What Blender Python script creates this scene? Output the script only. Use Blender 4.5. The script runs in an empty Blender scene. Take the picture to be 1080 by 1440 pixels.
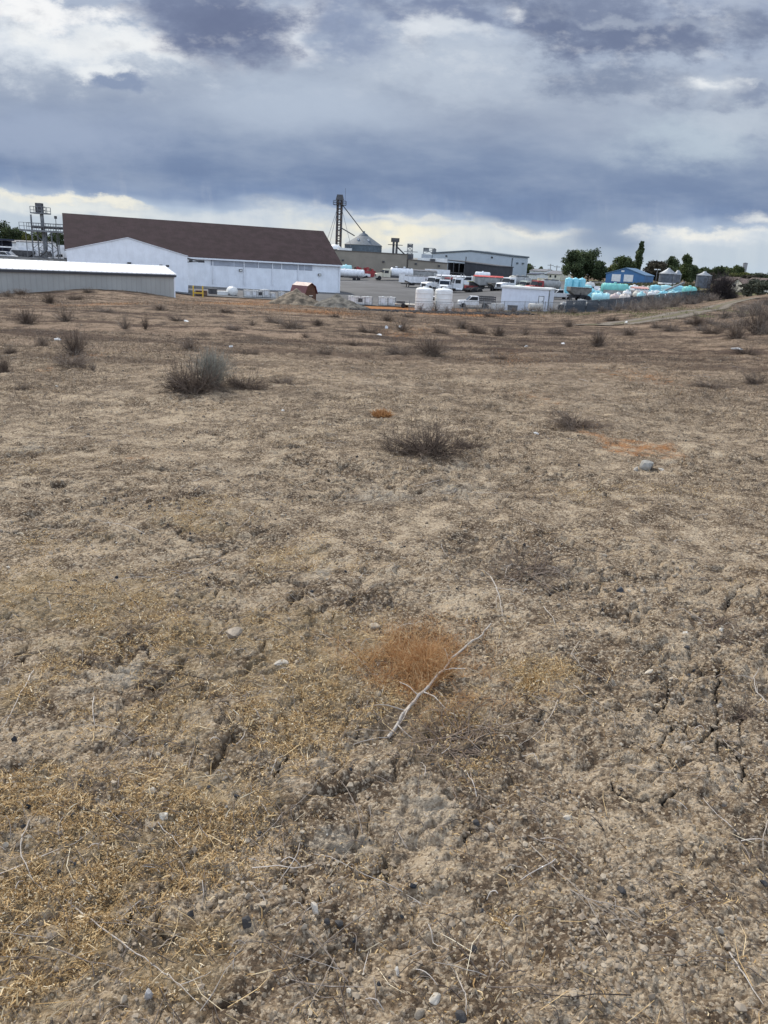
import bpy, bmesh, math, random
import numpy as np
from mathutils import Vector, Matrix, Quaternion

R = math.radians
rng = random.Random(7)
nrg = np.random.default_rng(11)
C = bpy.context.scene.collection
S = bpy.context.scene

# ------------------------------------------------------------------ camera
IW, IH, FPX = 1080.0, 1440.0, 1082.0          # photograph size, focal length in its pixels
PITCH = math.atan((720 - 371) / FPX)          # looking down
ROLL = math.atan(0.055)                       # horizon drops to the right
CAMZ = 1.6
_f = Vector((0, math.cos(PITCH), -math.sin(PITCH)))
_u0 = Vector((0, math.sin(PITCH), math.cos(PITCH)))
_r0 = Vector((1, 0, 0))
CR = _r0 * math.cos(ROLL) + _u0 * math.sin(ROLL)
CU = _u0 * math.cos(ROLL) - _r0 * math.sin(ROLL)
CF = _f
CP = Vector((0, 0, CAMZ))
cam_d = bpy.data.cameras.new('camera')
cam = bpy.data.objects.new('camera', cam_d)
C.objects.link(cam)
m = Matrix.Identity(4)
for i in range(3):
    m[i][0] = CR[i]; m[i][1] = CU[i]; m[i][2] = -CF[i]; m[i][3] = CP[i]
cam.matrix_world = m
cam_d.sensor_fit = 'HORIZONTAL'
cam_d.sensor_width = 36
cam_d.lens = 36 * FPX / IW
cam_d.clip_start = 0.05
cam_d.clip_end = 20000
S.camera = cam

# ------------------------------------------------------------------ exposure, render
S.view_settings.view_transform = 'Standard'
S.view_settings.look = 'None'
S.view_settings.exposure = 0.0
S.view_settings.gamma = 1.0
S.render.engine = 'CYCLES'
S.cycles.use_denoising = True
S.cycles.denoiser = 'OPENIMAGEDENOISE'
S.cycles.denoising_input_passes = 'RGB_ALBEDO_NORMAL'
S.cycles.denoising_prefilter = 'ACCURATE'
S.cycles.max_bounces = 5
S.cycles.diffuse_bounces = 3
S.cycles.glossy_bounces = 2
S.cycles.transparent_max_bounces = 10

SUN_EL, SUN_AZ = R(46), R(-35)                # azimuth from +Y towards +X
# ------------------------------------------------------------------ sun
sd = bpy.data.lights.new('sun', 'SUN')
sd.energy = 3.9
sd.angle = R(2.5)
sd.color = (1.0, 0.94, 0.85)
sun = bpy.data.objects.new('sun', sd)
C.objects.link(sun)
sdir = Vector((math.sin(SUN_AZ) * math.cos(SUN_EL), math.cos(SUN_AZ) * math.cos(SUN_EL), math.sin(SUN_EL)))
sun.rotation_euler = (-sdir).to_track_quat('-Z', 'Y').to_euler()

# ------------------------------------------------------------------ picture <-> place
def ray(px, py):
    return (CF + CR * ((px - 540) / FPX) + CU * ((720 - py) / FPX))

def at(px, py, Y):
    d = ray(px, py)
    return CP + d * (Y / d.y)

def project(P):
    d = Vector(P) - CP
    z = d.dot(CF)
    return 540 + FPX * d.dot(CR) / z, 720 - FPX * d.dot(CU) / z

def srgb(r, g, b):
    f = lambda c: (c / 12.92 if c <= 0.04045 else ((c + 0.055) / 1.055) ** 2.4)
    return (f(r / 255), f(g / 255), f(b / 255), 1)

class NT:
    """small helper to write node trees"""
    def __init__(s, tree):
        s.t = tree; tree.nodes.clear()
    def n(s, kind, **kw):
        nd = s.t.nodes.new(kind)
        for k, v in kw.items(): setattr(nd, k, v)
        return nd
    def put(s, sock, v):
        if isinstance(v, bpy.types.NodeSocket): s.t.links.new(v, sock)
        elif v is not None:
            try: sock.default_value = v
            except Exception: sock.default_value = (v, v, v)
    def math(s, op, a, b=None, c=None, clamp=False):
        nd = s.n('ShaderNodeMath', operation=op, use_clamp=clamp)
        s.put(nd.inputs[0], a)
        if b is not None: s.put(nd.inputs[1], b)
        if c is not None: s.put(nd.inputs[2], c)
        return nd.outputs[0]
    def vec(s, op, a, b=None):
        nd = s.n('ShaderNodeVectorMath', operation=op)
        s.put(nd.inputs[0], a)
        if b is not None: s.put(nd.inputs[1], b)
        return nd.outputs['Value'] if op in ('DOT_PRODUCT', 'LENGTH') else nd.outputs[0]
    def noise(s, vec, scale, detail=4, rough=0.55, dist=0.0, color=False):
        nd = s.n('ShaderNodeTexNoise')
        if vec is not None: s.put(nd.inputs['Vector'], vec)
        nd.inputs['Scale'].default_value = scale
        nd.inputs['Detail'].default_value = detail
        nd.inputs['Roughness'].default_value = rough
        nd.inputs['Distortion'].default_value = dist
        return nd.outputs['Color'] if color else nd.outputs['Fac']
    def ramp(s, fac, stops, interp='LINEAR'):
        nd = s.n('ShaderNodeValToRGB')
        cr = nd.color_ramp; cr.interpolation = interp
        while len(cr.elements) < len(stops): cr.elements.new(0.5)
        for e, (p, c) in zip(cr.elements, stops):
            e.position = p; e.color = c if len(c) == 4 else (*c, 1)
        s.put(nd.inputs[0], fac)
        return nd.outputs[0]
    def mix(s, fac, a, b, blend='MIX'):
        nd = s.n('ShaderNodeMix', data_type='RGBA', blend_type=blend)
        s.put(nd.inputs[0], fac)
        for i, v in ((6, a), (7, b)):
            if isinstance(v, tuple) and len(v) == 3: v = (*v, 1)
            s.put(nd.inputs[i], v)
        return nd.outputs[2]
    def smooth(s, v, lo, hi, to0=0.0, to1=1.0):
        nd = s.n('ShaderNodeMapRange', interpolation_type='SMOOTHSTEP')
        s.put(nd.inputs[0], v)
        nd.inputs[1].default_value = lo; nd.inputs[2].default_value = hi
        nd.inputs[3].default_value = to0; nd.inputs[4].default_value = to1
        return nd.outputs[0]
    def comb(s, x, y, z=0.0):
        nd = s.n('ShaderNodeCombineXYZ')
        for i, v in enumerate((x, y, z)): s.put(nd.inputs[i], v)
        return nd.outputs[0]

# ------------------------------------------------------------------ sky: broken storm cloud over a Nishita sky
def build_sky():
    w = bpy.data.worlds.new('World'); S.world = w
    w.use_nodes = True
    T = NT(w.node_tree)
    BG = 0.1
    K = 1.0 / BG
    sky = T.n('ShaderNodeTexSky', sky_type='NISHITA')
    sky.sun_disc = False
    sky.sun_elevation = SUN_EL
    sky.sun_rotation = SUN_AZ
    sky.air_density = 1.2; sky.dust_density = 1.5
    tc = T.n('ShaderNodeTexCoord')
    D = tc.outputs['Generated']
    sep = T.n('ShaderNodeSeparateXYZ'); T.put(sep.inputs[0], D)
    x, y, z = sep.outputs
    yy = T.math('MAXIMUM', y, 0.12)
    s0 = T.math('DIVIDE', x, yy); t0 = T.math('DIVIDE', z, yy)
    st = T.comb(s0, t0)
    wvec = T.comb(s0, T.math('MULTIPLY', t0, 2.0))
    def warp(scale, amt, detail):
        nz = T.noise(wvec, scale, detail, 0.6, color=True)
        return T.vec('MULTIPLY', T.vec('SUBTRACT', nz, (0.5, 0.5, 0.5)), (amt, amt * 0.5, 0))
    soft = T.vec('ADD', st, warp(4.0, 0.15, 4))
    hard = T.vec('ADD', soft, warp(12.0, 0.11, 10))
    nf = T.math('ADD', T.math('MULTIPLY', T.math('SUBTRACT', T.noise(wvec, 15.0, 10, 0.66), 0.5), 2.3), 0.5)   # fluffy detail
    nl = T.noise(T.comb(T.math('MULTIPLY', s0, 1.0), T.math('MULTIPLY', t0, 3.2)), 7.0, 6, 0.55)
    def srg(c): 
        q = srgb(*c); return (q[0] * K, q[1] * K, q[2] * K, 1)
    # base veil by elevation
    sp = T.n('ShaderNodeSeparateXYZ'); T.put(sp.inputs[0], soft)
    tt = T.math('ADD', sp.outputs[1], 0.0)
    stops = [(0.0, (193, 208, 222)), (.02, (196, 208, 218)), (.044, (198, 209, 219)), (.058, (176, 192, 213)), (.069, (122, 143, 178)),
             (.088, (114, 134, 168)), (.120, (126, 144, 174)), (.165, (152, 165, 187)), (.205, (168, 180, 198)), (.25, (168, 181, 202)), (.31, (160, 172, 195)), (0.6, (175, 185, 203))]
    sc = 0.62
    base = T.ramp(T.math('MULTIPLY', T.math('MAXIMUM', tt, 0.0), 1 / sc), [(p / sc, srg(c)) for p, c in stops])
    # broad light and dark billows inside the veil
    base = T.mix(T.smooth(nl, .35, .75, 0, .3), base, srg((195, 206, 220)))
    base = T.mix(T.smooth(nl, .5, .25, 0, .35), base, srg((124, 138, 166)))
    col = base
    def blob(col, px, py, rx, ry, c, amp=1.0, lo=0.25, hi=0.75, nk=0.5, coord=hard, noise=nf, rot=0.0):
        a = ray(px, py); sx, ty = a.x / a.y, a.z / a.y
        b = ray(px + rx, py); d = ray(px, py - ry)
        rs = abs(b.x / b.y - sx); rt = abs(d.z / d.y - ty)
        v = T.vec('SUBTRACT', coord, (sx, ty, 0))
        if rot:
            vr = T.n('ShaderNodeVectorRotate', rotation_type='Z_AXIS'); T.put(vr.inputs['Vector'], v)
            vr.inputs['Angle'].default_value = rot; v = vr.outputs[0]
        v = T.vec('MULTIPLY', v, (1 / rs, 1 / rt, 0))
        q = T.vec('DOT_PRODUCT', v, v)
        g = T.math('POWER', 2.718, T.math('MULTIPLY', q, -1.0))
        if nk: g = T.math('ADD', g, T.math('MULTIPLY', T.math('MULTIPLY', T.math('SUBTRACT', noise, 0.5), nk), T.math('MULTIPLY', g, 3.0, clamp=True)))
        f = T.smooth(g, max(.04, lo - .12), hi + .2, 0, min(1, amp * 1.05))
        return T.mix(f, col, srg(c))
    W_ = (238, 241, 243); DK = (112, 124, 152); CRM = (243, 240, 226)
    B = blob
    # low: bright openings under the cloud base, rain shafts
    col = B(col, 80, 290, 250, 16, (228, 232, 230), .95, .3, .85, .35)
    col = B(col, 90, 277, 150, 8, CRM, .9, .3, .8, .8)
    col = B(col, 330, 308, 130, 12, (215, 222, 228), .75, .2, .9, .4)
    col = B(col, 600, 331, 230, 22, (226, 229, 226), .85, .2, .9, .3)
    col = B(col, 540, 324, 110, 14, (246, 240, 218), .9, .3, .9, .5)
    col = B(col, 570, 304, 150, 9, (236, 235, 226), .8, .2, 1.0, .9)
    col = B(col, 755, 320, 70, 9, (240, 238, 228), .85, .2, 1.0, .9)
    col = B(col, 690, 306, 100, 10, (150, 166, 190), .6, .1, .9, .6)
    col = B(col, 850, 330, 70, 46, (139, 156, 182), .9, .15, .8, .3, soft)
    col = B(col, 800, 352, 110, 16, (176, 190, 206), .7, .15, .8, .3, soft)
    col = B(col, 1010, 338, 130, 13, (215, 222, 228), .9, .2, .8, .5)
    col = B(col, 1000, 332, 100, 8, (242, 241, 234), .85, .2, 1.0, .9)
    col = B(col, 1075, 312, 45, 14, (234, 236, 234), .8, .2, 1.0, .8)
    # middle lights
    col = B(col, 420, 150, 200, 60, (181, 194, 212), .8, .1, .9, .3, soft)
    col = B(col, 960, 205, 120, 40, (184, 198, 212), .9, .15, .85, .5)
    col = B(col, 1040, 165, 90, 40, (190, 201, 214), .85, .2, .85, .6)
    col = B(col, 650, 90, 130, 60, (187, 198, 213), .85, .15, .85, .6)
    # upper left bright cloud with blue behind it
    col = B(col, 60, 60, 250, 62, (220, 227, 235), .95, .25, .75, .8)
    col = B(col, 150, 62, 165, 36, W_, 1.0, .40, .8, 1.1)
    col = B(col, 70, 14, 190, 22, (246, 247, 248), .95, .35, .8, 1.0)
    col = B(col, 225, 55, 50, 25, (250, 250, 250), .9, .3, .8, .8)
    col = B(col, 60, 190, 200, 38, (160, 174, 198), .8, .2, .8, .4, soft)
    # upper right dark banks
    col = B(col, 830, 20, 190, 62, (128, 140, 166), 1.0, .3, .7, .9)
    col = B(col, 930, 45, 120, 34, DK, .85, .3, .8, .9)
    col = B(col, 760, 30, 80, 42, DK, .9, .3, .8, .9)
    col = B(col, 880, 112, 140, 34, (134, 147, 171), .9, .3, .75, 1.0)
    col = B(col, 1060, 40, 60, 40, (122, 134, 160), .9, .3, .75, .8)
    col = B(col, 1050, 128, 60, 22, (136, 149, 174), .9, .3, .75, .8)
    col = B(col, 990, 115, 60, 20, (205, 213, 223), .8, .15, .9, .8)
    col = B(col, 985, 112, 34, 12, (240, 243, 245), .8, .3, 1.0, 1.0)
    col = B(col, 1060, 110, 30, 8, (230, 235, 240), .7, .3, 1.0, 1.0)
    col = B(col, 900, 28, 170, 10, (176, 186, 202), .6, .4, .9, 1.0)
    # dark tongue at the top centre with bright rims
    col = B(col, 590, 18, 170, 20, (126, 139, 168), .9, .3, .75, .8)
    col = B(col, 640, 44, 85, 16, (220, 226, 233), .8, .2, 1.0, .9)
    col = B(col, 583, 50, 22, 34, (226, 231, 237), .7, .25, 1.0, .9)
    col = B(col, 706, 12, 22, 16, (232, 236, 241), .8, .25, 1.0, .8)
    col = B(col, 405, 45, 45, 42, (226, 231, 238), .9, .3, .75, .8)
    col = B(col, 480, 40, 70, 50, (140, 154, 182), .8, .25, .8, .7)
    col = B(col, 300, 30, 118, 68, (128, 140, 168), 1.0, .33, .6, .55)
    col = B(col, 310, 40, 90, 50, (110, 121, 150), .95, .2, .8, .5)
    # small lone cloud
    col = B(col, 138, 112, 40, 14, (235, 239, 242), .95, .3, .7, .6)
    col = B(col, 150, 124, 36, 12, (140, 155, 182), .95, .3, .7, .5)
    # rain streaks hanging below the base
    stq = T.noise(T.comb(T.math('ADD', T.math('MULTIPLY', s0, 30.0), T.math('MULTIPLY', t0, 4.0)), T.math('MULTIPLY', t0, 9.0)), 1.0, 6, .6)
    low = T.smooth(t0, .11, .05)
    col = T.mix(T.math('MULTIPLY', low, T.smooth(stq, .4, .75, 0, .22)), col, srg((158, 176, 200)))
    col = T.mix(T.math('MULTIPLY', low, T.smooth(stq, .5, .25, 0, .15)), col, srg((232, 235, 235)))
    # billow modelling of the higher cloud
    hi = T.smooth(t0, .15, .25)
    nb1 = T.noise(T.comb(s0, T.math('MULTIPLY', t0, 2.0), 3.7), 22.0, 9, .6)
    nb2 = T.noise(T.comb(s0, T.math('MULTIPLY', t0, 2.0), 9.1), 7.0, 9, .62, .4)
    col = T.mix(T.math('MULTIPLY', hi, T.smooth(nb2, .5, .68, 0, .30)), col, srg((196, 205, 217)))
    col = T.mix(T.math('MULTIPLY', hi, T.smooth(nb2, .48, .32, 0, .32)), col, srg((122, 134, 160)))
    col = T.mix(T.math('MULTIPLY', hi, T.smooth(nb1, .5, .3, 0, .22)), col, srg((112, 124, 152)))
    col = T.mix(T.math('MULTIPLY', hi, T.smooth(nb1, .52, .7, 0, .25)), col, srg((232, 236, 240)))
    # the rest of the dome, never in frame from here: brighter broken cloud and blue
    nb = T.noise(D, 3.0, 7, .6)
    cl = T.mix(T.smooth(nb, .38, .62), T.vec('MULTIPLY', sky.outputs[0], (1.5, 1.55, 1.7)), (15.0, 17.0, 20.5, 1))
    up = T.mix(T.smooth(nb, .35, .65), (3.4, 3.9, 4.8, 1), (6.2, 6.5, 6.9, 1))
    col = T.mix(T.smooth(z, .30, .55), col, up)
    col = T.mix(T.smooth(y, .35, -.1), col, cl)
    gnd = T.mix(T.smooth(z, 0.0, -.05), col, (1.6, 1.4, 1.1, 1))
    bg = T.n('ShaderNodeBackground'); T.put(bg.inputs[0], gnd); bg.inputs[1].default_value = BG
    out = T.n('ShaderNodeOutputWorld'); T.t.links.new(bg.outputs[0], out.inputs[0])
    w.cycles.sampling_method = 'MANUAL'; w.cycles.sample_map_resolution = 512
build_sky()

# ------------------------------------------------------------------ noise and terrain
def vnoise(x, y, seed=0):
    xi = np.floor(x).astype(np.int64); yi = np.floor(y).astype(np.int64)
    fx = x - xi; fy = y - yi
    fx = fx * fx * fx * (fx * (fx * 6 - 15) + 10); fy = fy * fy * fy * (fy * (fy * 6 - 15) + 10)
    def h(a, b):
        v = (a * 374761393 + b * 668265263 + seed * 974711) & 0xffffffff
        v = ((v ^ (v >> 13)) * 1274126177) & 0xffffffff
        v = ((v ^ (v >> 15)) * 2246822519) & 0xffffffff
        return ((v ^ (v >> 16)) & 0xffffff) / float(0xffffff)
    a = h(xi, yi); b = h(xi + 1, yi); c = h(xi, yi + 1); d = h(xi + 1, yi + 1)
    return a + (b - a) * fx + (c - a) * fy + (a - b - c + d) * fx * fy

def fbm(x, y, lam, octaves, seed, gain=0.5):
    v = 0.0; a = 1.0; t = 0.0
    for o in range(octaves):
        c, s_ = math.cos(o * 1.3 + 0.4), math.sin(o * 1.3 + 0.4)
        v = v + a * (vnoise((x * c - y * s_) / lam + 17.3 * o, (x * s_ + y * c) / lam - 9.1 * o, seed + o) - .5)
        t += a; a *= gain; lam *= 0.48
    return v / t * 2.0

_DY = [-10, 0, 8, 14, 22, 34, 50, 70, 87, 98, 106, 118, 150, 190, 220, 260, 400, 900, 2500, 20000]
_DZ = [0, 0, .06, .22, .6, 1.1, 1.75, 2.65, 3.45, 3.9, 4.25, 4.35, 4.2, 3.9, 3.1, 2.5, 1.9, .9, 0.4, 0.2]
_WU = [-1.5, -.55, -.3, 0, .15, .22, .31, .39, .45, .53, .7, 1.5]
_WW = [1.12, 1.10, 1.0, 1.0, .97, .88, .72, .52, .33, .10, .0, 0]
CTRL = []          # (u, lnY, residual) points the far ground has been seen to pass through

def ss(v, a, b):
    t = np.clip((v - a) / (b - a), 0, 1); return t * t * (3 - 2 * t)

def base_z(X, Y):
    u = X / np.maximum(Y, 1.0)
    w = np.interp(u, _WU, _WW)
    w = w + (1 - w) * ss(-Y, -30.0, -4.0) * 0.6
    z = -np.interp(Y, _DY, _DZ) * w
    z = z + 1.5 * ss(Y, 170, 245) * ss(u, .2, .33)
    return z

def ground_z(X, Y):
    X = np.asarray(X, float); Y = np.asarray(Y, float)
    z = base_z(X, Y)
    if CTRL:
        u = X / np.maximum(Y, 1.0); l = np.log(np.maximum(Y, 1.0))
        num = 0.0; den = 0.05
        for cu, cl, cr in CTRL:
            g = np.exp(-((u - cu) / .055) ** 2 - ((l - cl) / .13) ** 2)
            num = num + g * cr; den = den + g
        z = z + num / den
    # rolling unevenness of the field
    fade = ss(-Y, -300, -60) * .8 + .2
    z = z + fbm(X, Y, 9.0, 2, 5) * .10 * fade * ss(Y, 3, 14) * ss(-Y, -96, -80)
    z = z + fbm(X, Y, 3.0, 2, 21) * .07 * ss(Y, 2, 8) * ss(-Y, -96, -70)
    return z

def gz(X, Y): return float(ground_z(np.array([X]), np.array([Y]))[0])

def hit(px, py):
    """where the line of sight of one picture point meets the field"""
    d = ray(px, py)
    Ys = np.exp(np.linspace(math.log(.9), math.log(400), 900))
    Xs = Ys * d.x / d.y; Zs = CAMZ + Ys * d.z / d.y
    below = np.nonzero(ground_z(Xs, Ys) >= Zs)[0]
    k = below[0] if len(below) else len(Ys) - 1
    return Vector((Xs[k], Ys[k], gz(Xs[k], Ys[k])))

def spot(px, py, Y):
    """ground point under a base seen at px, py and standing Y metres out"""
    P = at(px, py, Y)
    return Vector((P.x, Y, gz(P.x, Y)))

def ctrl(px, py, Y):
    P = at(px, py, Y)
    CTRL.append((P.x / Y, math.log(Y), P.z - float(base_z(np.array([P.x]), np.array([Y]))[0])))

for a in ((8, 366, 162), (40, 366, 165), (82, 368, 163), (50, 356, 205), (60, 372, 150), (120, 400, 112), (490, 397, 215), (553, 393, 214), (590, 404, 193), (640, 412, 187), (600, 436, 108), (520, 430, 118), (665, 432, 122),
          (745, 436, 111), (730, 408, 172), (520, 388, 235), (600, 384, 240), (660, 389, 262), (720, 390, 262), (800, 414, 170), (820, 423, 142), (815, 438, 118),
          (860, 421, 150), (900, 420, 150), (940, 419, 155), (960, 425, 140), (880, 399, 240), (938, 400, 225), (988, 403, 215), (1035, 409, 205), (1010, 421, 120),
          (765, 394, 300), (820, 394, 260), (1060, 412, 110), (870, 436, 112), (930, 429, 118), (990, 422, 125), (925, 438, 80), (960, 430, 105), (1000, 424, 120), (1040, 417, 150)):
    ctrl(*a)

# ------------------------------------------------------------------ object helpers
def link(o): C.objects.link(o); return o

class MB:
    """collects shapes that become ONE mesh object"""
    def __init__(s): s.v = []; s.f = []; s.sm = []
    def add(s, vs, fs, smooth=False):
        k = len(s.v); s.v += [tuple(p) for p in vs]
        for f in fs: s.f.append(tuple(i + k for i in f)); s.sm.append(smooth)
        return s
    def box(s, c, d, rz=0.0, tap=1.0):
        cx, cy, cz = c; hx, hy, hz = d[0] / 2, d[1] / 2, d[2] / 2
        co, si = math.cos(rz), math.sin(rz); vs = []
        for z_, k in ((-hz, 1), (hz, tap)):
            for x_, y_ in ((-hx, -hy), (hx, -hy), (hx, hy), (-hx, hy)):
                x_ *= k; y_ *= k
                vs.append((cx + x_ * co - y_ * si, cy + x_ * si + y_ * co, cz + z_))
        return s.add(vs, [(3, 2, 1, 0), (4, 5, 6, 7), (0, 1, 5, 4), (1, 2, 6, 5), (2, 3, 7, 6), (3, 0, 4, 7)])
    def b2(s, lo, hi): return s.box([(a + b) / 2 for a, b in zip(lo, hi)], [b - a for a, b in zip(lo, hi)])
    def prism(s, prof, axis, lo, hi, smooth=False):
        n = len(prof)
        f = {'x': lambda a, b, t: (t, a, b), 'y': lambda a, b, t: (a, t, b), 'z': lambda a, b, t: (a, b, t)}[axis]
        vs = [f(a, b, lo) for a, b in prof] + [f(a, b, hi) for a, b in prof]
        fs = [(i, (i + 1) % n, (i + 1) % n + n, i + n) for i in range(n)]
        s.add(vs, fs, smooth)
        return s.add(vs, [tuple(range(n))[::-1], tuple(range(n, 2 * n))])
    def tube(s, pts, rad, n=6, cap=True, smooth=True):
        pts = [Vector(p) for p in pts]; m_ = len(pts)
        if not hasattr(rad, '__len__'): rad = [rad] * m_
        vs = []; ref = None
        for i, p in enumerate(pts):
            d = (pts[min(i + 1, m_ - 1)] - pts[max(i - 1, 0)])
            d = d.normalized() if d.length > 1e-9 else Vector((0, 0, 1))
            a = d.orthogonal().normalized() if ref is None else (ref - d * ref.dot(d)).normalized()
            ref = a; b = d.cross(a)
            for k in range(n):
                t = 2 * math.pi * k / n
                vs.append(p + (a * math.cos(t) + b * math.sin(t)) * rad[i])
        fs = [(i * n + k, i * n + (k + 1) % n, (i + 1) * n + (k + 1) % n, (i + 1) * n + k) for i in range(m_ - 1) for k in range(n)]
        s.add(vs, fs, smooth)
        if cap and n > 2: s.add(vs, [tuple(range(n))[::-1], tuple(range((m_ - 1) * n, m_ * n))])
        return s
    def cyl(s, a, b, r, n=16, r2=None): return s.tube([a, b], [r, r if r2 is None else r2], n)
    def lathe(s, prof, n=24, o=(0, 0, 0), axis='z', smooth=True):
        vs = []
        for r, h in prof:
            for k in range(n):
                t = 2 * math.pi * k / n; c_, s_ = r * math.cos(t), r * math.sin(t)
                p = {'z': (c_, s_, h), 'x': (h, c_, s_), 'y': (s_, h, c_)}[axis]
                vs.append((p[0] + o[0], p[1] + o[1], p[2] + o[2]))
        m_ = len(prof)
        fs = [(i * n + k, i * n + (k + 1) % n, (i + 1) * n + (k + 1) % n, (i + 1) * n + k) for i in range(m_ - 1) for k in range(n)]
        s.add(vs, fs, smooth)
        return s.add(vs, [tuple(range(n))[::-1], tuple(range((m_ - 1) * n, m_ * n))])
    def build(s, name, mat, parent=None):
        me = bpy.data.meshes.new(name); me.from_pydata(s.v, [], s.f); me.update()
        me.polygons.foreach_set('use_smooth', s.sm)
        o = link(bpy.data.objects.new(name, me)); me.materials.append(mat)
        if parent is not None: o.parent = parent
        return o

def raw(name, verts, faces, mat, parent=None, smooth=False, attrs=None, quads=True):
    """mesh from numpy arrays; attrs = {name: (domain, type, array)}"""
    verts = np.asarray(verts, np.float32); faces = np.asarray(faces, np.int32)
    me = bpy.data.meshes.new(name); k = faces.shape[1]
    me.vertices.add(len(verts)); me.vertices.foreach_set('co', verts.ravel())
    me.loops.add(faces.size); me.loops.foreach_set('vertex_index', faces.ravel())
    me.polygons.add(len(faces)); me.polygons.foreach_set('loop_start', np.arange(0, faces.size, k, dtype=np.int32))
    me.polygons.foreach_set('use_smooth', np.full(len(faces), smooth))
    for nm, (dom, arr) in (attrs or {}).items():
        a = me.attributes.new(nm, 'FLOAT', dom); a.data.foreach_set('value', np.asarray(arr, np.float32))
    me.update(); me.validate()
    o = link(bpy.data.objects.new(name, me)); me.materials.append(mat)
    if parent is not None: o.parent = parent
    return o

def tag(o, label, cat, group=None, kind=None):
    if label: o['label'] = label
    if cat: o['category'] = cat
    if group: o['group'] = group
    if kind: o['kind'] = kind
    return o

def thing(name, label, cat, loc, rz=0.0, group=None, sc=1.0):
    o = link(bpy.data.objects.new(name, None))
    o.location = loc; o.rotation_euler = (0, 0, rz); o.scale = (sc, sc, sc); o.empty_display_size = .3
    return tag(o, label, cat, group)

def dup(o, loc, rz=0.0, label=None, sc=None, parent=None):
    kids = list(o.children); c = link(o.copy())
    if parent is None:
        c.location = loc; c.rotation_euler = (0, 0, rz)
        if sc is not None: c.scale = sc if hasattr(sc, '__len__') else (sc, sc, sc)
        if label: c['label'] = label
    else: c.parent = parent
    for k in kids: dup(k, None, parent=c)
    return c

# ------------------------------------------------------------------ materials
_mats = {}
def mat(name, col, rough=.6, metal=0.0, var=.12, scale=1.5, bump=0.0, bscale=20, dirt=0.0, ribs=None, spec=.5, rnd=0.0, rib_dark=0.0):
    """weathered paint / metal: base colour with blotches, optional ribs (axis, spacing, depth) and bump"""
    if name in _mats: return _mats[name]
    mt = bpy.data.materials.new(name); mt.use_nodes = True; T = NT(mt.node_tree)
    tc = T.n('ShaderNodeTexCoord').outputs['Object']
    col = col if len(col) == 4 else (*col, 1)
    n1 = T.noise(tc, scale, 6, .6)
    dk = tuple(c * (1 - var * 1.8) for c in col[:3]); lt = tuple(min(1, c * (1 + var)) for c in col[:3])
    c = T.mix(T.smooth(n1, .3, .7), dk, lt)
    if dirt:
        mp = T.vec('MULTIPLY', tc, (3, 3, .35)); n2 = T.noise(mp, 1.1, 6, .65)
        c = T.mix(T.smooth(n2, .5, .8, 0, dirt), c, (.16, .13, .10))
    if rnd:
        oi = T.n('ShaderNodeObjectInfo').outputs['Random']
        c = T.mix(T.math('MULTIPLY', oi, rnd), c, tuple(q * .45 for q in col[:3]))
    h = None
    if ribs:
        ax, sp, dep = ribs
        sx = T.n('ShaderNodeSeparateXYZ'); T.put(sx.inputs[0], tc)
        v = sx.outputs['xyz'.index(ax)]
        w = T.math('ABSOLUTE', T.math('SUBTRACT', T.math('FRACT', T.math('DIVIDE', v, sp)), .5))
        w = T.smooth(w, .36, .46)
        h = T.math('MULTIPLY', w, dep)
        if rib_dark: c = T.mix(T.math('MULTIPLY', w, rib_dark), c, tuple(q * .6 for q in col[:3]))
    b = T.n('ShaderNodeBsdfPrincipled')
    T.put(b.inputs['Base Color'], c)
    T.put(b.inputs['Roughness'], T.math('ADD', T.math('MULTIPLY', n1, .2), rough - .1))
    b.inputs['Metallic'].default_value = metal
    b.inputs['Specular IOR Level'].default_value = spec
    if bump or h is not None:
        hh = T.math('MULTIPLY', T.noise(tc, bscale, 5, .6), bump) if bump else None
        hh = h if hh is None else (hh if h is None else T.math('ADD', hh, h))
        bp = T.n('ShaderNodeBump'); bp.inputs['Strength'].default_value = 1.0; bp.inputs['Distance'].default_value = 1.0
        T.put(bp.inputs['Height'], hh); T.t.links.new(bp.outputs[0], b.inputs['Normal'])
    o = T.n('ShaderNodeOutputMaterial'); T.t.links.new(b.outputs[0], o.inputs[0])
    _mats[name] = mt
    return mt

def attr_mat(name, stops, rough=.85, attr='rnd', trans=0.0, obj_rnd=0.0, mott=1.0):
    """leaf, straw and twig colours picked per piece by an attribute"""
    if name in _mats: return _mats[name]
    mt = bpy.data.materials.new(name); mt.use_nodes = True; T = NT(mt.node_tree)
    a = T.n('ShaderNodeAttribute'); a.attribute_name = attr
    f = a.outputs['Fac']
    if obj_rnd:
        oi = T.n('ShaderNodeObjectInfo').outputs['Random']
        f = T.math('ADD', f, T.math('MULTIPLY', T.math('SUBTRACT', oi, .5), obj_rnd), clamp=True)
    nz = T.noise(T.n('ShaderNodeTexCoord').outputs['Object'], 45.0, 4, .7)
    f = T.math('ADD', f, T.math('MULTIPLY', T.math('SUBTRACT', nz, .5), mott), clamp=True)
    c = T.ramp(f, stops)
    b = T.n('ShaderNodeBsdfPrincipled'); T.put(b.inputs['Base Color'], c)
    b.inputs['Roughness'].default_value = rough; b.inputs['Specular IOR Level'].default_value = .25
    o = T.n('ShaderNodeOutputMaterial')
    if trans:
        tr = T.n('ShaderNodeBsdfTranslucent'); T.put(tr.inputs[0], c)
        mx = T.n('ShaderNodeMixShader'); mx.inputs[0].default_value = trans
        T.t.links.new(b.outputs[0], mx.inputs[1]); T.t.links.new(tr.outputs[0], mx.inputs[2]); T.t.links.new(mx.outputs[0], o.inputs[0])
    else: T.t.links.new(b.outputs[0], o.inputs[0])
    _mats[name] = mt
    return mt

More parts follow.
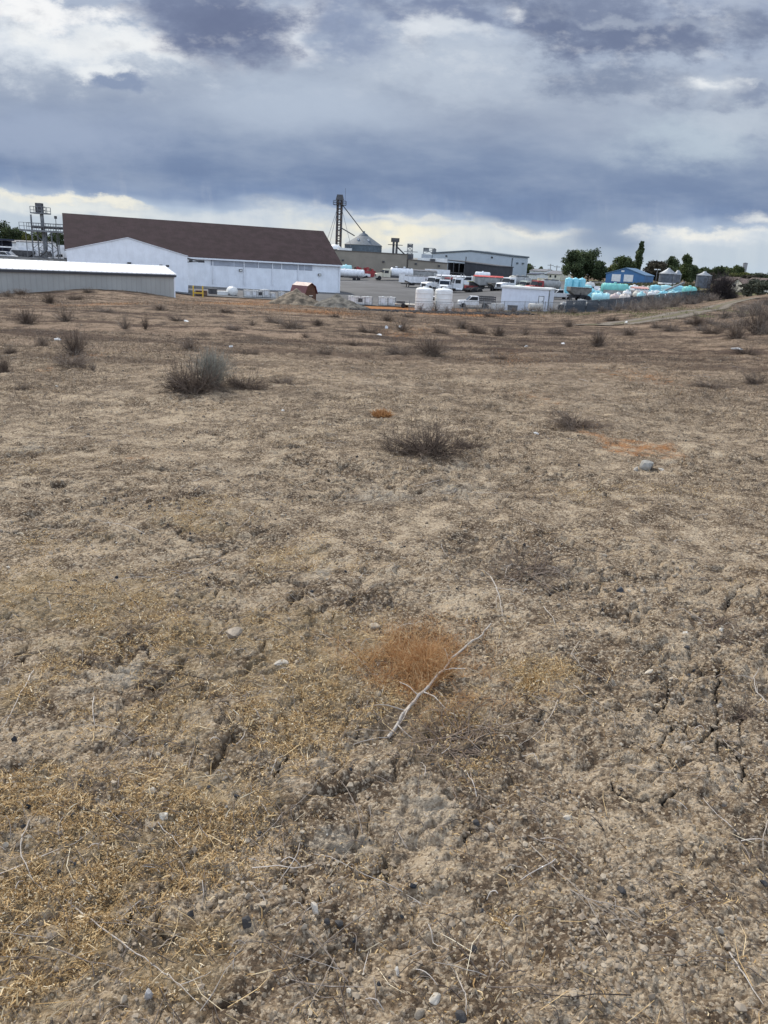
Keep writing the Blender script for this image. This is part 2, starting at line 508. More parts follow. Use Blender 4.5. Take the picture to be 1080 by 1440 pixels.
# ------------------------------------------------------------------ ground cover masks (world space)
PATCH = {'straw': [], 'orange': [], 'pale': [], 'dark': [], 'green': []}
def patch(kind, px, py, rx, ry, amp=1.0):
    P = hit(px, py); A = hit(px + rx, py); B1 = hit(px, py - ry); B2 = hit(px, py + ry)
    PATCH[kind].append((P.x, P.y, max(.05, abs(A.x - P.x)), max(.05, (B1.y - B2.y) / 2), amp))
for a in ((130, 850, 190, 60), (60, 830, 120, 40), (420, 950, 130, 110), (300, 900, 110, 60), (600, 1000, 120, 60), (120, 1230, 190, 140), (60, 1330, 140, 120), (260, 1350, 110, 80),
          (270, 1130, 130, 70), (420, 780, 80, 30, .6), (270, 730, 90, 30, .7), (760, 950, 60, 30), (420, 880, 90, 40), (20, 980, 60, 90, .7), (480, 1060, 60, 30, .6), (250, 1010, 90, 50, .8),
          (130, 760, 120, 25, .5), (870, 690, 200, 25, .25), (720, 1290, 30, 20, .4), (60, 1130, 90, 60, .8), (500, 900, 60, 50, .9)): patch('straw', *a)
for a in ((595, 915, 75, 45, .45), (560, 960, 50, 40, .4), (900, 630, 60, 14, .7), (830, 610, 30, 8, .5), (530, 433, 170, 4, 1), (640, 441, 90, 2.5, 1), (730, 435, 60, 2.5, .8), (450, 440, 90, 4, .7), (150, 428, 80, 5, .5), (330, 428, 90, 4, .6),
          (60, 520, 30, 8, .4), (130, 500, 30, 6, .5), (900, 530, 70, 14, .4), (560, 470, 50, 6, .4), (720, 505, 60, 10, .3), (760, 560, 60, 14, .3), (537, 585, 10, 5, 1), (600, 465, 60, 8, .3), (200, 650, 30, 7, .4)): patch('orange', *a)
for a in ((530, 695, 60, 14, .9), (650, 690, 60, 20, .7), (640, 655, 80, 14, .5), (40, 635, 40, 7, .9), (270, 635, 120, 12, .35), (400, 610, 180, 14, .3), (180, 955, 28, 18, 1), (450, 800, 25, 14, .9), (1000, 990, 60, 50, .4), (980, 830, 60, 26, .35),
          (210, 1270, 32, 34, .9), (600, 1150, 90, 50, .6), (480, 1190, 70, 50, .6), (90, 690, 100, 18, .3), (330, 660, 150, 14, .35), (700, 1180, 60, 40, .4), (920, 1260, 90, 60, .35), (660, 1400, 90, 40, .4), (1000, 640, 70, 12, .3),
          (560, 540, 110, 9, .35), (860, 570, 90, 10, .35)): patch('pale', *a)
for a in ((600, 438, 120, 1.6, 1), (500, 441, 60, 3, 1), (660, 442, 100, 2, .8), (420, 555, 70, 10, .6), (330, 560, 60, 10, .5), (285, 545, 60, 10, .9), (600, 640, 80, 8, .7), (500, 470, 160, 10, .5), (380, 480, 140, 10, .4), (130, 480, 100, 12, .45),
          (1030, 540, 50, 12, .6), (740, 800, 80, 30, .6), (650, 1040, 110, 40, .8), (560, 1010, 60, 50, .8), (180, 890, 60, 26, .5), (130, 1120, 40, 30, .9), (60, 1360, 40, 40, .7), (230, 1330, 50, 30, .7), (810, 1260, 70, 40, .5), (1040, 1180, 40, 60, .5),
          (380, 700, 90, 22, .4), (680, 760, 70, 26, .4), (330, 1040, 60, 40, .5), (800, 790, 90, 40, .3), (1000, 870, 60, 30, .4), (860, 600, 50, 8, .6), (880, 480, 70, 7, .4), (1060, 480, 60, 14, .5), (730, 470, 60, 8, .4), (110, 430, 100, 5, .4)): patch('dark', *a)
for a in ((820, 443, 60, 3, .6), (760, 437, 80, 2.5, .8), (940, 434, 40, 4, .6), (700, 437, 60, 2, .5), (965, 425, 20, 4, .7), (900, 441, 30, 2, .6), (1010, 436, 16, 3, .9), (985, 444, 20, 2, .8), (940, 439, 24, 2, .7), (905, 446, 30, 2, .5)): patch('green', *a)

for a in ((.31, 208, .09, 26, 1), (.22, 300, .3, 60, .9), (.42, 190, .06, 30, .8), (.40, 260, .12, 40, .9), (-.45, 210, .3, 60, .6), (.48, 130, .03, 25, .45)):
    PATCH['green'].append((a[0] * a[1], a[1], a[2] * a[1], a[3], a[4]))
def cover(kind, X, Y):
    v = np.zeros_like(X)
    for cx, cy, rx, ry, a in PATCH[kind]:
        v = np.maximum(v, a * np.exp(-(((X - cx) / rx) ** 2 + ((Y - cy) / ry) ** 2)))
    return v

def px_line(pts):
    return [hit(*p) for p in pts]
CRACKS = [px_line(q) for q in (
    [(957, 950), (940, 966), (936, 985), (922, 1003), (930, 1014), (942, 1026), (960, 1030)], [(1007, 968), (1005, 992), (1008, 1012), (994, 1030), (988, 1040), (972, 1044)],
    [(960, 1030), (972, 1044)], [(957, 950), (972, 940), (990, 938)], [(1007, 968), (1012, 948), (1026, 936)], [(922, 1003), (905, 1008), (896, 1000)], [(1008, 1012), (1024, 1018), (1040, 1014)], [(942, 1026), (930, 1044), (936, 1062), (950, 1076)], [(1040, 1060), (1046, 1084), (1040, 1100)], [(1038, 836), (1024, 846), (1020, 860)], [(880, 1122), (866, 1114), (858, 1100)], [(930, 1124), (940, 1136)],
    [(988, 1040), (1010, 1046), (1040, 1060), (1056, 1066)], [(1062, 815), (1045, 822), (1038, 836)], [(200, 1268), (188, 1280), (184, 1300)], [(400, 1062), (392, 1090), (385, 1098)],
    [(960, 1112), (930, 1124), (880, 1122)], [(655, 1160), (662, 1172), (655, 1180)], [(405, 1215), (420, 1222), (408, 1240)], [(448, 1262), (440, 1275), (428, 1285)], [(215, 1310), (225, 1325), (250, 1318)])]

# ------------------------------------------------------------------ ground: one sheet to the horizon
def micro(X, Y, near):
    """clods, crumbs and hollows of the dry soil"""
    st = cover('straw', X, Y)
    a = fbm(X, Y, .75, 2, 31) * .034
    b = fbm(X, Y, .26, 2, 41) * .026
    wx = X + fbm(X, Y, .12, 2, 45) * .07; wy = Y + fbm(X, Y, .12, 2, 46) * .07
    n1 = np.abs(fbm(wx, wy, .17, 2, 51)); bil = (1 - np.minimum(1, n1 * 5.0))
    n2 = np.abs(fbm(wx * .8 + 7, wy, .42, 2, 55)); bil2 = (1 - np.minimum(1, n2 * 7.0))
    c = -bil ** 2 * .026 - bil2 ** 2 * .022
    d = np.maximum(0, fbm(X, Y, .055, 2, 61)) ** 1.2 * .022
    e = fbm(X, Y, .022, 2, 71) * .012
    lump = .25 + 1.1 * ss(fbm(X, Y, .9, 2, 81), -.3, .35)
    return a + (b + (c + d) * lump) * (1 - .25 * st) + e * near

def crack_depth(X, Y):
    v = np.zeros_like(X)
    for line in CRACKS:
        cx = sum(p.x for p in line) / len(line); cy = sum(p.y for p in line) / len(line)
        m_ = (np.abs(X - cx) < .8) & (np.abs(Y - cy) < .8)
        if not m_.any(): continue
        x = X[m_] + fbm(X[m_], Y[m_], .05, 2, 91) * .022; y = Y[m_] + fbm(X[m_], Y[m_], .05, 2, 92) * .022
        best = np.full(x.shape, 9.0)
        for p, q in zip(line[:-1], line[1:]):
            dx, dy = q.x - p.x, q.y - p.y; L = dx * dx + dy * dy + 1e-9
            t = np.clip(((x - p.x) * dx + (y - p.y) * dy) / L, 0, 1)
            best = np.minimum(best, np.hypot(x - p.x - t * dx, y - p.y - t * dy))
        v[m_] = np.maximum(v[m_], np.exp(-(best / .0050) ** 2))
    return v

def surf_z(X, Y):
    """the real surface, clods included, for things lying on it"""
    X = np.asarray(X, float); Y = np.asarray(Y, float)
    return ground_z(X, Y) + micro(X, Y, ss(-Y, -5, -3)) * ss(-Y, -40, -16)

def ground_material():
    mt = bpy.data.materials.new('dry_soil'); mt.use_nodes = True; T = NT(mt.node_tree)
    P = T.n('ShaderNodeNewGeometry').outputs['Position']
    def at_(n):
        a = T.n('ShaderNodeAttribute'); a.attribute_name = n; return a.outputs['Fac']
    big = T.noise(P, .35, 5, .6); mid = T.noise(P, 3.0, 8, .65); fine = T.noise(P, 38.0, 6, .7); grit = T.noise(P, 160.0, 3, .7)
    xs = T.noise(T.vec('MULTIPLY', P, (.06, .35, 0)), 1.0, 6, .65)
    c = T.mix(T.smooth(mid, .3, .7), (.175, .132, .090), (.365, .290, .205))
    c = T.mix(T.smooth(big, .4, .7, 0, .5), c, (.255, .210, .155))
    c = T.mix(T.smooth(fine, .42, .70, 0, .75), c, (.54, .465, .360))
    c = T.mix(T.smooth(fine, .47, .28, 0, .8), c, (.058, .045, .034))
    c = T.mix(T.smooth(grit, .52, .36, 0, .5), c, (.062, .052, .042))
    c = T.mix(T.smooth(grit, .58, .74, 0, .55), c, (.58, .52, .42))
    mot = T.noise(P, 1.6, 9, .72)
    c = T.mix(T.smooth(mot, .49, .41, 0, .8), c, (.105, .076, .052))
    c = T.mix(T.smooth(mot, .53, .62, 0, .65), c, (.54, .46, .345))
    mo2 = T.noise(P, 5.5, 8, .7)
    c = T.mix(T.smooth(mo2, .48, .40, 0, .9), c, (.072, .052, .037))
    c = T.mix(T.smooth(mo2, .53, .60, 0, .7), c, (.53, .45, .34))
    # crumbs: separate grains of earth, cavity shade between them painted into the colour
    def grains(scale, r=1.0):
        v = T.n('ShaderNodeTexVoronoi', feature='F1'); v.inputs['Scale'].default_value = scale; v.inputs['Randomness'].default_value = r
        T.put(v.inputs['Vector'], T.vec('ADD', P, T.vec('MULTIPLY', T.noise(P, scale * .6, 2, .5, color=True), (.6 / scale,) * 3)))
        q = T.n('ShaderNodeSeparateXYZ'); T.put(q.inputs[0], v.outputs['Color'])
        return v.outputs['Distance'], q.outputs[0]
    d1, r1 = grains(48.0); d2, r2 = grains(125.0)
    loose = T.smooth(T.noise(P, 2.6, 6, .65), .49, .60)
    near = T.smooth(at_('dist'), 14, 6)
    c = T.mix(T.math('MULTIPLY', T.smooth(r2, .62, 1.0, 0, .9), .8), c, (.60, .53, .42))
    c = T.mix(T.smooth(r2, .34, .0, 0, .8), c, (.11, .082, .058))
    c = T.mix(T.math('MULTIPLY', loose, T.smooth(r1, .7, 1.0, 0, .6)), c, (.52, .45, .35))
    c = T.mix(T.math('MULTIPLY', loose, T.smooth(r1, .3, .0, 0, .6)), c, (.13, .10, .072))
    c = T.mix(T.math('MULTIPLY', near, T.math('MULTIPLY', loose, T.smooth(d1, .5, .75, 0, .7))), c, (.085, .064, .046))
    ped = T.noise(P, 14.0, 8, .72)
    c = T.mix(T.smooth(ped, .44, .34, 0, .5), c, (.12, .09, .064))
    far = T.smooth(at_('dist'), 6, 24)
    fm = T.noise(T.vec('MULTIPLY', P, (1, .55, 1)), .9, 8, .7)
    c = T.mix(T.math('MULTIPLY', far, T.smooth(xs, .49, .57, 0, .85)), c, (.112, .082, .066))
    c = T.mix(T.math('MULTIPLY', far, T.smooth(xs, .46, .38, 0, .75)), c, (.42, .345, .265))
    c = T.mix(T.math('MULTIPLY', far, T.smooth(fm, .5, .60, 0, .75)), c, (.078, .062, .052))
    c = T.mix(T.math('MULTIPLY', far, T.smooth(fm, .46, .36, 0, .5)), c, (.46, .39, .30))
    c = T.mix(T.math('MULTIPLY', far, .9), c, T.mix(1.0, c, (.66, .61, .605), 'MULTIPLY'))
    c = T.mix(1.0, c, (.93, .87, .80), 'MULTIPLY')
    brk = T.noise(P, 5.0, 10, .74)
    def lay(c, name, colr, k=1.0, nz=brk, w=3.0, hi=.95):
        a_ = at_(name); f = T.math('ADD', a_, T.math('MULTIPLY', T.math('MULTIPLY', T.math('SUBTRACT', nz, .5), w), T.math('MULTIPLY', a_, 3.0, clamp=True)))
        return T.mix(T.smooth(f, .25, hi, 0, k), c, colr)
    c = lay(c, 'straw', T.mix(fine, (.20, .14, .075), (.43, .33, .19)), .5)
    c = lay(c, 'dark', T.mix(fine, (.060, .045, .034), (.17, .13, .098)), .72)
    c = lay(c, 'pale', T.mix(fine, (.34, .28, .205), (.60, .53, .42)), .6)
    c = lay(c, 'orange', T.mix(fine, (.24, .095, .030), (.46, .21, .075)), .85)
    c = lay(c, 'green', T.mix(fine, (.06, .08, .025), (.15, .17, .06)), .8)
    c = T.mix(T.smooth(at_('crack'), .25, .8), c, (.03, .024, .019))
    b = T.n('ShaderNodeBsdfPrincipled'); T.put(b.inputs['Base Color'], c)
    b.inputs['Roughness'].default_value = .95; b.inputs['Specular IOR Level'].default_value = .12
    h = T.math('ADD', T.math('MULTIPLY', fine, .014), T.math('ADD', T.math('SUBTRACT', T.math('MULTIPLY', grit, .004), T.math('ADD', T.math('MULTIPLY', T.math('MULTIPLY', d1, loose), .014), T.math('MULTIPLY', d2, .0045))), T.math('MULTIPLY', ped, .016)))
    h = T.math('ADD', h, T.math('MULTIPLY', T.math('MULTIPLY', far, fm), .11))
    h = T.math('ADD', h, T.math('MULTIPLY', T.math('MULTIPLY', T.smooth(at_('dist'), 4, 12), T.noise(P, 6.0, 6, .65)), .06))
    bp = T.n('ShaderNodeBump'); bp.inputs['Strength'].default_value = 1.0; bp.inputs['Distance'].default_value = 1.0
    T.put(bp.inputs['Height'], h); T.t.links.new(bp.outputs[0], b.inputs['Normal'])
    o = T.n('ShaderNodeOutputMaterial'); T.t.links.new(b.outputs[0], o.inputs[0])
    return mt
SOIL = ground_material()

def build_ground():
    ys = [-6.0]
    while ys[-1] < 6000:
        y = ys[-1]
        if y < .95: d = .12 if y < .6 else .03
        elif y < 7: d = .0040 + .0021 * (y - .95)
        elif y < 112: d = .0035 * y
        elif y < 300: d = .007 * y
        else: d = .03 * y
        ys.append(y + d)
    us = np.concatenate([np.linspace(-2.6, -.64, 36)[:-1], np.linspace(-.64, .64, 800), np.linspace(.64, 2.6, 36)[1:]])
    ys = np.array(ys); U, Y = np.meshgrid(us, ys)
    X = U * (np.maximum(Y, -.5) + 1.2)
    shp = X.shape; X = X.ravel(); Y = Y.ravel()
    Z = ground_z(X, Y)
    nr = Y < 42; cr = np.zeros_like(X)
    Z[nr] += micro(X[nr], Y[nr], ss(-Y[nr], -5, -3)) * ss(-Y[nr], -40, -16)
    nr = Y < 9; cr[nr] = crack_depth(X[nr], Y[nr]); Z -= cr * .028
    far = (Y > 10) & (Y < 112)
    Z[far] += (fbm(X[far], Y[far], 1.1, 2, 131) * .05 + fbm(X[far], Y[far], .45, 1, 141) * .025) * ss(Y[far], 10, 22) * ss(-Y[far], -104, -90)
    n, m_ = shp; idx = np.arange(n * m_).reshape(n, m_)
    F = np.stack([idx[:-1, :-1], idx[:-1, 1:], idx[1:, 1:], idx[1:, :-1]], -1).reshape(-1, 4)
    at_ = {k: ('POINT', cover(k, X, Y)) for k in PATCH}
    at_['crack'] = ('POINT', cr); at_['dist'] = ('POINT', np.hypot(X, Y))
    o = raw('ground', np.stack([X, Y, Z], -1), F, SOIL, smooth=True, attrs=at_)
    o['kind'] = 'structure'
build_ground()

# ------------------------------------------------------------------ what covers the ground: stuff nobody could count
def sample(n, y0, y1, w=.66, pw=1.0):
    """places spread evenly over the view between two distances"""
    t = nrg.random(n) ** pw
    Y = np.exp(math.log(y0) + t * math.log(y1 / y0))
    X = nrg.uniform(-w, w, n) * (Y + 1.2)
    return X, Y

def blades(name, X, Y, Z, length, width, pitch, rnd, mat_, parent=None, bend=.5, az=None):
    n = len(X)
    az = nrg.uniform(0, 2 * np.pi, n) if az is None else az
    d0 = np.stack([np.cos(az) * np.cos(pitch), np.sin(az) * np.cos(pitch), np.sin(pitch)], -1)
    p2 = pitch - bend * nrg.uniform(-.4, 1.4, n); az2 = az + nrg.uniform(-.7, .7, n)
    d1 = np.stack([np.cos(az2) * np.cos(p2), np.sin(az2) * np.cos(p2), np.sin(p2)], -1)
    sa = nrg.uniform(0, 2 * np.pi, n)
    side = np.stack([-np.sin(az), np.cos(az), np.zeros(n)], -1) * np.cos(sa)[:, None] + np.stack([np.zeros(n), np.zeros(n), np.ones(n)], -1) * np.sin(sa)[:, None]
    side = side * (width / 2)[:, None]
    P0 = np.stack([X, Y, Z], -1); P1 = P0 + d0 * (length * .55)[:, None]; P2 = P1 + d1 * (length * .45)[:, None]
    V = np.stack([P0 - side, P0 + side, P1 - side, P1 + side, P2 - side * .3, P2 + side * .3], 1).reshape(-1, 3)
    k = np.arange(n)[:, None] * 6
    F = np.concatenate([k + np.array([0, 1, 3, 2]), k + np.array([2, 3, 5, 4])], 0)
    return raw(name, V, F, mat_, parent, attrs={'rnd': ('POINT', np.repeat(rnd, 6))})

_ico = None
def pebbles(name, X, Y, Z, size, rnd, mat_, flat=.65, sink=.25, parent=None):
    global _ico
    if _ico is None:
        bm = bmesh.new(); bmesh.ops.create_icosphere(bm, subdivisions=1, radius=1.0)
        _ico = (np.array([v.co for v in bm.verts]), np.array([[v.index for v in f.verts] for f in bm.faces])); bm.free()
    V0, F0 = _ico; n = len(X)
    V = V0[None] * (1 + nrg.uniform(-.42, .42, (n, len(V0), 1)))
    sc = size[:, None] * np.stack([nrg.uniform(.7, 1.3, n), nrg.uniform(.7, 1.3, n), nrg.uniform(.45, 1, n) * flat / .65], -1)
    a = nrg.uniform(0, 6.28, n); ca, sa = np.cos(a)[:, None], np.sin(a)[:, None]
    V = V * sc[:, None, :]
    V = np.stack([V[..., 0] * ca - V[..., 1] * sa, V[..., 0] * sa + V[..., 1] * ca, V[..., 2]], -1)
    V = V + np.stack([X, Y, Z + size * sink], -1)[:, None, :]
    F = (F0[None] + (np.arange(n) * len(V0))[:, None, None]).reshape(-1, 3)
    return raw(name, V.reshape(-1, 3), F, mat_, parent, attrs={'rnd': ('POINT', np.repeat(rnd, len(V0)))})

STRAW = attr_mat('straw', [(0, (.14, .09, .045)), (.35, (.42, .268, .115)), (.7, (.66, .49, .26)), (1, (.82, .72, .53))], .8, trans=.15)
WEED = attr_mat('dead_weed', [(0, (.07, .050, .038)), (.4, (.17, .125, .090)), (.75, (.29, .22, .15)), (1, (.42, .34, .24))], .9)
RUST = attr_mat('rust_weed', [(0, (.15, .065, .025)), (.4, (.36, .18, .07)), (.8, (.56, .33, .15)), (1, (.68, .52, .30))], .85, trans=.15)
GREENG = attr_mat('green_weed', [(0, (.035, .050, .015)), (.5, (.09, .115, .035)), (1, (.22, .22, .09))], .85, trans=.15)
STONE = attr_mat('pebble', [(0, (.020, .022, .026)), (.42, (.045, .046, .050)), (.55, (.20, .165, .125)), (.85, (.36, .31, .24)), (.97, (.46, .41, .33)), (1, (.62, .58, .50))], .9)
CLOD = attr_mat('clod', [(0, (.16, .125, .09)), (.5, (.29, .235, .175)), (1, (.40, .335, .25))], .95)
TWIG = attr_mat('bare_twig', [(0, (.060, .048, .042)), (.45, (.16, .128, .105)), (.8, (.29, .245, .205)), (1, (.52, .47, .42))], .85)

def scatter():
    # tiny dry stems and florets of the straw mat
    X, Y = sample(1700000, 1.0, 18)
    st = cover('straw', X, Y); og = cover('orange', X, Y)
    p = .03 + .22 * ss(fbm(X, Y, .7, 3, 205), .0, .4) * ss(-X / (Y + 1.2), -.35, .1) + .95 * np.clip(st * 1.15 + fbm(X, Y, .42, 3, 201) * 1.5 - .22, 0, 1) * ss(st, .05, .3)
    p *= .12 + 1.1 * ss(fbm(X, Y, .10, 2, 211), -.2, .25)
    k = (nrg.random(len(X)) < p); X, Y, st = X[k], Y[k], st[k]; n = len(X)
    Z = surf_z(X, Y) + nrg.uniform(-.002, .012, n) * (.4 + st)
    ln = nrg.uniform(.003, .011, n) * (1 + (nrg.random(n) < .10) * 2.2) * (1 + .03 * Y); wd = nrg.uniform(.0012, .0036, n) * (1 + .06 * Y)
    o = blades('dry_grass', X, Y, Z, ln, wd, nrg.uniform(-.2, 1.0, n), np.clip(nrg.normal(.5, .24, n), 0, 1), STRAW)
    tag(o, 'mat of tiny golden dry stems covering the near soil', 'dry grass', kind='stuff')
    # longer straws lying about
    X, Y = sample(9000, 1.0, 14); k = nrg.random(len(X)) < .12 + .5 * cover('straw', X, Y); X, Y = X[k], Y[k]; n = len(X)
    o = blades('loose_straw', X, Y, surf_z(X, Y) + .006, nrg.uniform(.03, .14, n), nrg.uniform(.0012, .0024, n), nrg.uniform(-.03, .3, n), np.clip(nrg.normal(.6, .25, n), 0, 1), STRAW, bend=.3)
    tag(o, 'loose pale straws lying over the near soil', 'straw', kind='stuff')
    # clods and crumbs
    X, Y = sample(70000, 1.0, 22)
    k = nrg.random(len(X)) < (.75 * ss(fbm(X, Y, .35, 3, 221), -.1, .5) + .10) * (1 - .6 * cover('straw', X, Y)); X, Y = X[k], Y[k]; n = len(X)
    sz = .0018 + .008 * nrg.random(n) ** 7 + .0022 * nrg.random(n) + .0005 * Y
    o = pebbles('soil_clods', X, Y, surf_z(X, Y), sz, nrg.random(n), CLOD)
    tag(o, 'crumbled clods of dry tan soil', 'soil', kind='stuff')
    # cinders and small gravel
    X, Y = sample(8000, 1.0, 30); k = nrg.random(len(X)) < .12 + .8 * ss(fbm(X, Y, .8, 2, 231), 0, .5); X, Y = X[k], Y[k]; n = len(X)
    sz = .002 + .008 * nrg.random(n) ** 4 + .0004 * Y
    r = np.where(nrg.random(n) < .5, nrg.uniform(0, .45, n), nrg.uniform(.5, .97, n))
    o = pebbles('gravel', X, Y, surf_z(X, Y), sz, r, STONE, flat=.8)
    tag(o, 'dark cinders and small pale pebbles scattered over the soil', 'gravel', kind='stuff')
    # the strip of dark gravel before the yard
    g0 = hit(600, 439)
    X = nrg.uniform(-9, 12, 16000) + g0.x; Y = nrg.normal(0, 2.0, 16000) + g0.y + (X - g0.x) * .12
    o = pebbles('gravel', X, Y, ground_z(X, Y), nrg.uniform(.05, .13, 16000), nrg.uniform(0, .50, 16000), STONE)
    tag(o, 'long strip of dark gravel across the far side of the field', 'gravel', kind='stuff')
    # fine twigs and roots
    B = MB(); rn = []
    X, Y = sample(9000, 1.0, 18)
    wgt = .16 + .5 * ss(fbm(X, Y, .8, 2, 236), .0, .4) + .75 * np.maximum(cover('dark', X, Y), .6 * cover('straw', X, Y)); k = nrg.random(len(X)) < wgt; X, Y = X[k], Y[k]
    for x, y in zip(X, Y):
        L = (rng.uniform(.02, .10) + (rng.random() < .25) * rng.uniform(.05, .25)) * (1 + .05 * y); a = rng.uniform(0, 6.28); w_ = rng.gauss(0, .45); m_ = 6
        px_, py_ = [x], [y]
        for i in range(m_ - 1):
            px_.append(px_[-1] + math.cos(a) * L / m_); py_.append(py_[-1] + math.sin(a) * L / m_); a += w_ * .3 + rng.uniform(-.14, .14)
        zz = surf_z(px_, py_); r = rng.uniform(.0007, .0019) * (1 + .05 * y); lift = rng.uniform(.003, .02)
        B.tube([(px_[i], py_[i], max(zz[i], (zz[0] + zz[-1]) / 2) + .003 + lift * math.sin(3.14 * i / (m_ - 1))) for i in range(m_)], [r * (1 - .5 * i / m_) for i in range(m_)], 3, cap=False)
        rn += [min(1, max(0, rng.gauss(.48, .34)))] * (m_ * 3)
    o = B.build('twig_litter', TWIG)
    a = o.data.attributes.new('rnd', 'FLOAT', 'POINT'); a.data.foreach_set('value', np.array(rn, np.float32))
    tag(o, 'fine dead twigs and roots littering the near soil', 'twigs', kind='stuff')
    # low dead weeds over the rest of the field, in drifts
    X, Y = sample(260000, 5, 100, .68, .75)
    nz = fbm(X, Y * .6, 2.2, 4, 241) + .7 * fbm(X, Y * .35, 9, 2, 246)
    p = .06 + 1.0 * ss(nz, -.1, .45) + .5 * cover('dark', X, Y); k = nrg.random(len(X)) < p; X, Y = X[k], Y[k]; n = len(X)
    Z = np.where(Y < 16, surf_z(X, Y), ground_z(X, Y))
    ln = (nrg.uniform(.02, .06, n) + .002 * Y) * (.6 + .8 * nrg.random(n)); wd = .0016 + .00022 * Y
    o = blades('dead_weeds', X, Y, Z, ln, wd, nrg.uniform(.0, 1.3, n), np.clip(nrg.normal(.36, .24, n), 0, 1), WEED)
    tag(o, 'low grey brown dead weeds in drifts across the field', 'weeds', kind='stuff')
    # rust coloured weeds
    X, Y = sample(160000, 4, 102, .68, .45); cv = cover('orange', X, Y)
    k = (nrg.random(len(X)) < cv ** 1.3 * (.4 + 1.2 * ss(fbm(X, Y, 1.5, 3, 251), -.2, .3))) & (np.hypot(X - hit(595, 915).x, Y - hit(595, 915).y) > .5); X, Y = X[k], Y[k]; n = len(X)
    o = blades('rust_weeds', X, Y, ground_z(X, Y) + .01, .04 + .0022 * Y * nrg.random(n), .0018 + .0003 * Y, nrg.uniform(.2, 1.4, n), np.clip(nrg.normal(.5, .25, n), 0, 1), RUST)
    tag(o, 'rust coloured low weeds in patches and bands across the field', 'weeds', kind='stuff')
    # green weeds along the fence and the track
    X, Y = sample(120000, 28, 160, .68, .6); cv = cover('green', X, Y)
    u = X / Y; cv = np.maximum(cv, .8 * ss(u, .12, .2) * np.exp(-((Y - (100 + 0 * u)) / 8) ** 2) * (u < .3))
    k = nrg.random(len(X)) < cv * ss(fbm(X, Y, 4, 3, 261), -.3, .3); X, Y = X[k], Y[k]; n = len(X)
    o = blades('green_weeds', X, Y, ground_z(X, Y), .1 + .25 * nrg.random(n), np.full(n, .035), nrg.uniform(.3, 1.5, n), np.clip(nrg.normal(.5, .25, n), 0, 1), GREENG)
    tag(o, 'green weeds growing along the fence and the dirt track', 'weeds', kind='stuff')
scatter()

# ------------------------------------------------------------------ shrubs of the field
def twigs(polys, name, mat_, parent=None):
    """many tapering three-sided twigs as one mesh; polys = [(points, r0, r1, tone)]"""
    V, F, A, k = [], [], [], 0
    ang = np.array([0, 2.094, 4.189])
    for pts, r0, r1, tone in polys:
        pts = np.asarray(pts, float); m_ = len(pts)
        d = np.gradient(pts, axis=0); d /= np.linalg.norm(d, axis=1)[:, None] + 1e-9
        a = np.cross(d, [.31, .17, .93]); a /= np.linalg.norm(a, axis=1)[:, None] + 1e-9; b = np.cross(d, a)
        r = np.linspace(r0, r1, m_)[:, None, None]
        V.append((pts[:, None, :] + r * (a[:, None, :] * np.cos(ang)[None, :, None] + b[:, None, :] * np.sin(ang)[None, :, None])).reshape(-1, 3))
        i = np.arange(m_ - 1)[:, None] * 3; j = np.arange(3)[None, :]
        F.append((k + np.stack([i + j, i + (j + 1) % 3, i + 3 + (j + 1) % 3, i + 3 + j], -1)).reshape(-1, 4))
        A.append(np.full(m_ * 3, tone)); k += m_ * 3
    return raw(name, np.concatenate(V), np.concatenate(F), mat_, parent, smooth=True, attrs={'rnd': ('POINT', np.concatenate(A))})

def grow(rg, R_, H, stems, kids, e0=15, e1=80, droop=.25, thick=.006, curl=.35, tone=.5):
    """branching dead stems from one root"""
    out = []
    thick *= .6
    for s_ in range(stems):
        az = rg.uniform(0, 6.283); el = R(rg.uniform(e0, e1)); L = (R_ * math.cos(el) + H * math.sin(el)) * rg.uniform(.65, 1.05)
        p = np.array([rg.gauss(0, R_ * .12), rg.gauss(0, R_ * .12), 0]); pts = [p]; m_ = 6
        for i in range(m_):
            p = p + L / m_ * np.array([math.cos(az) * math.cos(el), math.sin(az) * math.cos(el), math.sin(el)])
            if p[2] < .01: p[2] = .01
            pts.append(p); az += rg.uniform(-curl, curl); el += rg.uniform(-curl, curl) - droop * .12
        tn = min(1, max(0, rg.gauss(tone, .18))); out.append((pts, thick * rg.uniform(.6, 1.2), thick * .25, tn))
        for c_ in range(kids):
            i = rg.randint(1, m_); q = pts[i]; a2 = az + rg.uniform(-1.3, 1.3); e2 = el + rg.uniform(-.8, .8); l2 = L * rg.uniform(.15, .45); pp = [q]
            for t in range(3):
                q = q + l2 / 3 * np.array([math.cos(a2) * math.cos(e2), math.sin(a2) * math.cos(e2), math.sin(e2)])
                if q[2] < .01: q[2] = .01
                pp.append(q); a2 += rg.uniform(-.5, .5); e2 += rg.uniform(-.4, .4)
            out.append((pp, thick * .35, thick * .15, min(1, max(0, tn + rg.gauss(0, .12)))))
    return out
SHRUBM = attr_mat('shrub_twig', [(0, (.048, .033, .025)), (.4, (.135, .098, .074)), (.75, (.26, .205, .16)), (1, (.46, .40, .33))], .9, obj_rnd=.35)
SAGEM = attr_mat('sage_leaf', [(0, (.10, .092, .072)), (.5, (.20, .19, .155)), (1, (.34, .33, .28))], .9)
_sg = random.Random(21)
PROTO = {}
for kind, args in {'round': (1, .8, 150, 11, 8, 80, .15), 'low': (1, .3, 150, 11, 1, 30, .3), 'spiky': (1, 1.0, 64, 8, 12, 86, .05), 'heap': (1, .5, 120, 9, 3, 65, .5), 'sparse': (1, .3, 40, 6, 1, 32, .2)}.items():
    PROTO[kind] = [grow(_sg, *args[:4], e0=args[4], e1=args[5], droop=args[6], thick={'spiky': .030, 'heap': .024, 'sparse': .026}.get(kind, .020), tone=.42) for _ in range(2)]
_pm = {}
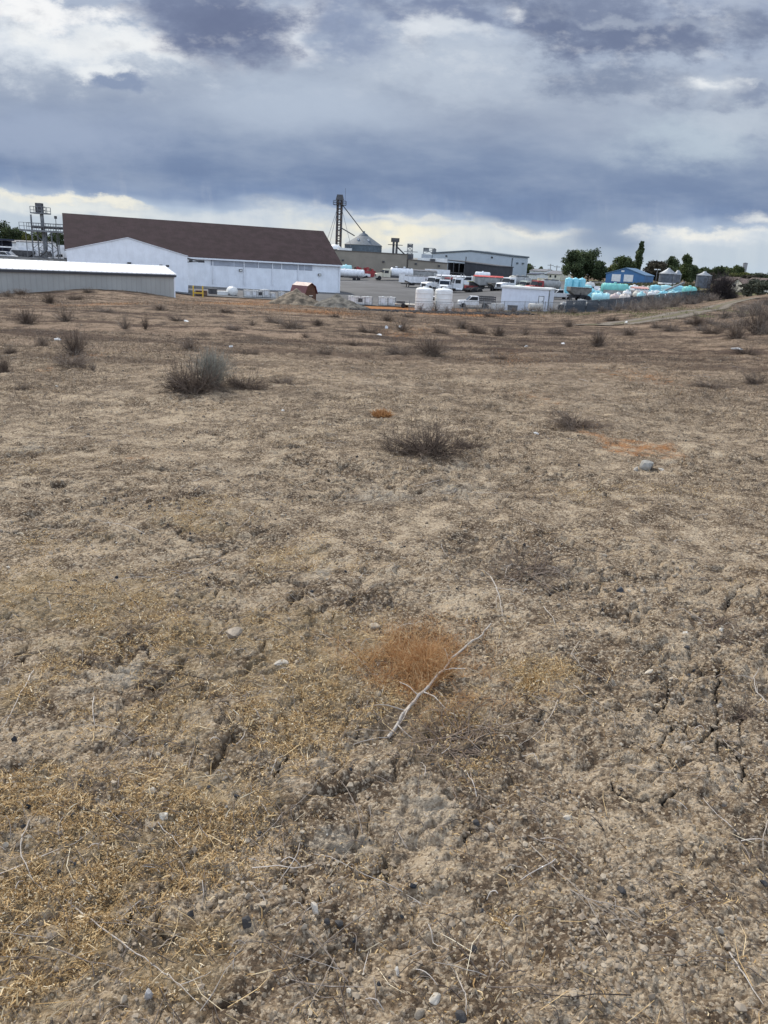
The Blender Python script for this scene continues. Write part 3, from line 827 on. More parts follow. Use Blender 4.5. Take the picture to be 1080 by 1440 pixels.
def shrub(label, px, py, wpx, hpx, kind='round', group=None, name='shrub', Y=None):
    P = hit(px, py) if Y is None else spot(px, py, Y)
    dist = (P - CP).dot(CF); w_ = wpx / FPX * dist / 2; h_ = hpx / FPX * dist
    v = _sg.randrange(2); key = (kind, v)
    ext = np.concatenate([np.asarray(q[0]) for q in PROTO[kind][v]]); natural = np.percentile(ext[:, 2], 99); wide = np.percentile(np.hypot(ext[:, 0], ext[:, 1]), 96)
    w_ /= wide
    if key not in _pm:
        o = twigs(PROTO[kind][v], name, SHRUBM); _pm[key] = o
    else: o = link(_pm[key].copy())
    o.name = name
    o.location = (P.x, P.y, gz(P.x, P.y) - .01); o.rotation_euler = (0, 0, _sg.uniform(0, 6.28))
    o.scale = (w_, w_, h_ / natural)
    return tag(o, label, 'shrub', group)

G1 = 'grey brown shrubs at the far side of the field'
shrub('wide dark brown twiggy shrub around the foot of the grey green sagebrush', 276, 553, 84, 46, 'heap')
# sagebrush: grey green brush standing in the dark shrub
P = hit(297, 548); dd = (P - CP).dot(CF) / FPX
sg = grow(_sg, 28 * dd, 45 * dd, 240, 8, 45, 88, 0, .006, .18, .66)
o = twigs(sg, 'sagebrush', SAGEM); o.location = (P.x, P.y + .03, P.z - .01)
tag(o, 'upright grey green sagebrush rising out of the dark twiggy shrub', 'shrub')
shrub('low brown twiggy mound on the left side of the sagebrush', 256, 552, 60, 40, 'heap')
shrub('low spread of dead stems on the right of the grey green sagebrush', 345, 546, 70, 26, 'low')
shrub('bare spiky shrub with tall thin stems in the middle of the field', 604, 641, 85, 56, 'spiky')
shrub('wide low twiggy brown shrub at the foot of the bare spiky one', 598, 643, 140, 36, 'heap')
shrub('low dark mat of stems under the left side of the spiky shrub', 556, 641, 70, 24, 'low')
shrub('low dead twigs trailing from the right side of the spiky shrub', 662, 630, 60, 18, 'low')
shrub('low dark flat heap of dead stems on the right half of the field', 808, 600, 96, 20, 'heap')
shrub('flattened tangle of dark dead stems near the pale branches on the right', 745, 806, 150, 26, 'sparse')
shrub('dark tangle of fine dead twigs under the lower end of the long pale branch', 650, 1045, 230, 16, 'sparse', name='twig_tangle')
shrub('dark twiggy tangle in a hollow at the lower left', 128, 1140, 90, 22, 'sparse', name='twig_tangle')
shrub('grey tangle of dead stems in the lower left corner', 60, 1385, 120, 24, 'sparse', name='twig_tangle')
shrub('thin tangle of dead stems at the right edge of the cracked soil', 1055, 1010, 110, 16, 'sparse', name='twig_tangle')
shrub('low reddish tangle of dead stems right above the cracked soil', 1000, 885, 150, 12, 'sparse', name='twig_tangle')
shrub('small tangled grey shrub among the straw on the left', 190, 897, 84, 28, 'sparse')
shrub('small dark round shrub standing alone before the track on the right', 841, 487, 34, 24, 'round')
shrub('low brown shrub behind the small dark round shrub', 884, 473, 34, 13, 'round')
shrub('round brown shrub on the left with orange weeds at its foot', 106, 500, 50, 36, 'round')
shrub('pale grey low shrub in front of the round brown shrub on the left', 100, 513, 62, 18, 'low')
shrub('small brown shrub at the left edge of the photo', 6, 524, 34, 24, 'round')
shrub('bushy grey shrub far left before the tan shed', 38, 456, 46, 22, 'round')
shrub('grey shrub right of the bushy one before the tan shed', 92, 452, 42, 22, 'spiky')
shrub('small dark round bush before the middle of the tan shed', 70, 427, 26, 15, 'round')
shrub('leaning small dark shrub in front of the white gabled annex', 176, 463, 28, 22, 'spiky')
shrub('thin tall brown weed stem right of the leaning dark shrub', 205, 463, 16, 24, 'spiky')
shrub('thin brown shrub between the sagebrush and the far dirt piles', 265, 491, 34, 18, 'spiky')
shrub('low dark brown shrub in the centre of the field below the white tanks', 606, 500, 62, 26, 'round')
shrub('twiggy shrub left of the low dark brown shrub below the white tanks', 563, 500, 50, 14, 'low')
shrub('brush standing under the left white tank across the field', 566, 466, 40, 20, 'spiky')
shrub('brush standing before the white stake bed pickup', 702, 473, 30, 16, 'round')
shrub('thin brush with bare stems before the low white shed', 739, 472, 20, 16, 'spiky')
shrub('flat grey shrub far right beside the lumpy ground', 1000, 545, 60, 12, 'low')
shrub('grey shrub at the right edge before the sloping brush', 1064, 540, 40, 16, 'low')
shrub('reddish grey shrub on the slope at the right edge', 1064, 470, 50, 34, 'round')
shrub('tall grey shrub on the slope below the dirt track', 1035, 478, 44, 26, 'round')
shrub('small brown weed with orange leaves on the left of the sagebrush', 131, 521, 16, 14, 'spiky')
for px, py, w_, h_, k in ((385, 455, 30, 12, 'low'), (412, 462, 38, 16, 'low'), (447, 458, 26, 10, 'round'), (470, 447, 22, 8, 'low'), (520, 470, 40, 14, 'low'), (545, 452, 26, 10, 'round'), (620, 470, 30, 12, 'low'), (650, 462, 26, 12, 'round'), (672, 470, 30, 14, 'low'),
        (780, 470, 30, 10, 'low'), (800, 460, 22, 10, 'round'), (945, 466, 30, 14, 'low'), (980, 458, 36, 16, 'round'), (925, 462, 24, 10, 'low'), (15, 497, 24, 12, 'low'), (60, 489, 30, 16, 'round'), (150, 440, 30, 8, 'low'), (225, 436, 28, 8, 'round'), (320, 440, 24, 7, 'low'),
        (250, 452, 26, 8, 'low'), (330, 465, 30, 10, 'low'), (455, 500, 26, 12, 'low'), (500, 488, 30, 12, 'low'), (395, 540, 40, 14, 'low'), (430, 475, 20, 10, 'spiky'), (355, 458, 20, 10, 'spiky'), (860, 452, 28, 9, 'low'), (30, 415, 34, 9, 'round'), (125, 412, 22, 7, 'low'), (48, 408, 26, 9, 'round'), (10, 418, 24, 10, 'round'), (105, 422, 26, 8, 'low'),
        (690, 446, 24, 7, 'low'), (575, 447, 26, 7, 'low'), (1000, 470, 40, 14, 'low'), (1050, 500, 40, 14, 'low'), (700, 505, 30, 8, 'low'), (350, 500, 36, 10, 'low'), (30, 548, 30, 10, 'low')):
    shrub('one of the low grey brown shrubs dotted over the far half of the field', px, py, w_, h_, k, G1)

# rust coloured clump in the foreground and the small one far off
P = hit(598, 938); n = 13000
a = nrg.uniform(0, 6.28, n); rr = np.abs(nrg.normal(0, .5, n)) + .04 * nrg.random(n)
rr *= .75 + .5 * (fbm(np.cos(a) * 2 + 5, np.sin(a) * 2, .8, 3, 401) + .5)
X = P.x + .40 * rr * np.cos(a); Y = P.y + .50 * rr * np.sin(a)
keep = fbm(X, Y, .09, 3, 402) > -.05 - .25 * (rr < .3); X, Y, rr = X[keep], Y[keep], rr[keep]; n = len(X)
o = blades('grass_clump', X - P.x, Y - P.y, surf_z(X, Y) - P.z, nrg.uniform(.02, .13, n) * np.clip(1.1 - rr * .45, .3, 1), nrg.uniform(.0009, .0020, n), nrg.uniform(.2, 1.5, n), np.clip(nrg.normal(.66, .25, n) + .3 * np.clip(rr - .6, 0, 1), 0, 1), RUST, bend=1.1)
o.location = P; tag(o, 'rust orange fine stemmed clump in the middle of the foreground', 'grass clump')
P = hit(752, 958); n = 2600
a = nrg.uniform(0, 6.28, n); rr = np.abs(nrg.normal(0, .5, n)); X = P.x + .17 * rr * np.cos(a); Y = P.y + .2 * rr * np.sin(a)
keep = fbm(X, Y, .09, 2, 403) > -.08; X, Y = X[keep], Y[keep]; n = len(X)
o = blades('grass_clump', X - P.x, Y - P.y, surf_z(X, Y) - P.z, nrg.uniform(.008, .035, n), nrg.uniform(.0012, .0035, n), nrg.uniform(.0, 1.2, n), np.clip(nrg.normal(.5, .24, n), 0, 1), STRAW, bend=.9)
o.location = P; tag(o, 'low golden straw patch right of the long pale branch', 'straw patch')
P = hit(537, 588); n = 700
a = nrg.uniform(0, 6.28, n); rr = np.sqrt(nrg.random(n)); X = .10 * rr * np.cos(a); Y = .10 * rr * np.sin(a)
o = blades('grass_clump', X, Y, X * 0, nrg.uniform(.05, .12, n), np.full(n, .005), nrg.uniform(.5, 1.5, n), nrg.uniform(.2, .7, n), RUST)
o.location = P; tag(o, 'small orange clump alone in the middle distance', 'grass clump')

# ------------------------------------------------------------------ branches and sticks one can tell apart
BRM = attr_mat('weathered_wood', [(0, (.16, .13, .105)), (.5, (.36, .31, .26)), (1, (.66, .61, .54))], .85)
def stick(name, label, pts, r, tone=.7, forks=(), lift=.012, cat='branch'):
    Q = [hit(*p) for p in pts]; base = Q[0]
    f = []
    for i in range(len(Q) - 1):
        for t in (0, .25, .5, .75): f.append(Q[i].lerp(Q[i + 1], t))
    f.append(Q[-1])
    zz = surf_z([p.x for p in f], [p.y for p in f]); zz = np.maximum(zz, np.convolve(np.pad(zz, 2, 'edge'), np.ones(5) / 5, 'valid'))
    main = [np.array([p.x - base.x + rng.uniform(-r, r) * .45, p.y - base.y + rng.uniform(-r, r) * .45, z_ - base.z + lift * (.4 + .6 * math.sin(3.1 * i / len(f)))]) for i, (p, z_) in enumerate(zip(f, zz))]
    r *= .66; tone *= .72; polys = [(main, r, r * .4, tone)]
    for at_i, az, L, el in forks:
        q = main[int(at_i * (len(main) - 1))]; pp = [q]; a_ = az
        for t in range(5):
            q = q + L / 5 * np.array([math.cos(a_) * math.cos(el), math.sin(a_) * math.cos(el), math.sin(el)]); a_ += rng.uniform(-.4, .4); el -= .12; pp.append(q)
        polys.append((pp, r * .45, r * .2, tone + rng.uniform(-.1, .1)))
    o = twigs(polys, name, BRM); o.location = base
    return tag(o, label, cat)
stick('branch', 'long pale weathered branch lying across the rust orange clump', [(545, 1030), (572, 1000), (594, 976), (622, 950), (640, 930), (672, 902), (690, 882)], .0125, .85,
      [(.02, 3.4, .16, .1), (.1, 5.2, .12, .05), (.18, 3.0, .18, .2), (.3, 2.4, .12, .25), (.35, 5.6, .14, .1), (.5, .1, .10, .3), (.6, 1.9, .12, .25), (.22, 4.4, .2, .0)], .03)
stick('branch', 'forked white twig standing out left of the flattened tangle', [(690, 812), (697, 838), (701, 850), (706, 872)], .0055, .95, [(.0, 2.2, .1, .3), (.4, -.5, .16, .1), (.6, 4.3, .12, .0)], .03)
stick('branch', 'long thin stick curving across the straw on the far left', [(318, 787), (285, 800), (245, 818), (203, 833)], .005, .75, [(.6, 2.8, .2, .05), (.35, 3.6, .16, .1)])
stick('branch', 'dark thin stem crossing the small tangled grey shrub', [(148, 806), (160, 830), (178, 852), (196, 872)], .004, .15, [(.5, 1.2, .15, .3)], .06)
stick('branch', 'hooked pale root curling through the lower left straw', [(44, 1165), (30, 1195), (31, 1215), (44, 1240), (62, 1255)], .0038, .8)
stick('branch', 'long straight pale stick in the lower left corner', [(92, 1268), (130, 1303), (170, 1332), (215, 1365), (246, 1393), (280, 1425)], .0036, .85, [(.7, -.6, .08, .1), (.85, .4, .1, .05)])
stick('branch', 'thin pale stalk leaning up from the bottom edge left of centre', [(282, 1438), (300, 1418), (326, 1380), (350, 1335)], .0022, .8, [], .04)
stick('branch', 'short pale stick on bare soil near the centre left', [(222, 1162), (238, 1178), (255, 1195)], .003, .9)
stick('branch', 'long grey stem running diagonally through the lower centre', [(362, 1180), (395, 1150), (430, 1118), (462, 1088), (486, 1070)], .0026, .45)
stick('branch', 'long thin branched stem below the first pale stones on the left', [(340, 966), (322, 990), (300, 1005), (276, 1024), (222, 1060)], .0026, .6, [(.4, 4.0, .25, 0)])
stick('branch', 'curved stem reaching from the straw to the rust orange clump', [(440, 884), (468, 900), (500, 925), (520, 945), (540, 958)], .003, .7)
stick('branch', 'short pale stick beside the left edge of the photo', [(48, 945), (30, 985), (12, 1020), (2, 1030)], .0042, .9)
stick('branch', 'bent white twig left of the pale flat stones', [(133, 985), (131, 1010), (133, 1025)], .004, .9)
stick('branch', 'white twig above the cracked soil at the centre right', [(765, 853), (772, 868), (780, 888)], .004, .95)
stick('branch', 'thin crooked twig arching above the golden straw clump', [(814, 908), (802, 926), (815, 940), (840, 950), (862, 962)], .0034, .75, [(.3, 0.2, .14, .15)])
stick('branch', 'pale stem lying between the golden clump and the cracked soil', [(806, 965), (830, 985), (846, 996), (864, 1008)], .0026, .8)
stick('branch', 'slender curved stem at the lower edge of the long pale branch', [(786, 985), (776, 1010), (760, 1030), (728, 1052)], .0028, .85)
stick('branch', 'white branching root at the right edge of the photo', [(1078, 988), (1062, 975), (1058, 960), (1066, 945)], .0045, 1.0, [(.3, 1.3, .12, .2), (.6, 2.8, .1, .3), (.1, 3.9, .12, .1)], .03)
stick('branch', 'pale straight stick at the lower right corner', [(1022, 1356), (1040, 1392), (1068, 1436)], .004, .95)
stick('branch', 'bundle stem of grey dead stalks at the lower right', [(800, 1262), (840, 1280), (880, 1290), (904, 1300)], .003, .6, [(.2, -.8, .2, 0), (.3, -.5, .25, .02), (.4, -.9, .2, .02), (.1, -1.1, .2, 0)])
stick('branch', 'long stalk crossing the bundle of grey stalks', [(745, 1200), (785, 1240), (825, 1280), (856, 1350)], .0024, .7, [(.5, -1.0, .22, .0), (.65, -.8, .25, .0)])
stick('branch', 'thin dark stick on the soil above the bottom edge', [(470, 1345), (455, 1385), (430, 1438)], .0032, .4)
stick('branch', 'pale twig stuck in the soil at the bottom edge', [(643, 1378), (652, 1410), (655, 1438)], .0036, .75, [(.1, 2.2, .05, .5)])
stick('branch', 'curled pale root on the soil at the bottom centre', [(603, 1298), (610, 1320), (622, 1335), (630, 1345)], .0028, .95)
stick('branch', 'thin grey stem on the right side above the loose clods', [(880, 1080), (930, 1095), (985, 1100), (1020, 1090)], .0022, .6)
stick('branch', 'long dry stalk beside the stones at the right', [(1078, 1160), (1070, 1190), (1073, 1215)], .003, .7)
stick('branch', 'pale bent twig by the tangle of dark stems', [(722, 795), (712, 802), (710, 812), (735, 825)], .0036, .9, [(.6, -.7, .14, .1)])
stick('branch', 'crooked dead stem near the top of the straw on the left', [(357, 722), (350, 735), (332, 748)], .006, .7)
stick('branch', 'short bent pale twig below the stones on the left', [(398, 1065), (388, 1082), (380, 1098)], .0034, .95)

# ------------------------------------------------------------------ stones one can tell apart
STONEM = {}
def stone(label, px, py, wpx, hpx, col, flat=.7, name='stone', group=None, cat='stone', seed=None):
    P = hit(px, py); dist = (P - CP).dot(CF); w_ = wpx / FPX * dist / 2; h_ = hpx / FPX * dist
    rg = random.Random(int(px * 31 + py))
    bm = bmesh.new(); bmesh.ops.create_icosphere(bm, subdivisions=3, radius=1.0)
    pl = [(Vector((rg.gauss(0, 1), rg.gauss(0, 1), rg.gauss(0, 1))).normalized(), rg.uniform(.42, .82)) for _ in range(13)]
    for v in bm.verts:
        p = v.co.copy()
        for nrm, d in pl:
            t = p.dot(nrm)
            if t > d: p -= nrm * (t - d) * .9
        p *= 1 + rg.uniform(-.02, .02)
        v.co = Vector((p.x * w_ * 1.1, p.y * w_ * 1.0, p.z * h_ * .75))
    me = bpy.data.meshes.new(name); bm.to_mesh(me); bm.free()
    key = tuple(round(c, 3) for c in col)
    me.materials.append(mat('stone_' + '_'.join(str(c) for c in key), col, .9, var=.22, scale=18, bump=.004, bscale=90))
    o = link(bpy.data.objects.new(name, me)); o.location = (P.x, P.y, float(surf_z([P.x], [P.y])[0]) + h_ * .04); o.rotation_euler = (rg.uniform(-.2, .2), rg.uniform(-.2, .2), rg.uniform(0, 6))
    return tag(o, label, cat, group)
WS = (.50, .45, .375); TS = (.36, .30, .225); DS = (.060, .056, .054)
stone('large grey concrete lump lying on the field at the right', 908, 660, 24, 16, (.29, .275, .245), name='concrete_lump', cat='concrete lump')
stone('smaller pale lump touching the large grey concrete lump', 894, 660, 10, 9, (.34, .315, .275), name='concrete_lump', cat='concrete lump')
stone('flat white chip right of the large grey concrete lump', 930, 663, 13, 4, WS)
stone('flat pale stone by the straw left of the rust orange clump', 394, 940, 26, 9, WS)
stone('flat tan stone behind the straw left of the rust clump', 527, 878, 20, 9, TS)
stone('broad flat tan stone lying in the straw left of centre', 330, 891, 30, 13, (.36, .30, .23))
stone('rounded tan stone just above the cracked soil', 914, 946, 19, 12, (.50, .44, .35))
stone('white pebble right above the rounded tan stone', 961, 903, 9, 8, (.60, .55, .47))
stone('white pebble beside the right crack in the soil', 1012, 994, 9, 9, (.60, .55, .47))
stone('tan pebble on the soil right of the flattened tangle', 903, 834, 13, 10, TS)
stone('small pale pebble near the top of the cracked soil', 960, 982, 9, 7, WS)
stone('white stone in the soil at the lower left', 443, 1286, 15, 16, (.56, .50, .42))
stone('white pebble in the straw at the left', 216, 1122, 14, 10, (.54, .49, .41))
stone('rounded tan pebble in the clods at the lower right', 1008, 1322, 18, 15, (.52, .46, .37))
stone('white crumbled stone by the bottom edge right of centre', 612, 1410, 22, 13, (.54, .49, .41))
stone('tan stone under the white crumbled stone at the bottom edge', 589, 1431, 18, 12, TS)
stone('small white pebble at the bottom edge', 559, 1363, 9, 12, (.62, .58, .51))
stone('pale stone in the clods below the lower centre', 796, 1160, 13, 9, WS)
stone('grey shard standing at the bottom edge on the left', 211, 1415, 13, 26, (.42, .40, .38))
stone('angular charcoal lump in the soil at the lower left', 346, 1303, 18, 16, DS, name='charcoal_lump', cat='charcoal')
stone('charcoal lump in the straw right of the lower left crack', 268, 1286, 11, 12, DS, name='charcoal_lump', cat='charcoal')
stone('left one of two black charcoal bits below the white stone', 460, 1303, 10, 10, DS, name='charcoal_lump', cat='charcoal')
stone('right one of two black charcoal bits below the white stone', 476, 1303, 13, 9, DS, name='charcoal_lump', cat='charcoal')
stone('black charcoal bit at the lower centre', 667, 1329, 13, 12, DS, name='charcoal_lump', cat='charcoal')
stone('dark cinder beside the grey stalk bundle', 873, 1257, 13, 11, DS, name='charcoal_lump', cat='charcoal')
stone('dark cinder on the soil near the right edge', 1017, 1138, 13, 10, DS, name='charcoal_lump', cat='charcoal')
stone('dark cinder on the pale soil of the lower centre', 669, 1165, 11, 10, DS, name='charcoal_lump', cat='charcoal')
stone('dark bluish cinder right of the tan pebble', 873, 830, 13, 12, (.06, .065, .075), name='charcoal_lump', cat='charcoal')
stone('dark cinder at the bottom edge left of the white crumbled stone', 648, 1438, 20, 16, DS, name='charcoal_lump', cat='charcoal')
stone('dark cinder pair member on the straw of the lower left', 365, 1170, 11, 8, DS, name='charcoal_lump', cat='charcoal')
for label, px, py, w_, h_ in (('white scrap on the field left of the round brown shrub', 80, 478, 14, 5), ('white scrap on the field straight above the sagebrush', 325, 489, 6, 5), ('flat white scrap left of the far gravel strip', 262, 453, 9, 4), ('white scrap at the far centre of the field', 398, 576, 6, 3),
        ('white scrap before the white stake bed pickup', 792, 484, 7, 5), ('small white scrap right of the field centre', 753, 611, 9, 4), ('white scrap by the far gravel strip', 543, 462, 6, 5), ('white scrap beside the track on the right', 1035, 492, 18, 4), ('flat white scrap below the far dirt pile', 532, 472, 10, 4),
        ('small pale scrap left of the small round shrub', 740, 488, 6, 4), ('white scrap near the right end of the gravel strip', 563, 461, 8, 5), ('pale scrap at the foot of the track', 880, 455, 5, 5)):
    stone(label, px, py, w_, h_, (.72, .71, .68), name='scrap', cat='scrap')

# ------------------------------------------------------------------ setting: yard, track
ASPH = mat('yard_asphalt', (.100, .098, .098), .9, var=.25, scale=.08, bump=.01, bscale=12)
TRACK = mat('track_dirt', (.185, .155, .118), .95, var=.35, scale=.35, bump=.03, bscale=6)
def sheet(name, P, nx, ny, lift, mt, sub=1):
    """a surface that follows the ground: P(s, t) -> X, Y for s, t in 0..1"""
    s_, t_ = np.meshgrid(np.linspace(0, 1, nx), np.linspace(0, 1, ny)); X, Y = P(s_.ravel(), t_.ravel())
    Z = ground_z(X, Y) + lift
    idx = np.arange(nx * ny).reshape(ny, nx)
    F = np.stack([idx[:-1, :-1], idx[:-1, 1:], idx[1:, 1:], idx[1:, :-1]], -1).reshape(-1, 4)
    o = raw(name, np.stack([X, Y, Z], -1), F, mt, smooth=True); o['kind'] = 'structure'; return o
sheet('yard', lambda s, t: ((-.34 + .62 * s) * (116 + 136 * t), 116 + 136 * t), 150, 220, .10, ASPH)
_tr = [(830, 458), (900, 452), (945, 445), (985, 437), (1012, 430), (1034, 424.5), (1052, 420.5)]
_tp = [hit(*q) for q in _tr]
def _track(s, t):
    f = t * (len(_tp) - 1); xs = np.interp(f, range(len(_tp)), [p.x for p in _tp]); yc = np.interp(f, range(len(_tp)), [p.y for p in _tp])
    wob = fbm(xs + s * 40, yc, 4.0, 2, 301) * .6
    return xs + (s - .5) * 3.4 + wob * .5 * (np.abs(s - .5) * 2) ** 2, yc - (s - .5) * 1.5
def track_material():
    """two worn wheel ruts with a weedy middle, thinning out into the field at the edges"""
    mt = bpy.data.materials.new('track_dirt'); mt.use_nodes = True; T = NT(mt.node_tree)
    P = T.n('ShaderNodeNewGeometry').outputs['Position']
    a = T.n('ShaderNodeAttribute'); a.attribute_name = 'across'; e = a.outputs['Fac']
    n1 = T.noise(P, 1.4, 7, .7); n2 = T.noise(P, 9.0, 6, .7)
    c = T.mix(T.smooth(n2, .35, .65), (.09, .072, .056), (.195, .165, .13))
    rut = T.math('ABSOLUTE', T.math('SUBTRACT', e, .5)); rut = T.smooth(T.math('ADD', T.math('ABSOLUTE', T.math('SUBTRACT', rut, 0.0)), T.math('MULTIPLY', T.math('SUBTRACT', n1, .5), .5)), .12, .28)
    c = T.mix(rut, T.mix(T.smooth(n2, .4, .6), (.14, .118, .094), (.235, .205, .165)), c)
    mid = T.smooth(T.math('ADD', e, T.math('MULTIPLY', T.math('SUBTRACT', n1, .5), .6)), .22, .06)
    c = T.mix(T.math('MULTIPLY', mid, .6), c, (.13, .125, .06))
    b = T.n('ShaderNodeBsdfPrincipled'); T.put(b.inputs['Base Color'], c); b.inputs['Roughness'].default_value = .95; b.inputs['Specular IOR Level'].default_value = .1
    f = T.smooth(T.math('ADD', e, T.math('MULTIPLY', T.math('SUBTRACT', n1, .5), 1.3)), .98, .62)
    tr = T.n('ShaderNodeBsdfTransparent'); mx = T.n('ShaderNodeMixShader'); T.put(mx.inputs[0], f)
    T.t.links.new(tr.outputs[0], mx.inputs[1]); T.t.links.new(b.outputs[0], mx.inputs[2])
    o = T.n('ShaderNodeOutputMaterial'); T.t.links.new(mx.outputs[0], o.inputs[0]); return mt
_o = sheet('dirt_track', _track, 40, 420, .045, track_material())
_a = _o.data.attributes.new('across', 'FLOAT', 'POINT'); _a.data.foreach_set('value', np.tile(np.abs(np.linspace(-1, 1, 40)), 420).astype(np.float32))

# ------------------------------------------------------------------ paints
WHITE = mat('white_paint', (.78, .81, .85), .55, var=.05, scale=.6, dirt=.12, ribs=('x', .9, .02))
WHITE_V = mat('white_vehicle_paint', (.74, .75, .76), .4, var=.08, scale=1.5, dirt=.25)
WHITE_P = mat('white_poly', (.74, .74, .71), .5, var=.06, scale=1.2, dirt=.15)
ROOFBR = mat('brown_shingle', (.045, .030, .032), .95, var=.16, scale=.6, spec=.12, bump=.02, bscale=9, ribs=('x', .6, .01))
TANW = mat('tan_siding', (.36, .355, .33), .6, var=.05, scale=.4, dirt=.12, ribs=('x', .62, .012), rib_dark=.25)
ROOFWH = mat('white_ribbed_roof', (.80, .80, .79), .45, var=.05, scale=.7, dirt=.1, ribs=('x', .62, .03), rib_dark=.7)
TRIMD = mat('dark_trim', (.045, .045, .05), .6)
TRIMW = mat('white_trim', (.72, .74, .77), .5, var=.04)
GLASSY = mat('translucent_panel', (.34, .37, .43), .35, var=.1, scale=.8)
CONC = mat('concrete', (.30, .29, .27), .9, var=.2, scale=.8, bump=.01, bscale=15)
BEIGE = mat('beige_block', (.255, .225, .180), .85, var=.08, scale=.3, dirt=.1)
BEIGED = mat('beige_trim', (.10, .085, .07), .7)
SHOPW = mat('pale_blue_siding', (.44, .50, .55), .5, var=.04, scale=.3, ribs=('x', .9, .02))
SHOPT = mat('blue_grey_trim', (.09, .115, .135), .5)
CHAR = mat('charcoal_siding', (.048, .050, .056), .7, var=.15, scale=.6, ribs=('x', .7, .03))
GALV = mat('galvanised_steel', (.42, .44, .46), .45, .55, var=.18, scale=1.2, dirt=.12, ribs=('z', .35, .02))
GALVR = mat('galvanised_roof', (.46, .48, .50), .42, .5, var=.15, scale=1.0)
BINW = mat('aged_bin_steel', (.10, .13, .155), .65, .0, var=.15, scale=1.2, dirt=.12, ribs=('z', .5, .03))
BINR = mat('aged_bin_roof', (.105, .125, .145), .7, .0, var=.15)
STEEL = mat('grey_steel', (.20, .21, .22), .55, .4, var=.25, scale=1.5, dirt=.2)
STEELD = mat('dark_steel', (.085, .085, .09), .6, .3, var=.25, scale=1.5)
RUSTY = mat('rusty_steel', (.16, .10, .07), .8, .2, var=.3, scale=2)
BLACK = mat('black_rubber', (.018, .018, .020), .85, var=.2)
RIM = mat('wheel_rim', (.42, .43, .44), .4, .5, var=.2)
WIN = mat('dark_glass', (.020, .026, .034), .12, var=.2)
AQUA = mat('aqua_poly', (.27, .65, .75), .45, var=.10, scale=1.0, dirt=.12, rnd=.18)
AQUAL = mat('pale_aqua_poly', (.42, .72, .74), .5, var=.1, scale=1.0, dirt=.2, rnd=.15)
AQUAG = mat('sea_green_poly', (.17, .50, .45), .5, var=.1, scale=1.0, dirt=.2)
AQUAD = mat('aqua_seam', (.06, .24, .32), .6)
PINKP = mat('faded_pink_poly', (.60, .47, .43), .55, var=.1, scale=1.0, dirt=.25)
SALMON = mat('salmon_tarp', (.56, .30, .26), .7, var=.12)
CREAMP = mat('cream_paint', (.62, .54, .36), .5, var=.08, dirt=.15)
CREAMC = mat('cream_cab_paint', (.60, .56, .44), .4, var=.08, dirt=.1)
REDP = mat('red_paint', (.30, .030, .032), .5, var=.2, dirt=.15)
REDT = mat('red_tarp', (.52, .085, .075), .7, var=.15)
SILVER = mat('silver_tank', (.55, .56, .57), .3, .7, var=.12, scale=1.0, dirt=.1)
GREYP = mat('grey_paint', (.30, .30, .29), .6, var=.15, dirt=.25)
BROWNG = mat('brown_grey_paint', (.17, .155, .135), .7, var=.2, dirt=.3)
BLUEP = mat('blue_siding', (.055, .165, .34), .5, var=.08, scale=.4, ribs=('x', .6, .02))
BLUER = mat('blue_roof', (.10, .19, .30), .45, var=.1)
NAVY = mat('navy_paint', (.020, .030, .065), .5)
YEL = mat('yellow_paint', (.62, .40, .03), .5, var=.1)
WOODR = mat('red_brown_wood', (.11, .055, .033), .8, var=.2, scale=3, ribs=('x', .2, .01))
REDROOF = mat('red_metal_roof', (.115, .032, .034), .5, var=.12, ribs=('y', .3, .01))
CREAMH = mat('cream_house_wall', (.66, .62, .52), .6, var=.05, dirt=.08)
BROWNR = mat('brown_roof', (.12, .085, .07), .8, var=.2)
GREYR = mat('grey_roof', (.17, .17, .18), .8, var=.2)
DIRTM = mat('heaped_dirt', (.20, .158, .110), .95, var=.35, scale=1.6, bump=.12, bscale=5)
TAILC = mat('orange_lens', (.45, .10, .02), .4)
LAMPM = mat('lamp_lens', (.7, .7, .66), .2)

# ------------------------------------------------------------------ buildings
def zat(X, Y, py):
    """height above the world origin at which the column X, Y crosses picture row py"""
    k = (720 - py) / FPX; A = Vector((X, Y, 0)) - CP
    # (A + z*up)·CU = k (A + z*up)·CF
    return (k * A.dot(CF) - A.dot(CU)) / (CU.z - k * CF.z)

def frame(pxl, pyl, Yl, pxr, pyr, Yr):
    A = at(pxl, pyl, Yl); B_ = at(pxr, pyr, Yr)
    return (A.x, A.y), (B_.x, B_.y)

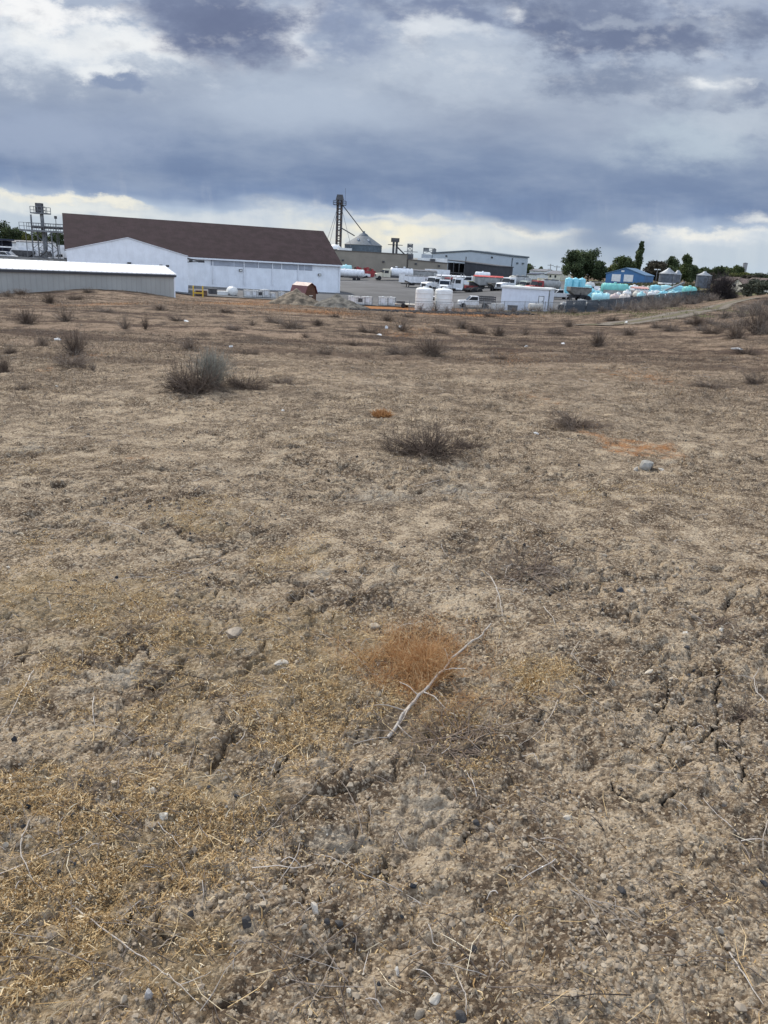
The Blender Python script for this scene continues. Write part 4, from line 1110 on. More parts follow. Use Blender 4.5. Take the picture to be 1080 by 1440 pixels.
class Bld:
    def __init__(s, name, label, cat, P0, P1, depth, group=None, z0=None):
        s.L = math.hypot(P1[0] - P0[0], P1[1] - P0[1]); s.rz = math.atan2(P1[1] - P0[1], P1[0] - P0[0]); s.D = depth
        s.P0 = P0
        if z0 is None: z0 = min(gz(*P0), gz(*P1))
        s.z0 = z0
        s.o = thing(name, label, cat, (P0[0], P0[1], z0), s.rz, group)
    def h(s, px, py, yl=0.0):
        """local height of a facade point (x from the picture column)"""
        x, z = s.xz(px, py, yl); return z
    def xz(s, px, py, yl=0.0):
        d = ray(px, py); c_, s_ = math.cos(s.rz), math.sin(s.rz)
        ox, oy = s.P0[0] - s_ * yl, s.P0[1] + c_ * yl
        # CP + d*k = O + (c,s)*x
        k = (ox * s_ - oy * c_) / (d.x * s_ - d.y * c_)
        X, Y = d.x * k, d.y * k
        return (X - ox) * c_ + (Y - oy) * s_, CAMZ + d.z * k - s.z0
    def walls(s, eave, ridge, along, mt, base=-.6, mono=False, name='wall'):
        if along: pr = [(0, base), (s.D, base), (s.D, eave if not mono else ridge)] + ([] if mono else [(s.D / 2, ridge)]) + [(0, eave)]; return MB().prism(pr, 'x', 0, s.L).build(name, mt, s.o)
        return MB().prism([(0, base), (s.L, base), (s.L, eave), (s.L / 2, ridge), (0, eave)], 'y', 0, s.D).build(name, mt, s.o)
    def roof(s, eave, ridge, along, mt, oh=.35, th=.14, gap=.03, mono=False, ohe=.25, name='roof'):
        W = s.D if along else s.L; sl = (ridge - eave) / (W if mono else W / 2); e0 = eave - sl * oh + gap
        if mono: pr = [(-oh, e0), (W + oh, ridge + sl * oh + gap), (W + oh, ridge + sl * oh + gap + th), (-oh, e0 + th)]
        else: pr = [(-oh, e0), (W / 2, ridge + gap), (W + oh, e0), (W + oh, e0 + th), (W / 2, ridge + gap + th), (-oh, e0 + th)]
        return MB().prism(pr, 'x' if along else 'y', -ohe, (s.L if along else s.D) + ohe).build(name, mt, s.o)
    def flat(s, x0, z0, x1, z1, name, mt, t=.05, y=0.0, parent=None):
        """a panel standing proud of the facade"""
        return MB().b2((x0, y - t, z0), (x1, y - .002, z1)).build(name, mt, parent or s.o)

def rect(b, pxa, pya, pxb, pyb, name, mt, t=.06):
    x0, z1 = b.xz(pxa, pya); x1, z0 = b.xz(pxb, pyb)
    return b.flat(x0, z0, x1, z1, name, mt, t)

# main warehouse with the brown roof
P0, P1 = frame(93.5, 352, 133, 478.5, 372, 151)
wh = Bld('warehouse', 'huge white warehouse with a dark brown roof and a strip of grey panels', 'warehouse', P0, P1, 24.5, z0=-4.55)
ev = wh.h(478, 372); rg_ = zat(*(at(442.5, 323.5, 161).xy), 323.5) - wh.z0
wh.walls(ev, rg_ - .25, True, WHITE); wh.roof(ev, rg_ - .25, True, ROOFBR, oh=.5, th=.18, ohe=.3)
MB().b2((-.25, -.62, ev - .36), (wh.L + .25, -.5, ev - .10)).build('gutter', TRIMW, wh.o)
xb0, zb0 = wh.xz(266, 403); xb1, zb1 = wh.xz(477, 414)
MB().prism([(xb0 - 8, -.6), (wh.L + .06, -.6), (wh.L + .06, zb1), (xb0 - 8, zb0 + .4)], 'y', -.10, -.004).build('foundation', CONC, wh.o)
for a, b_ in ((225, 355), (358, 410), (417, 492), (497, 571), (577, 621), (628, 711), (719, 752), (756, 796)):
    pa, pb = 240 + a / 4, 240 + b_ / 4
    rect(wh, pa, 364.4 + (pa - 296) * .054, pb, 373.0 + (pb - 296) * .054, 'translucent_panel', GLASSY)
for a in (237, 412, 572, 716):
    x, z = wh.xz(240 + a / 4, 375); MB().box((x, -.12, (ev - .3 + 1.2) / 2), (.16, .12, ev - 1.5)).build('downspout', TRIMW, wh.o)
MB().box((wh.L - .1, -.1, ev / 2), (.3, .1, ev - .7)).build('corner_trim', TRIMW, wh.o)
for px, py in ((338.2, 380.2), (449, 386.3)):
    x, z = wh.xz(px, py); l_ = MB().b2((x - .28, -.32, z - .2), (x + .28, -.02, z + .2)).build('wall_lamp', TRIMD, wh.o); MB().b2((x - .2, -.35, z - .14), (x + .2, -.325, z + .1)).build('lens', LAMPM, l_)

# gabled annex in front of it
P0, P1 = frame(93.2, 351, 115.5, 263.5, 361.5, 121.3)
an = Bld('annex_building', 'plain white gabled building in front of the brown roofed warehouse', 'building', P0, P1, 14.2, z0=-4.5)
e = (an.h(93.2, 351) + an.h(263.5, 361.5)) / 2; ap = an.xz(180, 335)
an.walls(e, ap[1], False, WHITE); an.roof(e, ap[1], False, TRIMW, oh=.12, th=.10, ohe=.12)
x, z = an.xz(181.7, 370.7); l_ = MB().b2((x - .26, -.3, z - .2), (x + .26, -.02, z + .2)).build('wall_lamp', TRIMD, an.o)
x, z = an.xz(263, 366)
fl = MB().tube([(an.L, .3, z + .3), (an.L + 2.0, -.3, z - .05)], .09).tube([(an.L, .3, z - .25), (an.L + 2.0, -.3, z - .05)], .07).box((an.L + 2.0, -.3, z - .05), (.9, .4, .35)).box((an.L + .5, 0, z + .05), (.5, .4, .4)).build('flood_lamp', TRIMD, an.o)

# long tan storage shed with the bright ribbed roof
A, B_ = at(-120, 370, 81), at(245.5, 388, 100.5)
sh = Bld('storage_shed', 'long low tan storage shed with a bright white ribbed roof', 'shed', (A.x, A.y), (B_.x, B_.y), 5.6)
e = (sh.h(0, 376) + sh.h(245, 387.6)) / 2
rz_ = e + .85
sh.walls(e, rz_, True, TANW, base=-1.2); sh.roof(e, rz_, True, ROOFWH, oh=.22, th=.09, ohe=.15)
MB().b2((-.1, -.30, e - .30), (sh.L + .1, -.225, e - .06)).build('eave_trim', TRIMD, sh.o)
MB().b2((sh.L - .15, -.06, -.5), (sh.L + .02, -.002, e - .32)).build('corner_trim', TRIMW, sh.o)
p = spot(232, 392, 103); fp = thing('flood_light', 'pair of black floodlights on a post behind the end of the tan shed', 'floodlight', p)
hh = zat(p.x, p.y, 375) - p.z
MB().tube([(0, 0, -.2), (0, 0, hh)], .06).build('pole', STEELD, fp); MB().box((0, 0, hh), (.9, .06, .06)).build('crossbar', STEELD, fp)
for q in (-.42, .42): MB().box((q, -.1, hh + .1), (.36, .25, .26)).build('lamp_head', TRIMD, fp)

# left background: lattice tower, shed, wall
def lattice(mb, w, d, z0, z1, r, bays):
    for x in (-w / 2, w / 2):
        for y in (-d / 2, d / 2): mb.tube([(x, y, z0), (x, y, z1)], r, 4)
    for k in range(bays):
        a, b_ = z0 + (z1 - z0) * k / bays, z0 + (z1 - z0) * (k + 1) / bays
        for y in (-d / 2, d / 2): mb.tube([(-w / 2, y, a), (w / 2, y, b_)], r * .6, 4); mb.tube([(w / 2, y, a), (-w / 2, y, b_)], r * .6, 4); mb.tube([(-w / 2, y, b_), (w / 2, y, b_)], r * .6, 4)
        for x in (-w / 2, w / 2): mb.tube([(x, -d / 2, a), (x, d / 2, b_)], r * .6, 4); mb.tube([(x, -d / 2, b_), (x, d / 2, b_)], r * .6, 4)
    return mb
def rails(mb, x0, x1, y, z, h=1.1, n=6, r=.05):
    for k in range(n + 1): x = x0 + (x1 - x0) * k / n; mb.tube([(x, y, z), (x, y, z + h)], r, 4)
    for q in (h, h * .5): mb.tube([(x0, y, z + q), (x1, y, z + q)], r, 4)
    return mb
YT = 150; p = spot(64, 374, YT); sc_ = YT / FPX * 1.0
lt = thing('loading_tower', 'grey steel loading tower with platforms and a high catwalk left of the warehouse', 'tower', p)
lx = lambda px: (px - 64) * sc_ * 1.0
lz = lambda py, px=64: zat(p.x + lx(px), p.y, py) - p.z
zc = lz(324)
m_ = MB()
for x in (lx(53), lx(79)):
    for y in (-1.2, 1.2): m_.tube([(x, y, -.3), (x, y, zc)], .14, 5)
for x in (lx(41), lx(85)): m_.tube([(x, 0, -.3), (x, 0, zc)], .07, 5)
for a, b_ in ((.05, .45), (.45, .95)):
    for y in (-1.2, 1.2): m_.tube([(lx(53), y, zc * a), (lx(79), y, zc * b_)], .06, 4); m_.tube([(lx(79), y, zc * a), (lx(53), y, zc * b_)], .06, 4)
m_.build('leg_frame', STEEL, lt)
MB().tube([(lx(66), 0, -.3), (lx(64), 0, lz(292))], .34, 8).build('column', STEEL, lt)
MB().b2((lx(38), -1.5, zc - .3), (lx(96), 1.5, zc)).build('catwalk', STEEL, lt)
rails(rails(MB(), lx(38), lx(96), -1.5, zc, 1.2, 9), lx(38), lx(96), 1.5, zc, 1.2, 9).build('railing', STEEL, lt)
MB().b2((lx(53), -1.3, zc + .3), (lx(92), .2, zc + .75)).build('conveyor', STEELD, lt)
zt = lz(301); MB().b2((lx(53), -1.1, zt), (lx(73), 1.1, zt + .2)).build('top_platform', STEEL, lt)
rails(rails(MB(), lx(53), lx(73), -1.1, zt, 1.2, 4, .06), lx(53), lx(73), 1.1, zt, 1.2, 4, .06).build('railing', STEEL, lt)
MB().box((lx(62), 0, zt + 1.0), (1.1, 1.0, 1.7)).build('drive_head', STEELD, lt)
MB().tube([(lx(53), -1, zc), (lx(53), -1, lz(302, 53))], .16, 6).build('standpipe', STEEL, lt)
MB().tube([(lx(84), -.5, zc), (lx(84), -.5, lz(305, 84))], .06, 5).box((lx(84), -.5, lz(306, 84)), (.4, .3, .5)).build('lamp_post', STEELD, lt)
MB().tube([(lx(68), 0, zc - .3), (lx(67), 0, zc * .45), (lx(63), -1, zc * .3)], .28, 8).build('spout', STEEL, lt)
A, B_ = at(-60, 372, 140), at(93, 378, 146)
cw = Bld('concrete_wall', 'low grey concrete wall behind the tan shed roof', 'wall', (A.x, A.y), (B_.x, B_.y), .4)
MB().b2((0, 0, -1), (cw.L, .4, cw.h(30, 362))).build('panel', CONC, cw.o)
MB().b2((-.02, -.06, cw.h(30, 362) + .004), (cw.L + .02, .46, cw.h(30, 362) + .12)).build('coping', STEEL, cw.o)
x0, z_ = cw.xz(43, 365); x1, _ = cw.xz(58, 365); MB().b2((x0, -.5, -.5), (x1, -.06, z_)).build('cabinet', STEEL, cw.o)
A, B_ = at(-14, 352, 178), at(18, 354, 186)
bs = Bld('open_shed', 'dark blue open fronted shed with a brown inside at the left edge', 'shed', (A.x, A.y), (B_.x, B_.y), 9)
zt = bs.h(10, 336)
MB().b2((0, 7, -.5), (bs.L, 7.2, zt - .4)).build('back_wall', RUSTY, bs.o); MB().b2((bs.L - .25, 0, -.5), (bs.L, 7, zt - .4)).build('side_wall', NAVY, bs.o)
MB().b2((-.3, -.4, zt - .38), (bs.L + .4, 7.6, zt)).build('roof', NAVY, bs.o)
for x in (.3, bs.L * .55): MB().b2((x - .12, 0, -.5), (x + .12, .24, zt - .42)).build('post', NAVY, bs.o)
A, B_ = at(18, 352, 215), at(42, 354, 222)
wb = Bld('site_office', 'small white office with dark windows behind the left tower', 'building', (A.x, A.y), (B_.x, B_.y), 8)
zt = wb.h(20, 341); wb.walls(zt, zt + .5, True, WHITE); wb.roof(zt, zt + .5, True, GREYR)
for a in (23.5, 28.5): rect(wb, a, 343.5, a + 2.2, 348, 'window', WIN)

# grain elevator leg, big bin, dome, warehouses of the middle distance
YE = 250; p = spot(474.5, 388, YE); zt = zat(p.x, p.y, 279) - p.z; s_ = YE / FPX
el = thing('grain_elevator', 'tall thin grain elevator leg with guy cables rising over the brown roof', 'grain elevator', p)
lattice(MB(), 7 * s_, 4 * s_, -.3, zt * .97, .17, 14).build('tower_frame', STEELD, el)
MB().box((-.55, 0, zt / 2), (.55, .7, zt)).box((.55, 0, zt / 2), (.55, .7, zt)).build('bucket_leg', RUSTY, el)
MB().box((0, 0, zt + .3), (2.4, 1.6, 1.5), tap=.7).build('elevator_head', STEELD, el)
rails(rails(MB(), -1.9, 1.9, -1.2, zt - 1.8, 1.1, 4, .07), -1.9, 1.9, 1.2, zt - 1.8, 1.1, 4, .07).b2((-1.9, -1.2, zt - 1.9), (1.9, 1.2, zt - 1.81)).build('head_platform', STEELD, el)
MB().tube([(1.6, 0, zt - .5), (1.6, 0, zt + 3.0)], .05, 4).build('aerial', STEELD, el)
for dx, dy in ((-9, -2), (9.2, -3), (-7, 4)):
    MB().tube([(0, 0, zt * .97), (dx * .38, dy * .4, zt * .45), (dx * .6, dy * .5, 0)], .07, 4).build('guy_cable', STEEL, el)
YB = 252; q0 = spot(481.5, 385, YB); q1 = spot(534.5, 385, YB); rb = (q1.x - q0.x) / 2; p = Vector(((q0.x + q1.x) / 2, YB + rb, gz((q0.x + q1.x) / 2, YB + rb)))
zb = zat(p.x, p.y, 345) - p.z; za = zat(p.x, p.y, 327.5) - p.z
for tx, tz, nm in ((p.x - el.location.x, p.z + za - el.location.z, 'spout'), (p.x - el.location.x - 2.6, p.z + (za + zb) / 2 - el.location.z + .6, 'spout')):
    MB().tube([(.6, 0, zt * (.93 if tx > 5.7 else .62)), (tx, 3, tz + .1)], .16, 6).build(nm, STEELD, el)
gb = thing('grain_bin', 'large round galvanised grain bin with a cone roof behind the beige warehouse', 'grain bin', p)
MB().lathe([(rb, -.5), (rb, zb)], 40).build('bin_wall', BINW, gb)
MB().lathe([(rb + .25, zb + .02), (rb * .3, zb + (za - zb) * .74), (rb * .26, zb + (za - zb) * .76)], 40).build('cone_roof', BINR, gb)
MB().lathe([(rb * .27, zb + (za - zb) * .765), (rb * .2, zb + (za - zb) * .9), (.4, za), (.38, za + .5)], 24).build('roof_cap', BINR, gb)
for t in (-2.0, -1.1): MB().box((rb * .62 * math.cos(t), rb * .62 * math.sin(t), zb + (za - zb) * .42), (.7, .7, .8)).build('roof_vent', GALVR, gb)
p = spot(470, 384, 245); r_ = 8.6 * 245 / FPX
wd = thing('domed_bin', 'white domed bin top just right of the brown warehouse roof', 'grain bin', p); zz = zat(p.x, p.y, 350.5) - p.z; zt = zat(p.x, p.y, 343.5) - p.z
MB().lathe([(r_, -.4), (r_, zz)], 24).build('bin_wall', BEIGE, wd); MB().lathe([(r_ + .1, zz + .02), (r_ * .92, zz + (zt - zz) * .45), (r_ * .6, zz + (zt - zz) * .85), (.1, zt)], 24).build('dome', WHITE_P, wd)
P0, P1 = frame(446, 390, 232, 572, 386, 240)
b1 = Bld('beige_warehouse', 'long flat roofed beige warehouse below the galvanised bin', 'warehouse', P0, P1, 10, z0=-2.9)
zt = (b1.h(478, 354) + b1.h(572, 357.5)) / 2
MB().b2((0, 0, -.8), (b1.L, 10, zt)).build('wall', BEIGE, b1.o); MB().b2((-.12, -.12, zt + .004), (b1.L + .12, 10.12, zt + .28)).build('parapet', BEIGED, b1.o)
MB().b2((b1.L - .25, -.08, -.5), (b1.L + .02, -.004, zt - .01)).build('corner_trim', BEIGED, b1.o)
for px, py in ((482, 366), (539, 368)): x, z = b1.xz(px, py); MB().b2((x - .3, -.35, z - .22), (x + .3, -.01, z + .22)).build('wall_lamp', TRIMD, b1.o)
x0, z_ = b1.xz(479, 355); x1, _ = b1.xz(497, 355); MB().b2((x0, 2, zt + .3), (x1, 4.5, zt + .95)).build('roof_unit', WHITE_P, b1.o)
P0, P1 = frame(573, 386, 240, 628.5, 384, 243)
b2_ = Bld('beige_building', 'lower beige building with a white sloping roof beside the beige warehouse', 'building', P0, P1, 22, z0=-2.6)
zl = b2_.h(573, 365.5); zr = b2_.h(628, 371)
MB().prism([(0, -.8), (b2_.L, -.8), (b2_.L, zr), (0, zl)], 'y', 0, 22).build('wall', BEIGE, b2_.o)
MB().prism([(-.1, zl + .02), (b2_.L + .1, zr + .02), (b2_.L + .1, zr + .3), (-.1, zl + .3)], 'y', -.15, 22.1).build('fascia', BEIGED, b2_.o)
x0 = b2_.xz(588, 366)[0]; MB().prism([(x0, zl + .10), (b2_.L + .05, zr + .32), (b2_.L + .05, zr + 1.5), (x0, zl + .75)], 'y', .6, 21).build('white_roof', WHITE_P, b2_.o)
x0, z_ = b2_.xz(577, 360); MB().b2((x0 - .9, 1, zl + .3), (x0 + 1.2, 3, zl + 1.7)).build('roof_unit', STEELD, b2_.o)
x0, z_ = b2_.xz(609, 366); MB().b2((x0 - .7, -.1, z_ - .3), (x0 + .7, .58, z_ + .4)).build('roof_unit', STEELD, b2_.o)
for px, py in ((584.5, 371), (617, 374)): x, z = b2_.xz(px, py); MB().b2((x - .3, -.35, z - .25), (x + .3, -.01, z + .25)).build('wall_lamp', TRIMD, b2_.o)
p = spot(552.5, 384, 255); zt = zat(p.x, p.y, 339) - p.z
e2 = thing('short_elevator', 'short dark elevator leg with a slanting spout above the beige warehouse', 'grain elevator', p)
MB().box((-.25, 0, zt / 2), (.7, .9, zt)).box((.75, 0, zt / 2), (.7, .9, zt)).build('bucket_leg', STEELD, e2); MB().box((.2, 0, zt + .3), (2.6, 1.4, 1.2)).b2((-2.0, -1, zt - 1.2), (2.6, 1, zt - 1.05)).build('elevator_head', STEELD, e2)
MB().tube([(1, 0, zt - 1.8), (4.6, 0, zt - 4.8)], .22, 6).build('spout', STEELD, e2)
p = spot(574.5, 384, 270); zt = zat(p.x, p.y, 343) - p.z
e3 = thing('steel_mast', 'pale grey lattice mast standing behind the beige buildings', 'mast', p)
lattice(MB(), 1.7, 1.7, 0, zt, .12, 9).build('mast_frame', STEEL, e3); MB().b2((-1.9, -1, zt * .72), (2.6, 1, zt * .74)).build('platform', STEEL, e3); MB().box((0, 0, zt * .93), (1.6, 1.4, .9)).build('mast_head', STEEL, e3)
p = spot(601.5, 384, 330); zt = zat(p.x, p.y, 349) - p.z
e4 = thing('distant_hopper', 'faint pale hopper building far behind the beige buildings', 'building', p)
MB().box((0, 0, zt * .38), (6, 4, zt * .76)).build('tower_body', mat('pale_grey_siding', (.40, .44, .49), .6), e4); lattice(MB(), 4.6, 2, zt * .76, zt, .16, 1).build('top_frame', STEEL, e4); MB().box((-1.2, 0, zt * .93), (2.2, 2, 1.4)).box((2, 0, zt * .9), (1.6, 2, 1.6)).build('roof_unit', STEEL, e4)

# big pale shop and dark lean-to
P0, P1 = frame(605.5, 390, 288, 718.5, 391, 262)
sp = Bld('metal_shop', 'big pale blue grey metal shop with a low pitched roof', 'building', P0, P1, 8, z0=-2.6)
e = (sp.h(605.5, 356.5) + sp.h(718.5, 361.5)) / 2; ap = sp.xz(659, 353.6)[1]
sp.walls(e, ap, False, SHOPW); sp.roof(e, ap, False, SHOPT, oh=.3, th=.45, ohe=.3)
MB().b2((sp.L - .35, -.08, -.5), (sp.L + .03, -.004, e - .3)).build('corner_trim', SHOPT, sp.o); MB().b2((-.03, -.08, -.5), (.25, -.004, e - .3)).build('corner_trim', SHOPT, sp.o)
for px, py in ((628, 360), (692, 362)): x, z = sp.xz(px, py); MB().b2((x - .3, -.3, z - .25), (x + .3, -.01, z + .25)).build('wall_lamp', TRIMD, sp.o)
MB().box((sp.L * .60, 3, ap - .3), (4.0, 1.5, 1.0)).build('ridge_vent', SHOPT, sp.o)
for y in (2.4, 5.4): MB().b2((sp.L + .003, y - .4, e - 2.0), (sp.L + .3, y + .4, e - 1.6)).build('wall_lamp', SHOPT, sp.o)
P0, P1 = frame(628.5, 391, 258, 697.5, 392, 246)
lo = Bld('dark_lean_to', 'charcoal metal lean-to with an open bay in front of the pale shop', 'building', P0, P1, 9, z0=-2.9)
zl, zr = lo.h(629, 366.3), lo.h(697, 375); xm = lo.xz(653, 380)[0]
zm = zl + (zr - zl) * xm / lo.L
MB().prism([(xm, -.6), (lo.L, -.6), (lo.L, zr), (xm, zm)], 'y', 0, 9).build('wall', CHAR, lo.o)
MB().b2((0, 8.6, -.6), (xm - .02, 9, zm - .2)).build('back_wall', CHAR, lo.o); MB().b2((0, 0, -.6), (.25, 8.58, zm - .2)).build('side_wall', CHAR, lo.o)
MB().prism([(-.2, zl + .02), (lo.L + .2, zr + .02), (lo.L + .2, zr + .26), (-.2, zl + .26)], 'y', -.25, 9.2).build('roof', CHAR, lo.o)
MB().b2((0, -.05, zm * .45), (xm, .1, zm * .45 + .25)).build('crossbeam', STEEL, lo.o)
for k in (.33, .66, .98): MB().b2((xm * k - .1, .12, -.5), (xm * k + .1, .3, zm - .1)).build('post', STEEL, lo.o)
x, z = lo.xz(654, 374); MB().tube([(x, .2, 0), (x, .2, lo.h(654, 361))], .14, 6).build('vent_pipe', STEELD, lo.o)

# low white shed at the field's edge
P0, P1 = frame(703.5, 434, 113, 770.5, 436, 111)
ws = Bld('white_shed', 'low flat roofed white metal shed at the edge of the field', 'shed', P0, P1, 5.5, z0=min(gz(*P0), gz(*P1)) - .1)
zl, zr = ws.h(704, 404.2), ws.h(770, 407.5)
ws_w = (zl + zr) / 2
MB().b2((0, 0, -.6), (ws.L, 5.5, ws_w)).build('wall', mat('pale_blue_white_siding', (.66, .70, .78), .55, var=.04, ribs=('x', .45, .01), dirt=.1), ws.o)
MB().b2((-.15, -.18, ws_w + .004), (ws.L + .15, 5.65, ws_w + .22)).build('roof', WHITE_P, ws.o)
dx0, dz1 = ws.xz(758.5, 417); dx1, dz0 = ws.xz(763, 431)
d_ = ws.flat(dx0, dz0, dx1, dz1, 'door', TRIMW, .07); MB().b2((dx1 - .14, -.13, (dz0 + dz1) / 2), (dx1 - .06, -.072, (dz0 + dz1) / 2 + .12)).build('handle', STEELD, d_)
fr = MB().b2((dx0 - .09, -.05, dz0), (dx0 - .003, -.003, dz1 + .09)).b2((dx1 + .003, -.05, dz0), (dx1 + .09, -.003, dz1 + .09)).b2((dx0, -.05, dz1 + .003), (dx1, -.003, dz1 + .09)).build('door_frame', STEEL, ws.o)
MB().b2((ws.L - .12, -.04, -.3), (ws.L + .04, -.003, ws_w - .02)).build('corner_trim', STEEL, ws.o)

# red gambrel garden shed and dirt piles
P = spot(430, 420, 116)
A, B_ = at(428.5, 418, 115.4), at(449.5, 419, 116.6)
rs = Bld('garden_shed', 'small barn shaped wooden shed with a red gambrel roof', 'shed', (A.x, A.y), (B_.x, B_.y), 4.2)
rs.o.rotation_euler[2] = rs.rz + R(17)
w_ = 2.2; zt = rs.h(436, 399); k = zt
gam = [(0, 0 - .3), (w_, -.3), (w_, k * .52), (w_ * .83, k * .84), (w_ / 2, k), (w_ * .17, k * .84), (0, k * .52)]
MB().prism(gam, 'y', 0, 3.0).build('wall', WOODR, rs.o)
out = [(-.16, k * .47), (w_ * .14, k * .88), (w_ / 2, k * 1.05), (w_ * .86, k * .88), (w_ + .16, k * .47)]
inn = [(w_ + .05, k * .50), (w_ * .835, k * .855), (w_ / 2, k * 1.015), (w_ * .165, k * .855), (-.05, k * .50)]
MB().prism(out + inn, 'y', -.25, 3.2).build('roof', REDROOF, rs.o)
wd_ = MB().b2((w_ * .38, -.05, k * .12), (w_ * .66, -.003, k * .36)).build('window', WIN, rs.o)
MB().b2((w_ * .36, -.08, k * .36 + .003), (w_ * .68, -.003, k * .40)).b2((w_ * .505, -.08, k * .12), (w_ * .535, -.053, k * .36)).build('window_frame', CREAMH, wd_)
def mound(label, px, py, Y, wpx, hpx, col):
    p = spot(px, py, Y); r_ = wpx / 2 * Y / FPX; h_ = hpx * Y / FPX
    g = np.linspace(-1.25, 1.25, 60); X, Yy = np.meshgrid(g, g); d = np.hypot(X, Yy)
    Z = h_ * np.clip(1 - d, 0, 1) ** 1.1 * (1 + .15 * fbm(X, Yy, .5, 3, int(px))) + h_ * .16 * fbm(X * 3, Yy * 3, .6, 3, int(px) + 5) * (d < 1.05) - .25 * np.clip((d - .9) * 3, 0, 1)
    idx = np.arange(3600).reshape(60, 60); F = np.stack([idx[:-1, :-1], idx[:-1, 1:], idx[1:, 1:], idx[1:, :-1]], -1).reshape(-1, 4)
    o = raw('dirt_pile', np.stack([X.ravel() * r_, Yy.ravel() * r_ * .8, Z.ravel()], -1), F, col, smooth=True); o.location = p
    return tag(o, label, 'dirt pile')
mound('tan dirt pile half hiding the small red roofed shed', 417, 424, 103, 84, 21, DIRTM)
mound('darker gravelly dirt pile right of the small red roofed shed', 474, 427, 103, 92, 17, mat('heaped_gravel', (.15, .135, .11), .95, var=.35, scale=1.6, bump=.12, bscale=5))

# ------------------------------------------------------------------ vehicles (front towards +x, metres)
def wheel(parent, x, y, r=.5, w=.28, rim=RIM):
    o = MB().lathe([(r * .55, -w / 2), (r * .93, -w / 2), (r, -w * .3), (r, w * .3), (r * .93, w / 2), (r * .55, w / 2)], 16, axis='y').build('wheel', BLACK, parent)
    o.location = (x, y, r)
    MB().lathe([(r * .57, -w * .44), (r * .5, -w * .3), (r * .22, -w * .36), (r * .22, w * .36), (r * .5, w * .3), (r * .57, w * .44)], 12, axis='y').build('rim', rim, o)
    return o

def truck_front(t, col, x0=0.0, sleeper=False, hoodl=1.7, cabl=1.7, roofh=2.55, wid=2.2):
    """bonneted cab: front bumper at x0+hoodl+cabl"""
    h = wid / 2; xc = x0 + cabl; xf = xc + hoodl
    MB().prism([(x0, .75), (xc + .05, .75), (xc + .05, 1.55), (xc - .35, roofh), (x0 + .15, roofh + .05), (x0, roofh - .1)], 'y', -h, h).build('cab', col, t)
    MB().prism([(xc + .055, .72), (xf - .12, .72), (xf - .05, 1.35), (xf - .3, 1.5), (xc + .055, 1.66)], 'y', -h * .78, h * .78).build('hood', col, t)
    n = Vector((.93, 0, .40)); n.normalize()
    d = .03
    MB().prism([(xc + .03 + d, 1.68), (xc - .27 + d, roofh - .16), (xc - .27 + d + .02, roofh - .16), (xc + .03 + d + .03, 1.68)], 'y', -h * .9, h * .9).build('windshield', WIN, t)
    for s in (-1, 1):
        MB().b2((x0 + .45, s * h - .004 if s > 0 else -h - .02, 1.62), (xc - .28, s * h + .02 if s > 0 else -h + .004, roofh - .3)).build('side_window', WIN, t)
        MB().prism([(xf - 1.35, .55), (xf - 1.15, 1.12), (xf - .5, 1.18), (xf - .2, .95), (xf - .15, .55)], 'y', s * h * .70 if s > 0 else -h, h if s > 0 else -h * .70).build('fender', col, t)
        MB().lathe([(.04, xf - .2), (.13, xf - .13), (.12, xf - .10)], 10, (0, s * h * .86, 1.0), 'x').build('headlight', LAMPM, t)
        MB().box((xc + .05, s * (h + .22), 1.95), (.1, .22, .42)).build('mirror', TRIMD, t)
        wheel(t, xf - .78, s * (h - .13))
    MB().b2((xf - .05, -h * .5, .78), (xf - .005, h * .5, 1.32)).build('grille', STEELD, t)
    MB().b2((xf - .1, -h, .42), (xf + .08, h, .70)).build('bumper', RIM, t)
    return xf

def semi_tractor(name, label, pos, yaw, col, sc=1.0, sleeper=True, group=None):
    t = thing(name, label, 'truck', pos, yaw, group, sc)
    truck_front(t, col, 0.0)
    if sleeper: MB().b2((-.95, -1.1, .8), (-.02, 1.1, 2.75)).build('sleeper', col, t)
    MB().b2((-3.6, -.45, .62), (1.6, -.25, .86)).b2((-3.6, .25, .62), (1.6, .45, .86)).build('chassis', STEELD, t)
    for s in (-1, 1):
        MB().cyl((.1, s * 1.0, .62), (1.3, s * 1.0, .62), .27, 12).build('fuel_tank', SILVER, t)
        MB().tube([(-.05 if not sleeper else -1.05, s * .98, .9), (-.05 if not sleeper else -1.05, s * .98, 3.2)], .08, 8).build('exhaust_stack', SILVER, t)
        for x in (-2.0, -3.2): wheel(t, x, s * .95, .5, .5)
    MB().b2((-3.0, -.5, .9), (-1.9, .5, 1.0)).build('fifth_wheel', STEELD, t)
    return t

def tank_body(mb, x0, x1, z, r, y=0, n=24, dish=.28):
    return mb.lathe([(.02, x0), (r * .6, x0 + dish * .25), (r * .9, x0 + dish * .6), (r, x0 + dish), (r, x1 - dish), (r * .9, x1 - dish * .6), (r * .6, x1 - dish * .25), (.02, x1)], n, (0, y, z), 'x')
def bands(mb, xs, z, r, w=.09):
    for x in xs: mb.lathe([(r + .004, x - w), (r + .05, x - w * .6), (r + .05, x + w * .6), (r + .004, x + w)], 24, (0, 0, z), 'x')
    return mb

